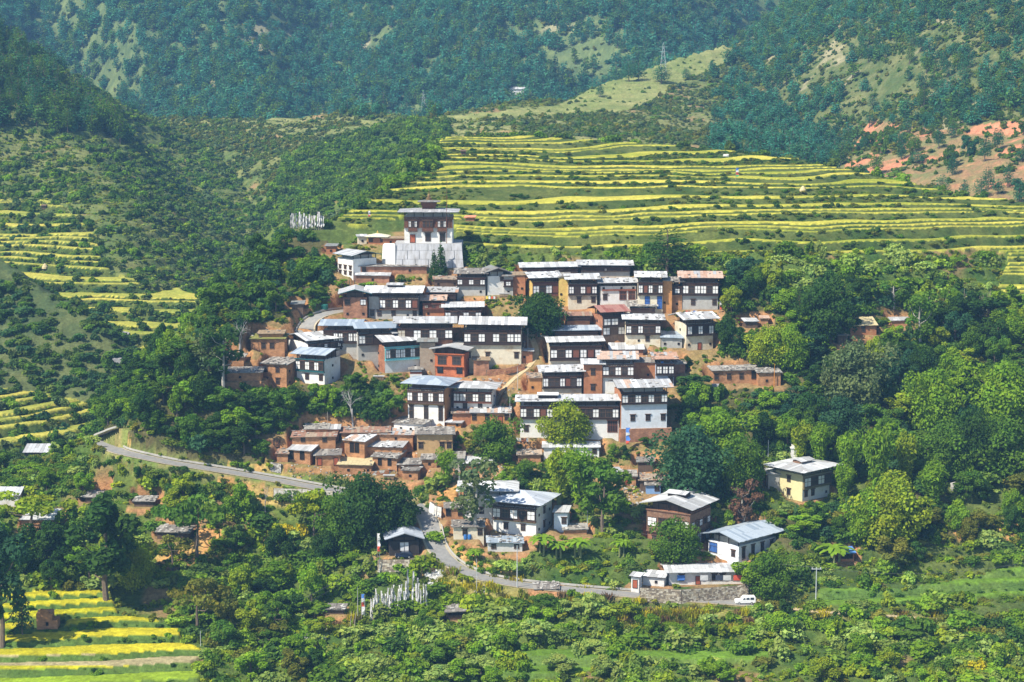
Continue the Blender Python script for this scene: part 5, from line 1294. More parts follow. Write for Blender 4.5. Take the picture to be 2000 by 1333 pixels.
# ------------------------------------------------------------------ single trees
PLACED = []      # x, y, crown radius of every single plant
def plant(name, label, cat, key, x, y, z, h, r, tint, group=None, rnd=RND, parts=True):
    if r > 4.7 and key in ('dense', 'dense2', 'round', 'round2'): key = 'grand' if h > r*1.6 else 'grand2'
    h0, r0, cm, tm, _ = PROTO[key]
    rz = rnd.random()*6.28
    if parts and tm:
        e = empty(name, (x, y, z), rz, (r/r0, r/r0, h/h0)); tag(e, label, cat, group)
        put('trunk', tm, e)
        if cm: c = put('crown', cm, e); c.color = (*tint, 1)
    else:
        e = put(name, cm, None, (x, y, z-.1), (0, 0, rz), (r/r0, r/r0, h/h0)); e.color = (*tint, 1); tag(e, label, cat, group)
    PLACED.append((x, y, r)); return e
def vary(t, v=.15):
    k = 1+v*(RND.random()*2-1); return tuple(c*k for c in TINT[t])
def hero(label, u, v, hpx, wpx, key, tint, cat='tree', name='broadleaf_tree', group=None):
    p = hit(u, v); s = F/to_uv(*p)[2]
    plant(name, label, cat, key, p[0], p[1], p[2], hpx/s*1.03, wpx/2/s, vary(tint, .08), group)
hero('large dark spreading tree overhanging the lane behind the black timber barn', 712, 1062, 132, 120, 'dense2', 'dark')
hero('broad dark crown joined to the large tree, reaching toward the lane bend', 775, 1040, 95, 100, 'dense', 'dark')
hero('pale leafed tree on the left flank of the large dark lane tree', 668, 1075, 110, 90, 'dense', 'mid')
hero('tall airy tree with pale trunk in front of the large grey hipped roof', 930, 1052, 178, 80, 'airy', 'grey')
hero('rounded olive tree in front of the very long white roofed house', 1106, 868, 84, 108, 'round2', 'yg')
hero('dark round tree leaning over the footpath at the village centre', 1056, 650, 74, 100, 'dense', 'dark')
hero('slim dark cypress in front of the grey slab podium', 861, 545, 74, 26, 'cypress', 'dark', name='cypress_tree')
hero('smaller cypress touching the slim dark one at the podium', 848, 548, 60, 22, 'cypress', 'dark', name='cypress_tree')
hero('loose dark conifer on the rice terraces above the rust roofed corner house', 1303, 534, 88, 88, 'pine2', 'dark', name='conifer_tree')
hero('second loose conifer just right of the one above the corner house', 1335, 538, 60, 60, 'pine3', 'dark', name='conifer_tree')
hero('round dark tree at the right end of the upper right row', 1432, 590, 55, 62, 'dense', 'dark')
hero('tall dark pine standing clear at the left end of the village', 437, 770, 150, 70, 'airy', 'dark', name='pine_tree')
hero('shorter pine with pale green needles left of the tall dark pine', 408, 745, 110, 62, 'pine2', 'grey', name='pine_tree')
hero('grey leafless tree with fanned twigs behind the tall dark pine', 468, 690, 92, 120, 'bare', 'mid', name='bare_tree')
hero('grey leafless tree below the turquoise house', 690, 838, 108, 90, 'bare2', 'mid', name='bare_tree')
hero('very tall dark tree at the upper corner of the yellow rice fields', 208, 1172, 215, 118, 'tall', 'dark')
hero('blue dark conifer at the left picture edge beside the rice', 4, 1262, 250, 96, 'tall', 'blue', name='conifer_tree')
hero('low drooping side crown of the conifer at the left picture edge', 44, 1240, 90, 40, 'pine3', 'blue', name='conifer_tree')
hero('flat crowned yellowing tree over the pale roofed mud hut', 62, 1050, 96, 125, 'spread', 'yg')
hero('dark round tree right of the yellowing one at the far left', 92, 1098, 85, 75, 'dense', 'dark')
hero('flat crowned green tree with bare trunk beside the orange landslip', 386, 1095, 138, 118, 'spread', 'mid')
hero('smaller flat crowned tree just left of the orange landslip', 338, 1110, 70, 72, 'spread2', 'olive')
hero('yellow green tree on the slope right of the very tall dark tree', 262, 1150, 92, 80, 'round', 'yg')
hero('flat crowned tree with grey trunk above the right end of the rice', 384, 1238, 118, 105, 'spread2', 'olive')
hero('dead grey sapling below the upper road near the white bank wall', 518, 1010, 85, 36, 'bare2', 'mid', name='bare_tree')
hero('thin branched tree right of the yellow bushes', 612, 1062, 112, 84, 'spread2', 'yg')
hero('brown leafless tree between the three storey house and the yellow house', 1450, 1052, 130, 62, 'airy2', 'brown')
hero('leafy tree hiding the foot of the three storey timber house', 1318, 1098, 84, 105, 'round', 'mid')
hero('leafy tree at the right end of the white row house', 1500, 1168, 88, 95, 'round', 'mid')
hero('second leafy tree crowding the right end of the white row house', 1466, 1150, 62, 62, 'round3', 'bright')
hero('bright bamboo clump right of the tin roofed hut', 1092, 985, 118, 80, 'bamboo', 'yg', 'bamboo', 'bamboo_clump')
hero('taller bamboo clump behind the white annex', 1136, 1000, 128, 88, 'bamboo2', 'bright', 'bamboo', 'bamboo_clump')
hero('dark shaggy tree right of the taller bamboo', 1178, 1040, 150, 84, 'tall', 'mid')
hero('weeping bush like tree on the grassy bank below the small mud store', 1023, 948, 50, 46, 'bamboo2', 'mid')
hero('bamboo clump on the cut bank above the lane bend', 874, 950, 76, 56, 'bamboo', 'bright', 'bamboo', 'bamboo_clump')
hero('small round tree in front of the orange cottage', 962, 908, 88, 96, 'round', 'mid')
hero('reddish leaved little tree beside the small round tree', 930, 905, 60, 45, 'round3', 'olive')
hero('bluish dark tree right of the red brick footing', 1352, 968, 130, 150, 'dense2', 'blue')
hero('yellow green rounded tree above the bluish dark tree', 1405, 905, 98, 115, 'dense2', 'bright')
hero('dark tree falling away right of the yellow green rounded one', 1448, 965, 110, 90, 'dense', 'mid')
hero('huge bright green tree at the right picture edge', 1962, 850, 135, 145, 'dense2', 'bright')
hero('broad green tree in front of the huge one at the right picture edge', 1955, 935, 115, 140, 'dense', 'mid')
hero('tall leafy green tree left of the huge one at the picture edge', 1826, 845, 118, 110, 'dense2', 'bright')
hero('leafy green tree below the tall one left of the picture edge', 1842, 935, 105, 112, 'dense', 'mid')
hero('dark green tree filling the gap between the two tall right trees', 1898, 920, 120, 90, 'dense', 'dark')
hero('large tree turning yellow on top, right of the yellow house', 1738, 1062, 125, 140, 'dense2', 'yg')
hero('green tree leaning on the left of the yellowing crown', 1690, 1058, 95, 90, 'dense', 'bright')
for i, (u, v, h_, w_, k_, t_, lb) in enumerate([(1600, 925, 100, 62, 'bamboo', 'bright', 'bamboo clump directly behind the roof of the yellow house'), (1562, 905, 82, 50, 'bamboo2', 'yg', 'short bamboo clump above the chimney of the yellow house'),
    (1655, 948, 108, 66, 'bamboo', 'bright', 'bamboo clump at the right roof corner of the yellow house'), (1712, 985, 165, 90, 'bamboo', 'bright', 'tallest bamboo clump right of the yellow house'),
    (1768, 960, 118, 76, 'bamboo', 'yg', 'pale bamboo clump below the grey green hillside tree'), (1645, 985, 80, 46, 'bamboo2', 'bright', 'small bamboo clump in front of the yellow house wall'), (1822, 1000, 100, 80, 'bamboo', 'bright', 'rightmost bamboo clump below the tall leafy tree')]):
    hero(lb, u, v, h_, w_, k_, t_, 'bamboo', 'bamboo_clump')
hero('dark conifer beside the yellow terrace strips right of the village', 1562, 625, 72, 50, 'deodar', 'dark', name='conifer_tree')
hero('wide dark evergreen in front of the yellow terrace strips', 1600, 660, 105, 100, 'dense2', 'dark')
hero('dark leafy tree right of the wide evergreen', 1650, 668, 80, 60, 'dense', 'dark')
hero('loose green tree standing on the terrace edge by the bare poles', 1745, 600, 58, 54, 'airy2', 'mid')
hero('tall thin tree with grey trunk left of the bare poles', 1795, 690, 130, 62, 'airy', 'mid')
hero('yellow green tree left of the wide dark evergreen', 1500, 712, 72, 88, 'dense', 'yg')
hero('light green tree above the cattle shed', 1545, 720, 80, 76, 'round', 'bright')
hero('grey green broad tree in the middle of the right slope', 1665, 800, 128, 135, 'dense2', 'grey')
hero('dark domed tree below the grey green broad tree', 1640, 870, 90, 105, 'dense', 'blue')
hero('pointed light conifer on the right slope', 1688, 895, 90, 46, 'deodar', 'mid', name='conifer_tree')
hero('second pointed conifer, smaller, right of the first on the slope', 1732, 880, 70, 40, 'deodar', 'mid', name='conifer_tree')
for lb, u, v, h_, w_ in [('largest pointed deodar right of the mountain farmhouse', 1084, 174, 70, 40), ('pointed deodar just left of the largest one', 1053, 180, 46, 30), ('deodar with blunt top right of the largest one', 1112, 178, 44, 30),
    ('slim pointed deodar left of the mountain farmhouse', 942, 205, 62, 26), ('shorter deodar between slim one and farmhouse', 972, 200, 42, 28), ('dark conifer leftmost of the mountain farmhouse group', 905, 210, 40, 34), ('pointed deodar behind the mountain farmhouse roof', 1000, 182, 44, 22)]:
    hero(lb, u, v, h_, w_, 'deodar', 'blue', name='deodar_tree')
for lb, u, v, h_, w_ in [('pair forming tree on the high meadow, left', 1228, 160, 40, 26), ('pair forming tree on the high meadow, right', 1247, 158, 36, 28), ('single round tree in the middle of the high meadow', 1292, 163, 36, 34), ('small tree at the right rim of the high meadow', 1340, 158, 26, 18), ('lone tree low on the high meadow', 1172, 190, 26, 16)]:
    hero(lb, u, v, h_, w_, 'pine2', 'pine', name='meadow_pine')
for lb, u, v, h_, w_ in [('banana clump with the orange and blue stall behind', 1632, 1100, 50, 66), ('banana clump left of the low stone shed', 925, 1096, 30, 30), ('banana clump right of the low stone shed', 1058, 1082, 52, 50), ('banana clump furthest from the stone shed, below the slab shelter', 1128, 1086, 50, 54), ('banana clump between the two others below the white annex', 1094, 1088, 44, 48),
    ('banana clump on the slope below the three storey house', 1212, 1085, 46, 40), ('banana clump in the small garden under the brick outbuildings', 722, 566, 22, 26)]:
    hero(lb, u, v, h_, w_, 'banana', 'bright', 'banana plant', 'banana_plant')

rs = np.random.RandomState(101)
LM = [(842, 440, 'the temple'), (710, 515, 'the teal roofed white house'), (600, 430, 'the knoll flags'), (610, 630, 'the upper lane'), (770, 600, 'the grey walled balcony house'), (605, 720, 'the teal house'), (530, 735, 'the two storey brick house'),
      (437, 700, 'the tall dark pine'), (480, 670, 'the grassy roofed ruin'), (220, 850, 'the upper road bend'), (400, 915, 'the upper road'), (590, 890, 'the blue white barn roof'), (700, 870, 'the mud sheds'), (690, 790, 'the grey leafless tree'), (830, 790, 'the blue grey hipped roof'),
      (1056, 620, 'the path tree'), (1110, 820, 'the long white roof'), (1260, 800, 'the tall white house'), (1260, 865, 'the red brick footing'), (1360, 640, 'the small red door house'), (1370, 570, 'the wide corner house'), (1455, 735, 'the cattle shed'), (1685, 640, 'the thatched hut'), (1890, 600, 'the bare terrace poles'),
      (1790, 640, 'the thin grey trunked tree'), (1600, 620, 'the wide dark evergreen'), (1665, 740, 'the grey green broad tree'), (1352, 900, 'the bluish dark tree'), (1585, 940, 'the yellow house'), (1738, 1000, 'the yellowing crown'), (1960, 820, 'the huge bright tree'), (1832, 830, 'the tall leafy tree'), (1700, 920, 'the bamboo grove'),
      (1260, 940, 'the quarry yard'), (1330, 1030, 'the three storey house'), (1465, 1075, 'the bluish roofed white house'), (1375, 1120, 'the row house'), (1455, 1175, 'the white jeep'), (1593, 1150, 'the steel crossarm pole'), (1180, 1150, 'the brown bank by the road'), (1020, 1010, 'the large grey hipped roof'),
      (930, 960, 'the tall airy tree'), (1068, 1150, 'the slab roofed road shelter'), (890, 1200, 'the open shed'), (790, 1070, 'the black timber barn'), (780, 1190, 'the barn flags'), (850, 1130, 'the white stone heap'), (614, 1232, 'the white scree'), (655, 1195, 'the small slab roofed hut'),
      (730, 1000, 'the large dark lane tree'), (570, 1052, 'the yellow bushes'), (590, 970, 'the pale bank wall'), (386, 1020, 'the flat crowned green tree'), (390, 1060, 'the orange landslip'), (338, 1045, 'the white slab roofed shed'), (208, 1060, 'the very tall dark tree'), (75, 890, 'the tin hut'), (75, 1020, 'the pale roofed mud hut'),
      (95, 1210, 'the brick ruin'), (300, 1200, 'the yellow rice fields'), (384, 1180, 'the grey trunked flat crown'), (1640, 1080, 'the tarpaulin stall'), (1940, 1040, 'the bare orange bank'), (1870, 950, 'the white boulder'), (1200, 1290, 'the bright green strips'), (1750, 1160, 'the right green terraces'), (1300, 1220, 'the dry grass'),
      (100, 140, 'the left ridge crest'), (30, 180, 'the left picture edge'), (170, 250, 'the lower ridge end'), (60, 240, 'the foot of the pine stand'), (1700, 270, 'the long red scar'), (1850, 260, 'the upper orange cliff'), (1960, 350, 'the lower orange cliff'), (1950, 240, 'the tan slope'), (1700, 330, 'the terrace rim'), (1720, 160, 'the dark gully'), (1900, 130, 'the steep upper slope')]
USED = {}
TW = {'dark': 'dark green', 'mid': 'mid green', 'bright': 'bright green', 'yg': 'yellow green', 'olive': 'olive', 'blue': 'bluish green', 'grey': 'grey green', 'pine': 'blue green', 'pale': 'pale', 'yellow': 'yellow', 'brown': 'brown'}
SW = {'round': 'round', 'round2': 'broad round', 'round3': 'domed', 'dense': 'dense', 'dense2': 'wide dense', 'tall': 'tall crowned', 'spread': 'flat crowned', 'spread2': 'thin flat crowned', 'pine': 'straight', 'pine2': 'broad', 'pine3': 'stocky', 'bush': 'rounded', 'bush2': 'low', 'bush3': 'upright', 'bush4': 'spreading'}
def own_label(noun, key, tint, h, hr, x, y, z):
    u, v, _ = to_uv(x, y, z); ds = sorted((math.hypot(u-a, (v-b_)*1.3), n_, u-a, v-b_) for a, b_, n_ in LM)
    f = (h-hr[0])/(hr[1]-hr[0]); sz = 'small' if f < .33 else ('middling' if f < .67 else 'large')
    for k in range(4):
        d, nm, du, dv = ds[k]
        pos = ('below' if dv > 0 else 'above') if abs(dv)*1.3 > abs(du)*.7 else ('right of' if du > 0 else 'left of')
        side = '' if abs(du) < 14 or abs(dv)*1.3 < abs(du)*.7 else (' and to its right' if du > 0 else ' and to its left')
        for ext in ('', 'just ' if d < 45 else ('some way ' if d < 100 else 'far ')):
            lb = '%s %s %s %s %s%s %s%s' % (sz, TW[tint], SW.get(key, ''), noun, ext, pos, nm, side)
            lb = ' '.join(lb.split())
            if len(lb.split()) <= 16 and lb not in USED: USED[lb] = 1; return lb
    return lb
def take(mask, n, dens_cap, hr, rr_, keys, tints, name, label, group, cat='tree', gap=.55, zones=None, parts=True):
    x, y, z, idx = samp(mask, dens_cap, rs)
    hs = rs.uniform(*hr, len(x)); ws = rs.uniform(*rr_, len(x)); ok = clear_of_view(x, y, z, hs, ws)
    ok &= (np.abs(U.ravel()[idx]-1000) < 1060) & (V.ravel()[idx] < 1400)
    c = 0
    for i in np.where(ok)[0]:
        if c >= n: break
        if any((x[i]-a)**2+(y[i]-b_)**2 < ((ws[i]+r_)*gap)**2 for a, b_, r_ in PLACED): continue
        k = keys[rs.randint(len(keys))]; t = tints[rs.randint(len(tints))]
        plant(name, own_label({'bush': 'bush', 'pine_tree': 'pine'}.get(name, 'tree'), k, t, hs[i], hr, x[i], y[i], z[i]), cat, k, x[i], y[i], z[i], hs[i], ws[i], vary(t, .2), group, parts=parts); c += 1
    return c
def zone(poly, layers=(0,)): return inpoly(U, V, poly) & np.isin(LID, layers)
BK = ['round', 'round2', 'round3', 'dense', 'dense2', 'tall', 'dense']
zA = zone([(380, 660), (420, 570), (470, 505), (560, 455), (640, 470), (655, 560), (570, 640), (480, 650)])
zB = zone([(160, 800), (330, 690), (440, 745), (520, 770), (660, 745), (775, 770), (760, 830), (520, 850), (500, 895), (260, 880)])
zC = zone([(1410, 540), (1560, 585), (2100, 620), (2100, 905), (1990, 905), (1700, 930), (1500, 880), (1330, 900), (1320, 780), (1420, 765), (1540, 765), (1400, 690)])
zD = zone([(1500, 1010), (1640, 990), (1850, 940), (2100, 940), (2100, 1100), (1700, 1110), (1560, 1080)]) | zone([(1200, 980), (1250, 980), (1250, 1110), (1150, 1110)])
zE = zone([(0, 900), (200, 880), (420, 945), (640, 990), (800, 1060), (740, 1110), (640, 1180), (620, 1333), (400, 1333), (390, 1260), (220, 1160), (0, 1140)])
zF = zone([(700, 1230), (1050, 1190), (1250, 1200), (1480, 1215), (2100, 1240), (2100, 1400), (640, 1400)])
n_ = 0
n_ += take(zA & FREE, 34, .15, (4, 7), (2.2, 3.6), BK[:5], ['dark', 'mid', 'mid', 'dark'], 'broadleaf_tree', 'leafy green tree on the wooded slope left of the upper lane', 'trees on the slope left of the upper lane')
n_ += take(zB & FREE, 70, .2, (5, 10), (2.4, 4.2), BK, ['dark', 'mid', 'dark', 'bright', 'mid'], 'broadleaf_tree', 'dense green tree in the grove between the upper road and the teal house', 'trees in the grove above the upper road')
n_ += take(zone([(245, 840), (310, 872), (515, 898), (505, 850), (300, 835)]) & FREE, 24, .3, (3, 5.5), (1.8, 3.0), BK[:5], ['dark', 'mid', 'dark'], 'broadleaf_tree', 'x', 'trees on the bank above the upper road')
n_ += take(zC & FREE, 100, .15, (5, 11), (2.6, 5), BK, ['dark', 'mid', 'bright', 'mid', 'blue', 'dark', 'yg'], 'broadleaf_tree', 'leafy tree in the wood covering the slope right of the village', 'trees in the wood right of the village')
n_ += take(zD & FREE, 26, .1, (4, 8), (2, 3.8), BK, ['mid', 'bright', 'olive', 'dark'], 'broadleaf_tree', 'green tree among the gardens around the lower right houses', 'trees around the lower right houses')
n_ += take(zE & FREE, 48, .08, (4, 9), (2.2, 4), BK+['spread', 'spread2'], ['mid', 'dark', 'bright', 'olive', 'yg'], 'broadleaf_tree', 'green tree on the scrubby slope below the upper road', 'trees on the slope below the upper road')
n_ += take(zF & FREE, 42, .12, (2.5, 5.5), (1.8, 4.0), BK[:5], ['mid', 'bright', 'bright', 'yg', 'pale'], 'broadleaf_tree', 'low green tree in the thickets below the lower road', 'trees in the thickets below the lower road')
n_ += take(zone([(640, 470), (760, 560), (900, 610), (1050, 660), (1340, 700), (1430, 860), (1200, 960), (960, 1000), (820, 980), (860, 900), (520, 860), (700, 780), (640, 600)]) & FREE, 44, .2, (2.0, 4.5), (1.0, 2.2), BK[:4], ['mid', 'dark', 'bright'], 'garden_tree', 'small green tree squeezed between the village houses', 'small trees between the houses')
print('single broadleaf trees', n_)
# pines one can tell apart: the wedge on the left ridge and the red hills on the right
pw = zone([(-150, 60), (0, 75), (100, 140), (210, 225), (250, 290), (200, 270), (0, 250), (-150, 250)], (1,))
n_ = take(pw, 170, .2, (10, 17), (2.4, 3.8), ['pine', 'pine2', 'pine3'], ['pine', 'dark', 'mid'], 'pine_tree', 'tall pine in the dark stand on the left ridge', 'pines on the left ridge', gap=.36)
pe = zone([(1600, 330), (1660, 270), (1700, 235), (2100, 215), (2100, 420), (1850, 420)], (5,))
n_ += take(pe, 90, .004, (5, 11), (2, 3.4), ['pine', 'pine2', 'pine3', 'round'], ['pine', 'mid', 'pine'], 'pine_tree', 'dark pine on the bare red hillside at the right', 'pines on the red hillside')
n_ += take(zone([(1660, 270), (1700, 100), (2100, 40), (2100, 230), (1700, 235)], (5,)), 70, .004, (7, 12), (2.4, 3.6), ['pine', 'pine2', 'pine3'], ['pine', 'pine', 'mid'], 'pine_tree', 'pine on the steep slope above the red hillside', 'pines above the red hillside', gap=.6)
print('single pines', n_, time.time()-T0)
# bushes large enough to tell apart
nb_ = take(zF & FREE, 120, .05, (1.6, 3.2), (1.5, 3.2), ['bush', 'bush2', 'bush3', 'bush4'], ['mid', 'bright', 'pale', 'yg', 'olive', 'pale', 'dark'], 'bush', 'leafy bush in the thicket below the lower road', 'bushes below the lower road', 'bush', .6)
nb_ += take(zE & FREE, 100, .05, (1.5, 3), (1.4, 2.8), ['bush', 'bush2', 'bush3', 'bush4'], ['mid', 'bright', 'olive', 'dark', 'yg'], 'bush', 'leafy bush on the slope below the upper road', 'bushes below the upper road', 'bush', .6)
nb_ += take((COVER != 8) & (LID == 0) & (U > 1490) & (V > 1192+(U-1500)*.055) & (V < 1226+(U-1500)*.055) & FREE, 60, .3, (2.2, 3.6), (2, 3.2), ['bush', 'bush2', 'bush3', 'bush4'], ['mid', 'bright', 'dark', 'olive'], 'bush', 'x', 'bushes hiding the lower road at the right', 'bush', .5)
nb_ += take((COVER != 8) & (LID == 0) & (U > 1092) & (U < 1190) & (V > 1163) & (V < 1185) & FREE, 12, .6, (2.0, 3.0), (1.6, 2.6), ['bush', 'bush2', 'bush4'], ['mid', 'bright', 'dark'], 'bush', 'x', 'bushes hiding the lower road beside the slab shelter', 'bush', .5)
nb_ += take(zD & FREE, 60, .05, (1.3, 2.6), (1.3, 2.4), ['bush', 'bush2', 'bush3'], ['mid', 'bright', 'olive'], 'bush', 'leafy bush in the gardens around the lower right houses', 'bushes around the lower right houses', 'bush', .6)
for lb, u, v, h_, w_, t_ in [('yellow flowering bush below the upper road', 560, 1052, 32, 40, 'yellow'), ('second yellow bush beside the flowering one', 590, 1048, 28, 34, 'yellow'), ('small yellow bush at the lower end of the yellow pair', 545, 1058, 22, 26, 'yg'),
    ('bush with white blossom at the edge of the lower road', 1160, 1196, 42, 60, 'pale'), ('orange tinged bush at the right end of the rice field', 420, 1262, 34, 50, 'olive'), ('yellow bush at the lower right of the picture', 1900, 1318, 34, 60, 'yellow'),
    ('low leafy tree fallen across the lane', 850, 1052, 16, 46, 'bright')]:
    p = hit(u, v); s = F/to_uv(*p)[2]; plant('bush', lb, 'bush', 'bush4', p[0], p[1], p[2], h_/s, w_/2/s, TINT[t_], parts=False)
print('single bushes', nb_, time.time()-T0)

# ------------------------------------------------------------------ plants nobody could count
def cover_scatter(name, label, cat, mask, dens, hr, wr, protos, tints, clump=.6, cw=20, view=False, seed=1, sink=.2):
    r_ = np.random.RandomState(seed); x, y, z, idx = samp(mask, dens, r_, clump, cw)
    u_ = r_.rand(len(x))**1.6; hs = hr[0]+(hr[1]-hr[0])*u_; ws = (wr[0]+(wr[1]-wr[0])*u_)*r_.uniform(.8, 1.2, len(x))
    ok = np.ones(len(x), bool)
    if view: ok = clear_of_view(x, y, z, hs, ws, .8)
    x, y, z, hs, ws = x[ok], y[ok], z[ok], hs[ok], ws[ok]
    print(name, len(x))
    return scatter(name, label, cat, protos, x, y, z, hs, ws, tintmix(tints, len(x), r_), r_, sink)
offt = ~RICE & ~((COVER == 12) & tr) & ~((COVER == 14) & tr)
cover_scatter('pine_forest', 'haze tinted pine forest covering the far mountain', 'forest', (LID == 4) & (fbm(GX/45, GY/45, 81) > -.5), .028, (9, 17), (2.8, 4.8), ['far_pine', 'far_pine2', 'far_pine3'], ['pinehaze', 'pinehaze', 'pine', 'mid'], .6, 60, seed=2)
cover_scatter('mountain_scrub', 'low scrub between the pines of the far mountain', 'scrub', (LID == 4), .012, (1, 3.2), (1.2, 3.2), ['far_bush', 'far_bush2'], ['scrub', 'pine', 'olive'], .5, 40, seed=3)
cover_scatter('pine_wood', 'open pine wood on the steep right mountain', 'forest', (LID == 5) & (COVER == 6), .030, (5, 10), (2, 3.4), ['far_pine', 'far_pine2', 'far_pine3'], ['pine', 'mid', 'pinehaze'], .8, 40, seed=4)
cover_scatter('hill_scrub', 'low scrub on the red and tan slopes of the right mountain', 'scrub', (LID == 5) & ((COVER == 6) | (N1 > .62)), .10, (.8, 2.4), (.9, 2.4), ['far_bush', 'far_bush2'], ['scrub', 'olive', 'mid'], .9, 25, seed=5)
cover_scatter('valley_scrub', 'olive scrub over the left valley slopes', 'scrub', (LID == 1) & offt & ~pw, .095, (.9, 3.0), (1.0, 2.8), ['far_bush', 'far_bush2', 'bush'], ['scrub', 'bright', 'mid', 'grey', 'dark'], .9, 8, seed=6)
cover_scatter('valley_grass', 'pale grass clumps between the bushes of the left valley', 'grass', (LID == 1) & offt & ~pw, .28, (.3, .9), (.6, 1.5), ['far_bush2', 'far_bush'], ['pale', 'olive', 'grey', 'yg'], .5, 12, seed=31)
cover_scatter('ridge_pines', 'pines spilling down to the hollow behind the village', 'forest', (LID == 3) & (V < 232) & (U < 860), .010, (7, 13), (2.2, 3.6), ['far_pine', 'far_pine2', 'far_pine3'], ['pinehaze', 'pine', 'mid'], .8, 30, seed=32)
cover_scatter('gully_pines', 'pines on the slope left of the right hand gully', 'forest', (LID == 3) & (U > 1390) & ~np.isin(COVER, [4]), .014, (6, 11), (2.2, 3.4), ['far_pine', 'far_pine2', 'far_pine3'], ['pine', 'pinehaze'], .8, 30, seed=33)
cover_scatter('ridge_grass', 'pale grass clumps over the abandoned terraces', 'grass', (LID == 3) & np.isin(COVER, [2, 13]), .12, (.3, .9), (.6, 1.5), ['far_bush2', 'far_bush'], ['pale', 'olive', 'grey'], .5, 12, seed=34)
cover_scatter('ridge_stand', 'dark pines closing the stand on the left ridge', 'forest', pw, .035, (7, 13), (2.2, 3.8), ['far_pine', 'far_pine2', 'far_pine3'], ['pine', 'mid', 'dark'], .3, 20, seed=41)
cover_scatter('knoll_scrub', 'dark scrub on the small hill at the left edge', 'scrub', (LID == 2), .13, (.9, 2.8), (1.2, 2.8), ['far_bush', 'bush', 'bush2'], ['scrub', 'mid', 'blue', 'dark'], .7, 16, seed=7)
cover_scatter('ridge_scrub', 'scrub over the abandoned terraces behind the village ridge', 'scrub', (LID == 3) & np.isin(COVER, [2, 13]), .085, (.8, 2.6), (1, 2.7), ['far_bush', 'far_bush2'], ['scrub', 'olive', 'mid', 'grey'], 1.0, 22, seed=8)
cover_scatter('ridge_thicket', 'lush green thicket in the hollow behind the village ridge', 'thicket', np.isin(LID, [0, 3]) & (COVER == 15) & (V < 480), .12, (1.5, 4.2), (1.4, 3.4), ['far_bush', 'bush', 'bush2'], ['mid', 'bright', 'scrub', 'dark'], .6, 20, seed=9)
cover_scatter('meadow_shrubs', 'thin low shrubs on the high meadow', 'shrubs', (COVER == 4), .010, (.6, 1.8), (.7, 1.7), ['far_bush'], ['scrub', 'mid'], .6, 20, seed=10)
cover_scatter('terrace_hedges', 'bushes and weeds on the banks between the rice terraces', 'scrub', (COVER == 1) & (LID == 0) & (TPH > .92) & (GAP > .95), .24, (.3, 1.3), (.6, 1.6), ['bush', 'bush2', 'far_bush'], ['mid', 'dark', 'scrub', 'olive'], .8, 30, view=True, seed=11)
cover_scatter('fallow_growth', 'weeds and bushes in the fallow terrace plots', 'scrub', (COVER == 1) & (LID == 0) & ~RICE & (TPH < .9), .10, (.6, 2.0), (.8, 2.0), ['bush', 'bush3', 'far_bush'], ['mid', 'scrub', 'olive', 'pale'], .8, 20, view=True, seed=12)
cover_scatter('bank_scrub', 'scrub on the banks of the left valley terraces', 'scrub', (COVER == 1) & (LID == 1) & ((TPH > .9) | ~RICE), .10, (.8, 2.6), (1, 2.5), ['bush', 'far_bush2'], ['mid', 'scrub', 'blue', 'dark'], .8, 16, seed=13)
cover_scatter('undergrowth', 'dense undergrowth beneath the trees around the village', 'undergrowth', (LID == 0) & np.isin(COVER, [9]), .16, (1, 3.8), (1.2, 2.9), ['bush', 'bush2', 'bush3', 'bush4'], ['dark', 'mid', 'dark', 'blue', 'mid'], .5, 14, view=True, seed=14)
cover_scatter('thicket', 'mixed green thicket on the slopes below both roads', 'thicket', (LID == 0) & (np.isin(COVER, [15, 0]) | (COVER==1)&(U<300)) & (V > 480) , .14, (.6, 3.6), (.8, 3.2), ['bush', 'bush2', 'bush3', 'bush4'], ['mid', 'bright', 'pale', 'yg', 'pale', 'dark', 'bright'], .8, 18, view=True, seed=15)
cover_scatter('village_weeds', 'weeds and low bushes on the bare banks of the village', 'weeds', (LID == 0) & np.isin(COVER, [8, 10, 16]), .26, (.4, 1.5), (.5, 1.5), ['bush', 'bush3', 'far_bush'], ['mid', 'olive', 'bright', 'scrub', 'yg'], 1.0, 6, view=True, seed=16)
cover_scatter('field_margins', 'weeds along the banks of the yellow rice fields', 'weeds', np.isin(COVER, [12, 14]) & ~(tr & (TPH < .93)), .22, (.25, .8), (.4, .9), ['bush', 'bush3', 'grass_tuft'], ['mid', 'bright', 'dark'], .5, 10, seed=17)
cover_scatter('dry_grass', 'tall straw coloured grass on the verge below the lower road', 'grass', np.isin(COVER, [11]) | ((COVER == 16) & (V > 1100)), .8, (.6, 1.5), (.6, 1.3), ['grass_tuft'], ['yellow', 'yg', 'brown', 'olive'], .5, 10, seed=18)
cover_scatter('roadside_scrub', 'dense low scrub on the bank under the upper road', 'scrub', (LID == 0) & inpoly(U, V, [(150, 880), (330, 908), (640, 962), (640, 1010), (420, 1000), (0, 960), (0, 900)]) | (LID == 0) & inpoly(U, V, [(230, 836), (300, 868), (520, 900), (500, 840), (250, 800)]) & ~np.isin(COVER, [8]), .40, (.7, 1.9), (.9, 2.2), ['bush', 'bush2', 'bush4'], ['dark', 'mid', 'mid', 'olive'], .5, 9, seed=35)
cover_scatter('herbage', 'low herbs and ferns filling the gaps between the bushes', 'herbs', (LID == 0) & np.isin(COVER, [9, 15, 0, 16, 11]) & (V > 480), .42, (.3, 1.0), (.4, 1.1), ['far_bush', 'bush3', 'grass_tuft'], ['mid', 'bright', 'scrub', 'yg', 'olive'], .5, 9, seed=21)
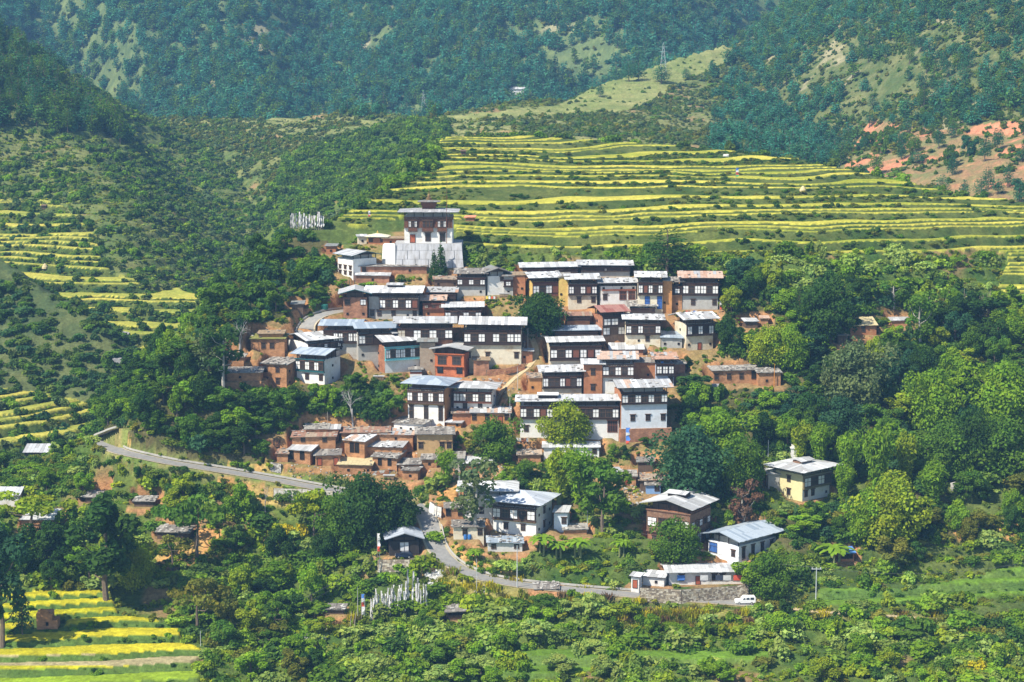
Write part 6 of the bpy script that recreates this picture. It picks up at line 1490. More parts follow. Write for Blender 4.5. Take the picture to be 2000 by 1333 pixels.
cover_scatter('roadside_weeds', 'weeds along the edges of the roads', 'weeds', (LID == 0) & np.isin(COVER, [10, 16]), .5, (.25, .8), (.4, 1.0), ['far_bush', 'bush3', 'grass_tuft'], ['mid', 'dark', 'olive', 'yg'], .8, 6, seed=36)
m_ = (COVER == 12) & tr & (TPH < .93) & ~((V > 1278) & (V < 1300))
0 and cover_scatter('rice_crop', 'ripening yellow rice standing in the lower left fields', 'rice', m_, .5, (.15, .28), (.8, 1.3), ['grass_tuft'], ['yellow'], .1, 10, seed=19, sink=.1)
print('scatter', time.time()-T0)

# ------------------------------------------------------------------ the temple podium
P_ = PODIUM; pw_, ph_, pd = P_['w'], P_['h'], P_['dep']
pod = empty('temple_podium', (P_['x'], P_['y'], P_['zb'])); tag(pod, 'high podium of grey whitewashed panels carrying the temple tower', 'podium')
PGREY = surf('podium_grey', (.50, .50, .52), var=.2, stain=(.28, .26, .24), stain_amt=.75, bump=.3, stain_scale=.8, vertical=True); PWHITE = surf('podium_white', (.74, .74, .72), var=.08, stain=(.5, .46, .38), stain_amt=.3)
bt_ = .12*ph_
mb = MB(); mb.v = [(-pw_/2, 0.1, -3), (pw_/2, .1, -3), (pw_/2, pd, -3), (-pw_/2, pd, -3), (-pw_/2+.3, bt_+.1, ph_), (pw_/2-.6, bt_+.1, ph_), (pw_/2-.6, pd, ph_), (-pw_/2+.3, pd, ph_)]; mb.f = list(BOXF); mb.m = [0]*6
mb.build('core', surf('podium_joint', (.34, .34, .34)), pod)
zr_ = [0, .36, .72, 1.0]; rnd = random.Random(3)
for r_ in range(3):
    x = -pw_/2+.02; cuts = [0, .2, .37, .56, .74, .88, 1] if r_ % 2 else [0, .13, .31, .5, .68, .84, 1]
    for a, b_ in zip(cuts[:-1], cuts[1:]):
        z0, z1 = zr_[r_]*ph_+.03, zr_[r_+1]*ph_-.03; sk = lambda z: (-pw_/2+.3*z/ph_, pw_/2-.6*z/ph_)
        l0, r0_ = sk(z0); l1, r1_ = sk(z1); yb = lambda z: .1+bt_*z/ph_
        pt = lambda f, z: ((sk(z)[0]+(sk(z)[1]-sk(z)[0])*f), yb(z)-.002, z)
        mb = MB(); e_ = .004; mb.slab([pt(a+e_, z0), pt(b_-e_, z0), pt(b_-e_, z1), pt(a+e_, z1)], .05, 0, .055); mb.build('panel', PGREY, pod)
mb = MB(); n_ = 10; R0 = 4.4; cx_, cy_ = -pw_/2-.4, R0*.95
for i in range(n_):
    a0, a1 = math.pi*(.5+.5*i/n_*1.0)+math.pi*.5-.0, math.pi*(.5+.5*(i+1)/n_)+math.pi*.5
    p0 = (cx_+1.0-math.sin(math.pi/2*i/n_)*R0, cy_-math.cos(math.pi/2*i/n_)*R0); p1 = (cx_+1.0-math.sin(math.pi/2*(i+1)/n_)*R0, cy_-math.cos(math.pi/2*(i+1)/n_)*R0)
    zt = ph_*(1.0-.10*(i/n_)); q = .86
    c_ = (cx_+1.0, cy_)
    mb.poly([(p1[0], p1[1], -2), (p0[0], p0[1], -2), (c_[0]+(p0[0]-c_[0])*q, c_[1]+(p0[1]-c_[1])*q, zt), (c_[0]+(p1[0]-c_[0])*q, c_[1]+(p1[1]-c_[1])*q, zt)])
    mb.poly([(c_[0]+(p1[0]-c_[0])*q, c_[1]+(p1[1]-c_[1])*q, zt), (c_[0]+(p0[0]-c_[0])*q, c_[1]+(p0[1]-c_[1])*q, zt), (c_[0], c_[1], zt)])
    if i == n_-1: mb.poly([(p1[0], p1[1], -2), (c_[0]+(p1[0]-c_[0])*q, c_[1]+(p1[1]-c_[1])*q, zt), (c_[0]+(p1[0]-c_[0])*q, c_[1]+6, zt), (p1[0], c_[1]+6, -2)])
mb.poly([(c_[0], c_[1], ph_*.9), (c_[0]-R0*.86, c_[1], ph_*.9), (c_[0]-R0*.86, c_[1]+6, ph_*.9), (c_[0], c_[1]+6, ph_*.9)][::-1])
mb.build('bastion', PWHITE, pod)

# ------------------------------------------------------------------ flags, poles, cables
CLW = surf('white_cloth', (.58, .58, .58), var=.12, rough=.9); CLG = surf('grey_cloth', (.40, .40, .41), var=.15); POLEW = surf('pole_wood', (.40, .34, .27), var=.25, scale=3)
CLR = surf('red_cloth', (.62, .10, .06), var=.1); CLB = surf('blue_cloth', (.08, .20, .55), var=.1); CLN = surf('green_cloth', (.08, .34, .14), var=.1); CLY = surf('yellow_cloth', (.66, .5, .08), var=.1)
def cloth_mesh(name, h, w, mats, seed):
    r_ = random.Random(seed); mb = MB(); n = 10
    for i in range(n):
        z0, z1 = h*i/n, h*(i+1)/n; a0, a1 = .22*math.sin(i*1.1+seed), .22*math.sin((i+1)*1.1+seed); w0 = w*(.8+.2*math.sin(i*1.7+seed)); w1 = w*(.8+.2*math.sin((i+1)*1.7+seed))
        mi = min(len(mats)-1, int((n-1-i)/n*len(mats)))
        mb.slab([(.05, 0, z0), (.05+w0, a0, z0), (.05+w1, a1, z1), (.05, 0, z1)], .015, mi)
    return mb.mesh(name, mats)
def pole_mesh(h, r0=.07, lean=0., mat=None, tip=.03):
    mb = MB(); mb.tube([(0, 0, -.6), (lean*.4, 0, h*.5), (lean, 0, h)], [r0, r0*.8, tip], 6); return mb.mesh('pole', mat or POLEW)
flagm = [(pole_mesh(h), cloth_mesh('cloth', h*.78, .5, [CLW if i % 3 else CLG], i), h) for i, h in enumerate((7.5, 9, 10, 8.2, 11, 6.8))]
def flag(label, u, v, hpx, group, k, name='prayer_flag', wx=1., p=None):
    p = p or hit(u, v); s = F/to_uv(*p)[2]; pm, cm, h0 = flagm[k % len(flagm)]
    q = hpx/s/h0; e = empty(name, p, RND.uniform(-.9, .9), (max(q, .8)*wx, max(q, .8)*wx, q)); e.rotation_euler[0] = RND.uniform(-.05, .05); e.rotation_euler[1] = RND.uniform(-.06, .06)
    tag(e, label, 'prayer flag', group); put('pole', pm, e); put('cloth', cm, e, (0, 0, h0*.2)); return e
g1 = 'white prayer flags on the knoll left of the temple'
for i in range(30):
    t = i/29; flag('white prayer flag in the dense cluster on the knoll left of the temple', 568+t*62+RND.uniform(-1, 1), 451+RND.uniform(-4, 2), RND.uniform(24, 37), g1, i, wx=1.15)
g2 = 'white prayer flags between the barn and the lower road'
for i in range(54):
    u = 720+RND.random()**.8*114; v = 1214-(u-720)*.24+RND.uniform(-8, 8); flag('tall white prayer flag in the cluster below the black timber barn', u, v, RND.uniform(34, 62), g2, i, wx=.95)
flag('tallest white prayer flag at the back of the barn cluster', 794, 1186, 76, None, 4, wx=1.1); flag('second tallest prayer flag of the barn cluster', 804, 1182, 68, None, 2, wx=1.1)
for i, (u, v, h_, l) in enumerate([(683, 1240, 48, 'leaning bare pole leftmost beside the barn flag cluster'), (692, 1230, 40, 'crooked bare pole second from left beside the barn flag cluster'), (713, 1212, 52, 'thick pale post at the left end of the barn flag cluster'), (699, 1205, 60, 'thin bare pole between the crooked poles and the flag with red')]):
    p = hit(u, v); s = F/to_uv(*p)[2]; o = put('bare_pole', pole_mesh(h_/s, .14 if i == 2 else .1, .5 if i < 2 else 0, POLEW if i < 2 else CLG), None, p); tag(o, l, 'pole')
g3 = 'bare poles on the terrace at the right'
for i in range(26):
    u = 1842+i*3.9+RND.uniform(-1, 1); p = hit(u, 612+RND.uniform(-4, 4)); s = F/to_uv(*p)[2]; o = put('bare_pole', pole_mesh(RND.uniform(28, 46)/s, .09, RND.uniform(-.3, .3)), None, p); tag(o, 'thin bare prayer pole in the row on the right hand terrace bank', 'pole', g3)
def colourflag(label, u, v, hpx, mats, wx=.8):
    p = hit(u, v); s = F/to_uv(*p)[2]; h_ = hpx/s; e = empty('prayer_flag', p, RND.uniform(-.4, .4)); tag(e, label, 'prayer flag')
    put('pole', pole_mesh(h_, .06), e); put('cloth', cloth_mesh('cloth', h_*.7, wx, mats, int(u)), e, (0, 0, h_*.28))
colourflag('blue, white and red prayer flag in the middle of the rice terraces', 1437, 352, 24, [CLB, CLW, CLR, CLN], 1.1)
colourflag('white prayer flag with red foot at the left of the black timber barn', 737, 1092, 52, [CLW, CLW, CLR], .8)
colourflag('red and white prayer flag at the left end of the barn cluster', 706, 1218, 60, [CLB, CLW, CLR, CLW, CLW], .8)
colourflag('pale blue prayer flag right of the wide corner house', 1432, 606, 44, [CLW, CLB, CLW], .7)
colourflag('red prayer flag right of the wide corner house', 1420, 612, 26, [CLR], .7)
colourflag('short white prayer flag nearest the corner house wall', 1405, 612, 24, [CLW, CLR], .6)
colourflag('faded blue and white prayer flag hanging below the tall white house', 1222, 880, 46, [CLB, CLW, CLB, CLR], 1.2)
colourflag('blue topped prayer flag in front of the rust patched house', 1290, 755, 50, [CLB, CLR, CLN, CLB], .9)
colourflag('small white prayer flag on the terrace left of the temple', 719, 428, 16, [CLW, CLW, CLR], .8)
for i, (u, v) in enumerate([(1480, 303), (1569, 305)]): colourflag(['tiny white flag on the upper rim of the rice terraces', 'tiny white and blue flag at the far corner of the rice terraces'][i], u, v, 12, [CLW, CLB] if i else [CLW], .9)
p = (hit(872, 524)[0], PODIUM['y']+2.0, PODIUM['zb']+PODIUM['h']); s = PODIUM['s']
o = put('flagpole', pole_mesh(134/s, .10, .2, WOOD['br'], .03), None, p); tag(o, 'very tall thin flagpole standing on the podium beside the temple', 'flagpole')
o = put('orange_pole', pole_mesh(46/(F/hit(1512, 752)[1]), .12, 0, surf('orange_paint', (.62, .26, .05))), None, hit(1512, 755)); tag(o, 'orange painted pole in front of the lower cattle shed', 'pole')
o = put('antenna_mast', pole_mesh(36/(F/hit(1493, 1100)[1]), .09, 0, surf('rust_red_paint', (.40, .12, .06))), None, hit(1493, 1040)); tag(o, 'rust red post behind the bluish roofed white house', 'post')
def upole(label, u, v, hpx, arm=False, r0=.11, mat=METAL):
    p = hit(u, v); s = F/to_uv(*p)[2]; h_ = hpx/s; e = empty('utility_pole', p); tag(e, label, 'utility pole'); put('pole', pole_mesh(h_, r0, 0, mat, r0*.7), e)
    if arm:
        mb = MB(); mb.box(-1.1, 1.1, -.08, .08, h_-.5, h_-.36); mb.build('crossarm', METAL, e)
        for x in (-.95, 0, .95): mb = MB(); mb.tube([(x, 0, h_-.355), (x, 0, h_-.2), (x, 0, h_-.05)], [.05, .09, .05], 6); mb.build('insulator', SHUT, e)
    return (p[0], p[1], p[2]+h_)
t1 = upole('steel pole with crossarm standing clear at the lower right', 1593, 1190, 84, True, .13)
t2 = upole('thick grey pole at the roadside below the low stone shed', 1010, 1148, 84, False, .13)
t3 = upole('thin grey pole on the verge below the lane bend', 931, 1160, 70, False, .07)
t4 = upole('pale pole at the left of the white hipped roof', 897, 990, 74, False, .09)
t5 = upole('pole right of the white annex and its slab shelter', 1147, 1040, 44, False, .09)
t6 = upole('white pole in the greenery at the right picture edge', 1974, 910, 40, False, .1)
upole('slim pole in the pale green clearing above the yellow house', 1500, 905, 46, False, .08)
upole('slim pole beside the footpath below the three windowed house', 1011, 762, 46, False, .06)
upole('slim pole at the foot of the large cream based house', 1031, 700, 60, False, .06)
upole('thin pole beside the orange mud cottage', 996, 830, 62, False, .06)
upole('thin dark pole left of the white barn flags', 852, 1010, 36, False, .07, POLEW)
upole('leaning thin pole by the small box shed', 640, 850, 46, False, .07, POLEW)
def cable(label, a, b_, sag, r=.035):
    mb = MB(); P = [tuple(a[k]+(b_[k]-a[k])*t for k in range(2))+(a[2]+(b_[2]-a[2])*t-sag*4*t*(1-t),) for t in [i/14 for i in range(15)]]; mb.tube(P, [r]*15, 4); tag(mb.build('power_cable', surf('cable_black', (.12, .12, .12))), label, 'cable')
e1 = upole('pole hidden in the bushes at the lower end of the twin cables', 392, 1262, 30, False, .08); e2 = upole('pole near the black timber barn at the upper end of the twin cables', 742, 1120, 42, False, .08)
cable('upper of the twin cables crossing the scrub left of the barn', e1, e2, 3, .045); cable('lower of the twin cables crossing the scrub left of the barn', (e1[0], e1[1], e1[2]-.8), (e2[0], e2[1], e2[2]-.8), 3.6, .045)
cable('cable running right from the steel pole with crossarm', t1, (t1[0]+55, t1[1]+12, t1[2]-1), 2.5); cable('cable running left from the steel pole with crossarm', t1, (t1[0]-38, t1[1]+20, t1[2]+3), 1.5)
def pylon(label, u, v, hpx):
    p = hit(u, v); s = F/to_uv(*p)[2]; h_ = hpx/s; e = empty('power_pylon', p); tag(e, label, 'pylon'); w0 = h_*.11
    mb = MB()
    for sx_, sy_ in ((1, 1), (1, -1), (-1, 1), (-1, -1)): mb.tube([(sx_*w0, sy_*w0, -1), (sx_*w0*.35, sy_*w0*.35, h_*.7), (sx_*.15, sy_*.15, h_)], [.09, .07, .05], 4)
    for i in range(7):
        z0, z1 = h_*i/8, h_*(i+1)/8; a, b_ = w0*(1-.93*i/8), w0*(1-.93*(i+1)/8)
        mb.tube([(-a, -a, z0), (b_, -b_, z1)], [.05, .05], 4); mb.tube([(a, -a, z0), (-b_, -b_, z1)], [.05, .05], 4)
    mb.build('lattice', METAL, e); mb = MB()
    for z in (.72, .86): mb.box(-w0*1.2, w0*1.2, -.05, .05, h_*z, h_*z+.1)
    mb.build('crossarm', METAL, e)
pylon('lattice pylon on the skyline of the ridge left of centre', 827, 228, 50); pylon('pale lattice pylon above the round tree of the high meadow', 1295, 146, 62)

# ------------------------------------------------------------------ vehicles
RUB = surf('tyre_rubber', (.03, .03, .03)); RIM = surf('wheel_rim', (.5, .5, .5), rough=.4, metal=.6); LAMP = surf('lamp_glass', (.7, .7, .65), rough=.2, spec=.6)
def car(label, name, cat, u, v, rz, L, Wd, Hc, paint, prof, glass):
    p = hit(u, v); e = empty(name, p, rz); tag(e, label, cat)
    def extr(nm, pr, w, mat, parent, inset=0.):
        mb = MB(); n = len(pr); hw = w/2
        for s_ in (-1, 1):
            for x, z in pr: mb.v.append((x*L-L/2, s_*(hw-(inset if z*Hc > Hc*.62 else 0)), z*Hc))
        mb.f = [tuple(range(n)), tuple(range(2*n-1, n-1, -1))] + [(i, n+i, n+(i+1) % n, (i+1) % n) for i in range(n)]; mb.m = [0]*len(mb.f)
        o = mb.build(nm, mat, parent); bv = o.modifiers.new('round', 'BEVEL'); bv.width = .06; bv.segments = 2; return o
    body = extr('body', prof, Wd, paint, e, .12)
    for i, g in enumerate(glass): extr('window', g, Wd-.02*0+.03, GLASS, e, .13)
    for x in (.19, .80):
        for s_ in (-1, 1):
            wl_ = MB(); wl_.tube([(x*L-L/2, s_*(Wd/2-.2), .33), (x*L-L/2, s_*(Wd/2+.02), .33)], [.33, .33], 14); w_ = wl_.build('wheel', RUB, e)
            r_ = MB(); r_.tube([(x*L-L/2, s_*(Wd/2+.022), .33), (x*L-L/2, s_*(Wd/2+.035), .33)], [.2, .18], 10); r_.build('rim', RIM, w_)
    for s_ in (-1, 1): mb = MB(); mb.box(-L/2-.02, -L/2+.1, s_*Wd*.36-.15, s_*Wd*.36+.15, Hc*.42, Hc*.52); mb.build('headlight', LAMP, e)
PAINTD = surf('dark_blue_paint', (.012, .018, .04), rough=.2, var=.05, spec=.6); PAINTW = surf('white_paint', (.78, .78, .78), rough=.3, var=.03, spec=.5)
car('dark blue hatchback parked in front of the black timber barn', 'parked_car', 'car', 789, 1090, .05, 4.1, 1.7, 1.55, PAINTD, [(.0, .2), (.0, .5), (.06, .58), (.25, .64), (.40, .97), (.55, 1.0), (.85, .98), (.98, .62), (1.0, .5), (1.0, .2)], [[(.30, .66), (.42, .93), (.60, .94), (.60, .66)], [(.63, .66), (.63, .94), (.84, .93), (.93, .66)]])
car('white boxy jeep parked below the stone retaining wall', 'parked_jeep', 'jeep', 1455, 1180, .04, 4.6, 1.8, 1.9, PAINTW, [(.0, .2), (.0, .5), (.04, .56), (.30, .60), (.38, .97), (.42, 1.0), (.97, 1.0), (1.0, .92), (1.0, .2)], [[(.345, .62), (.42, .92), (.50, .92), (.50, .62)], [(.53, .62), (.53, .92), (.70, .92), (.70, .62)], [(.73, .62), (.73, .92), (.92, .92), (.92, .62)]])

# ------------------------------------------------------------------ walls, stones, small things
def stonewall(label, pts, hpx, name='stone_wall', mat=None, batter=.12, cap=0., th=.8, sz=.5, zb=None, tints=None):
    """dry stone wall through photo points; every stone is real geometry, joined because they are only a few pixels each"""
    P = [hit(*q) for q in pts]; s = F/to_uv(*P[0])[2]; h_ = hpx/s; e = empty(name, P[0]); tag(e, label, 'wall'); o = P[0]
    core = MB(); st = MB(); rnd = random.Random(label)
    for a, b_ in zip(P[:-1], P[1:]):
        a = [a[k]-o[k] for k in range(3)]; b_ = [b_[k]-o[k] for k in range(3)]; dx, dy = b_[0]-a[0], b_[1]-a[1]; L = math.hypot(dx, dy); nx, ny = dy/L, -dx/L
        q = lambda t, z, off: (a[0]+dx*t+nx*(off-batter*z), a[1]+dy*t+ny*(off-batter*z), a[2]+(b_[2]-a[2])*t+z)
        core.slab([q(0, -1.5, 0), q(1, -1.5, 0), q(1, h_, 0), q(0, h_, 0)], th)
        nr = max(2, int(h_/ (sz*.62)))
        for r_ in range(nr):
            t = rnd.random()*.03
            while t < 1:
                w_ = sz*(.6+.8*rnd.random())/L; z0 = h_*r_/nr+.02; z1 = h_*(r_+1)/nr-.03*rnd.random(); t1 = min(1, t+w_)
                if t1-t > .2*sz/L: st.slab([q(t, z0, .01), q(t1-.03/L, z0+rnd.uniform(-.04, .04), .01), q(t1-.03/L, z1+rnd.uniform(-.05, .05), .01), q(t, z1, .01)], .1, rnd.randrange(3), .08+rnd.random()*.08)
                t = t1
    c = tints or [surf('wall_stone', (.36, .30, .22), var=.3), surf('wall_stone_pale', (.50, .45, .36), var=.25), surf('wall_stone_dark', (.22, .18, .14), var=.3)]
    core.build('wall_core', mat or surf('wall_joint', (.14, .11, .08)), e); tag(st.build('wall_stones', c, e), kind='stuff')
stonewall('rough stone retaining wall under the white row house', [(1250, 1176), (1330, 1180), (1440, 1172), (1462, 1166)], 27, sz=.5)
stonewall('pale stone bank wall below the upper road', [(534, 976), (590, 978), (650, 982)], 22, tints=[surf('pale_wall_stone', (.55, .52, .45), var=.2), surf('wall_stone_pale', (.50, .45, .36)), surf('white_wall_stone', (.64, .61, .55), var=.15)])
stonewall('stone platform wall below the dark blue car', [(737, 1118), (800, 1118), (834, 1108)], 24, sz=.6)
stonewall('low brick coloured garden wall beside the tin roofed hut', [(968, 902), (1010, 898)], 12, tints=[W['redmud'], W['mud'], W['brick']])
stonewall('low wall along the footpath below the large cream based house', [(950, 735), (990, 732), (1026, 722)], 12, tints=[W['redmud'], W['mud'], W['brick']])
stonewall('broken low wall below the straw roofed shed', [(700, 932), (760, 926), (790, 926)], 8, tints=[W['redmud'], W['mud'], STONE_L])
stonewall('grey stone gully wall under the blue white roofed barn', [(528, 921), (549, 925)], 18, tints=[STONE_L, STONE_D, surf('wall_stone_pale', (.5, .45, .36))])
stonewall('long white capped wall on the hillside below the bare poles', [(1790, 655), (1900, 655), (2000, 655)], 7, tints=[surf('pale_wall_stone', (.55, .52, .45)), CLG, surf('white_wall_stone', (.64, .61, .55))])
stonewall('curved white wall at the lane bend above the cottage', [(838, 1000), (848, 1008), (862, 1012)], 20, tints=[W['white'], W['whitew'], W['white']], sz=1.4)
stonewall('ruined mud wall around the leftmost yard of the mud sheds', [(511, 872), (545, 874), (572, 874)], 14, tints=[W['mud'], W['redmud'], W['timber']])
def rocks(label, u, v, wpx, hpx, n, name='stone_heap', mats=None, size=(.25, .7), seed=0, kind=None):
    p = hit(u, v); s = F/to_uv(*p)[2]; rnd = random.Random(seed+int(u)); mb = MB()
    for i in range(n):
        uu, vv = u+rnd.uniform(-.5, .5)*wpx, v+rnd.uniform(-.5, .5)*hpx; q = hit(uu, vv); a = rnd.uniform(*size)
        c0 = Vector((q[0]-p[0], q[1]-p[1], q[2]-p[2]+a*.2)); vs = []
        for k in range(8):
            d = Vector(((1 if k & 1 else -1), (1 if k & 2 else -1), (1 if k & 4 else -1)*.6)); d += Vector([rnd.uniform(-.35, .35) for _ in range(3)]); vs.append(tuple(c0+d*a*.55))
        n0 = len(mb.v); mb.v += vs; mi = rnd.randrange(3)
        for f in ((0, 2, 3, 1), (4, 5, 7, 6), (0, 1, 5, 4), (1, 3, 7, 5), (3, 2, 6, 7), (2, 0, 4, 6)): mb.f.append(tuple(n0+i_ for i_ in f)); mb.m.append(mi)
    o = mb.build(name, mats or [STONE_L, STONE_D, surf('wall_stone_pale', (.5, .45, .36))], None, p); tag(o, label, 'stones', kind='stuff' if n > 1 else None)
rocks('heap of white stones by the lane behind the barn flags', 850, 1132, 34, 32, 160, mats=[surf('white_stone', (.66, .65, .62), var=.2), surf('pale_stone', (.55, .54, .5), var=.2), CLG], size=(.4, .8))
rocks('white scree left of the leaning poles', 614, 1232, 46, 36, 170, name='scree', mats=[surf('white_stone', (.66, .65, .62)), surf('pale_stone', (.55, .54, .5)), CLG], size=(.3, .7))
rocks('pale stones on the verge below the lane bend', 945, 1148, 40, 18, 50, size=(.2, .5))
rocks('scattered rubble in the quarry yard below the brick footing', 1225, 970, 60, 60, 160, name='rubble', size=(.2, .6), mats=[STONE_L, surf('ochre_stone', (.5, .36, .2), var=.2), STONE_D])
rocks('rubble on the grassy bank beside the small mud store', 985, 925, 50, 30, 60, name='rubble', size=(.2, .5))
rocks('loose planks and stones between the mud sheds', 690, 905, 300, 60, 260, name='rubble', size=(.15, .4), mats=[STONE_L, W['mud'], STONE_D])
rocks('loose stones and rubbish between the upper houses', 1000, 690, 560, 160, 420, name='rubble', size=(.15, .4), mats=[STONE_L, W['redmud'], STONE_D])
rocks('rubble on the footpath bank beside the dark timber house', 960, 760, 60, 40, 80, name='rubble', size=(.2, .45))
GB = [surf('grey_boulder', (.34, .33, .33), var=.3, bump=.5)]*3
for i, (u, v, sz_, lb) in enumerate([(243, 657, 2.6, 'large grey boulder on the left valley terraces'), (258, 667, 1.8, 'smaller boulder just below the large one on the left terraces'), (231, 707, 2.4, 'grey boulder lowest on the left valley terraces'), (1868, 955, 2.6, 'white boulder in the bushes at the right'), (1398, 758, 2.0, 'brown boulder below the cattle shed'),
    (1418, 307, 1.5, 'pale flat boulder near the upper rim of the rice terraces'), (1675, 332, 1.3, 'white boulder on the rice terraces at the right rim'), (662, 55, 11, 'dark rock outcrop high on the mountain')]):
    rocks(lb, u, v, .1, .1, 1, name='boulder', mats=[surf('dark_rock', (.07, .075, .08), var=.4, bump=.5)]*3 if i == 7 else GB if i not in (3, 5, 6) else [surf('white_stone', (.66, .65, .62))]*3, size=(sz_, sz_+.1), seed=i)
def prop(name, label, cat, u, v, fn, mat, dz=0, group=None, rz=0):
    p = hit(u, v); mb = MB(); fn(mb); o = mb.build(name, mat, None, (p[0], p[1], p[2]+dz), (0, 0, rz)); tag(o, label, cat, group); return o
BB = surf('blue_barrel', (.05, .16, .42), rough=.4); GT = surf('green_tank', (.03, .16, .13), rough=.4)
for i, u in enumerate((909, 917)): prop('barrel', ['left one of the two blue barrels before the slab roofed cottage', 'right one of the two blue barrels before the slab roofed cottage'][i], 'barrel', u, 1054, lambda m: m.tube([(0, 0, 0), (0, 0, .35), (0, 0, .9), (0, 0, 1.2)], [.42, .46, .46, .4], 12), BB, .05)
prop('water_tank', 'dark green water tank beside the upper lane', 'tank', 634, 605, lambda m: m.tube([(0, 0, 0), (0, 0, .2), (0, 0, 1.3), (0, 0, 1.5)], [.9, 1, 1, .7], 16), GT, .02)
def chim(m): m.box(-.9, .9, -.9, .9, -1, 2.2); m.box(-1.1, 1.1, -1.1, 1.1, 2.203, 2.5); m.box(-.7, .7, -.7, .7, 2.503, 3.1)
prop('incense_burner', 'small white tower shaped incense burner above the yellow house', 'incense burner', 1551, 892, chim, W['whitew'])
for i, (u, v) in enumerate([(1375, 1128), (1405, 1126), (1420, 1124), (1440, 1122), (1330, 1130)]):
    prop('washing', ['white sheet drying on the row house veranda', 'dark cloth hung on the row house veranda', 'long white cloth on the right part of the row house veranda', 'red cloth at the right end of the row house veranda', 'blue garment at the left of the row house veranda'][i], 'washing', u, 1144,
         lambda m: m.slab([(-.9, 0, 1.0), (.9, 0.05, 1.0), (.9, 0, 2.2), (-.9, 0, 2.2)], .03), [CLW, surf('dark_cloth', (.05, .06, .09)), CLW, CLR, CLB][i], .2)
def rail(m):
    for i in range(7): m.box(i*1.3-.05, i*1.3+.05, -.05, .05, -.3, 1.1)
railo = None
e = empty('rail_fence', hit(800, 1116), -.25); tag(e, 'dark rail fence beside the lane below the blue car', 'fence')
for i in range(7): mb = MB(); mb.box(i*1.0-.05, i*1.0+.05, -.05, .05, -.5, 1.1); mb.build('post', W['timber'], e)
for z in (.3, .65, 1.0): mb = MB(); mb.box(-.1, 6.1, -.1, -.052, z, z+.14); mb.build('rail', W['timber'], e)
e = empty('picket_fence', hit(660, 556), .0); tag(e, 'low wooden fence below the teal roofed white house', 'fence')
for i in range(14): mb = MB(); mb.box(i*.36-.1, i*.36+.1, -.04, .0, -.3, 1.2); mb.build('picket', W['timber'] if i % 2 else W['redmud'], e)
mb = MB(); mb.box(-.1, 4.9, .002, .06, .6, .75); mb.build('rail', W['timber'], e)
# household clutter around the houses
FW = surf('split_firewood', (.36, .25, .15), var=.4, scale=3)
spots = [(645, 707, 'wood', 'firewood stack before the dark timber house beside the lane'), (740, 742, 'wood', 'firewood stack under the turquoise house'), (900, 722, 'wash', 'washing line in front of the large cream based house'), (1060, 664, 'wood', 'firewood stack under the path tree'), (1140, 725, 'wash', 'washing line above the slim brick house'),
 (1238, 690, 'wood', 'firewood stack below the dark balconied house on cream base'), (1350, 620, 'wash', 'washing line behind the small red door house'), (1090, 610, 'wood', 'firewood stack right of the path tree top'), (960, 592, 'wash', 'washing line near the whitewashed gabled house'), (930, 640, 'wood', 'firewood stack behind the grey metal roof'),
 (865, 845, 'wood', 'firewood stack beside the orange mud shed'), (1020, 870, 'wash', 'washing line before the long white roofed house'), (1120, 870, 'wood', 'firewood stack right of the rounded olive tree'), (1290, 962, 'wood', 'plank pile in the quarry yard'), (1330, 958, 'wash', 'washing line at the right of the quarry yard'), (700, 645, 'wood', 'firewood stack between the bluish roofs'),
 (560, 770, 'wood', 'firewood stack under the two storey brick house'), (760, 936, 'wood', 'plank pile below the straw roofed shed'), (640, 872, 'wood', 'firewood stack behind the blue white barn roof'), (985, 580, 'wood', 'firewood stack beside the red mud tower')]
for u, v, k_, lb in spots:
    p = hit(u, v); rnd = random.Random(lb)
    if k_ == 'wood':
        mb = MB()
        for i in range(5):
            for j in range(12): x = -1.3+j*.22+(i % 2)*.1; mb.tube([(x, -.35+rnd.uniform(-.05, .05), .1+i*.17), (x, .35+rnd.uniform(-.05, .05), .1+i*.17)], [.09, .08], 5)
        e = empty('firewood_stack', p, rnd.uniform(-.3, .3)); tag(e, lb, 'firewood'); tag(mb.build('logs', FW, e), kind='stuff')
        mb = MB(); mb.slab([(-1.5, -.5, .98), (1.5, -.5, .98), (1.5, .5, 1.1), (-1.5, .5, 1.1)], .05); mb.build('cover_sheet', ROOF['m'][1], e)
    else:
        e = empty('washing_line', p, rnd.uniform(-.3, .3)); tag(e, lb, 'washing line')
        for x in (-1.8, 1.8): mb = MB(); mb.tube([(x, 0, -.4), (x, 0, 2.0)], [.05, .04], 5); mb.build('post', POLEW, e)
        mb = MB(); mb.tube([(-1.8, 0, 1.95), (0, 0, 1.82), (1.8, 0, 1.95)], [.02, .02, .02], 4); mb.build('line', POLEW, e)
        for i, x in enumerate((-1.3, -.6, .15, .8, 1.3)):
            mb = MB(); hh = rnd.uniform(.6, 1.1); mb.slab([(x-.26, .02, 1.84-hh), (x+.26, 0, 1.84-hh), (x+.26, 0, 1.84), (x-.26, 0, 1.84)], .02); mb.build('cloth', rnd.choice([CLW, CLR, CLB, SHUT, CLY, REDF]), e)
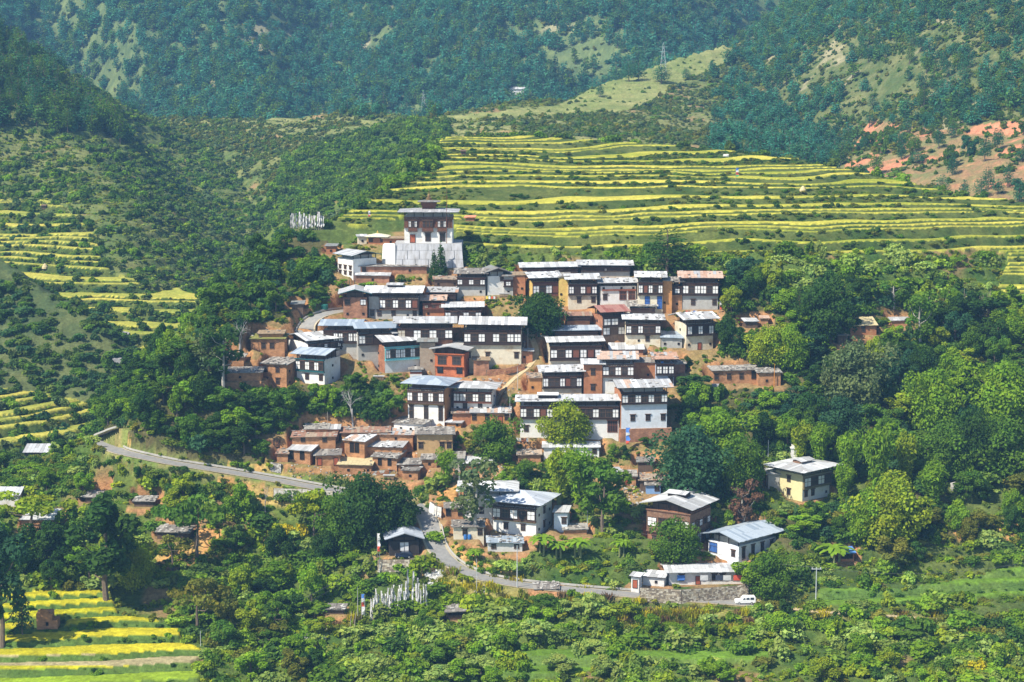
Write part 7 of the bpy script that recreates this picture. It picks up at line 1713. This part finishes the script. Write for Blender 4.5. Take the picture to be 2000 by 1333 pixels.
# wires strung over the village
for a_, b2, l in [((1011, 762, 46), (1031, 700, 60), 'wire between the two slim poles along the village path'), ((1031, 700, 60), (884, 640, 40), 'wire from the slim path pole to the balcony house'), ((1011, 762, 46), (996, 830, 62), 'wire down to the thin pole by the orange cottage'), ((996, 830, 62), (897, 990, 74), 'wire from the orange cottage pole to the pale pole')]:
    q0, q1 = hit(a_[0], a_[1]), hit(b2[0], b2[1]); f0, f1 = F/q0[1], F/q1[1]
    cable(l, (q0[0], q0[1], q0[2]+a_[2]/f0), (q1[0], q1[1], q1[2]+b2[2]/f1), 1.2, .03)
# steps at the hipped house and field huts
for i, (u, v, lb) in enumerate([(905, 302, 'tiny field watch hut at the top left of the rice terraces'), (86, 408, 'tiny field watch hut on the upper left valley terraces'), (1568, 374, 'small straw heap on a fallow strip of the rice terraces'), (88, 524, 'small straw heap on the left valley terraces')]):
    prop('straw_heap' if i > 1 else 'field_hut', lb, 'hut' if i < 2 else 'straw heap', u, v, (lambda m: (m.box(-.8, .8, -.6, .6, -.2, 1.2), m.slab([(-1.1, -1, 1.2), (1.1, -1, 1.2), (1.1, 1, 1.7), (-1.1, 1, 1.7)], .1))) if i < 2 else (lambda m: m.tube([(0, 0, -.2), (0, 0, .5), (0, 0, 1.3), (0, 0, 1.8)], [1.2, 1.1, .6, .1], 10)), W['timber'] if i < 2 else ROOF['straw'][0])

# ------------------------------------------------------------------ the air
zt_ = float(Z.max())+24
hm = bpy.data.materials.new('haze'); hm.use_nodes = True; n = hm.node_tree.nodes; n.clear()
out = n.new('ShaderNodeOutputMaterial'); pv = n.new('ShaderNodeVolumePrincipled'); pv.inputs['Color'].default_value = (.27, .56, .96, 1); pv.inputs['Density'].default_value = .00015; pv.inputs['Anisotropy'].default_value = 0.
hm.node_tree.links.new(pv.outputs[0], out.inputs['Volume'])
mb = MB(); mb.box(-1080, 1080, -120, 2420, 2.0, zt_); tag(mb.build('haze', hm), kind='stuff')
print('done', time.time()-T0, len(bpy.data.objects), zt_)
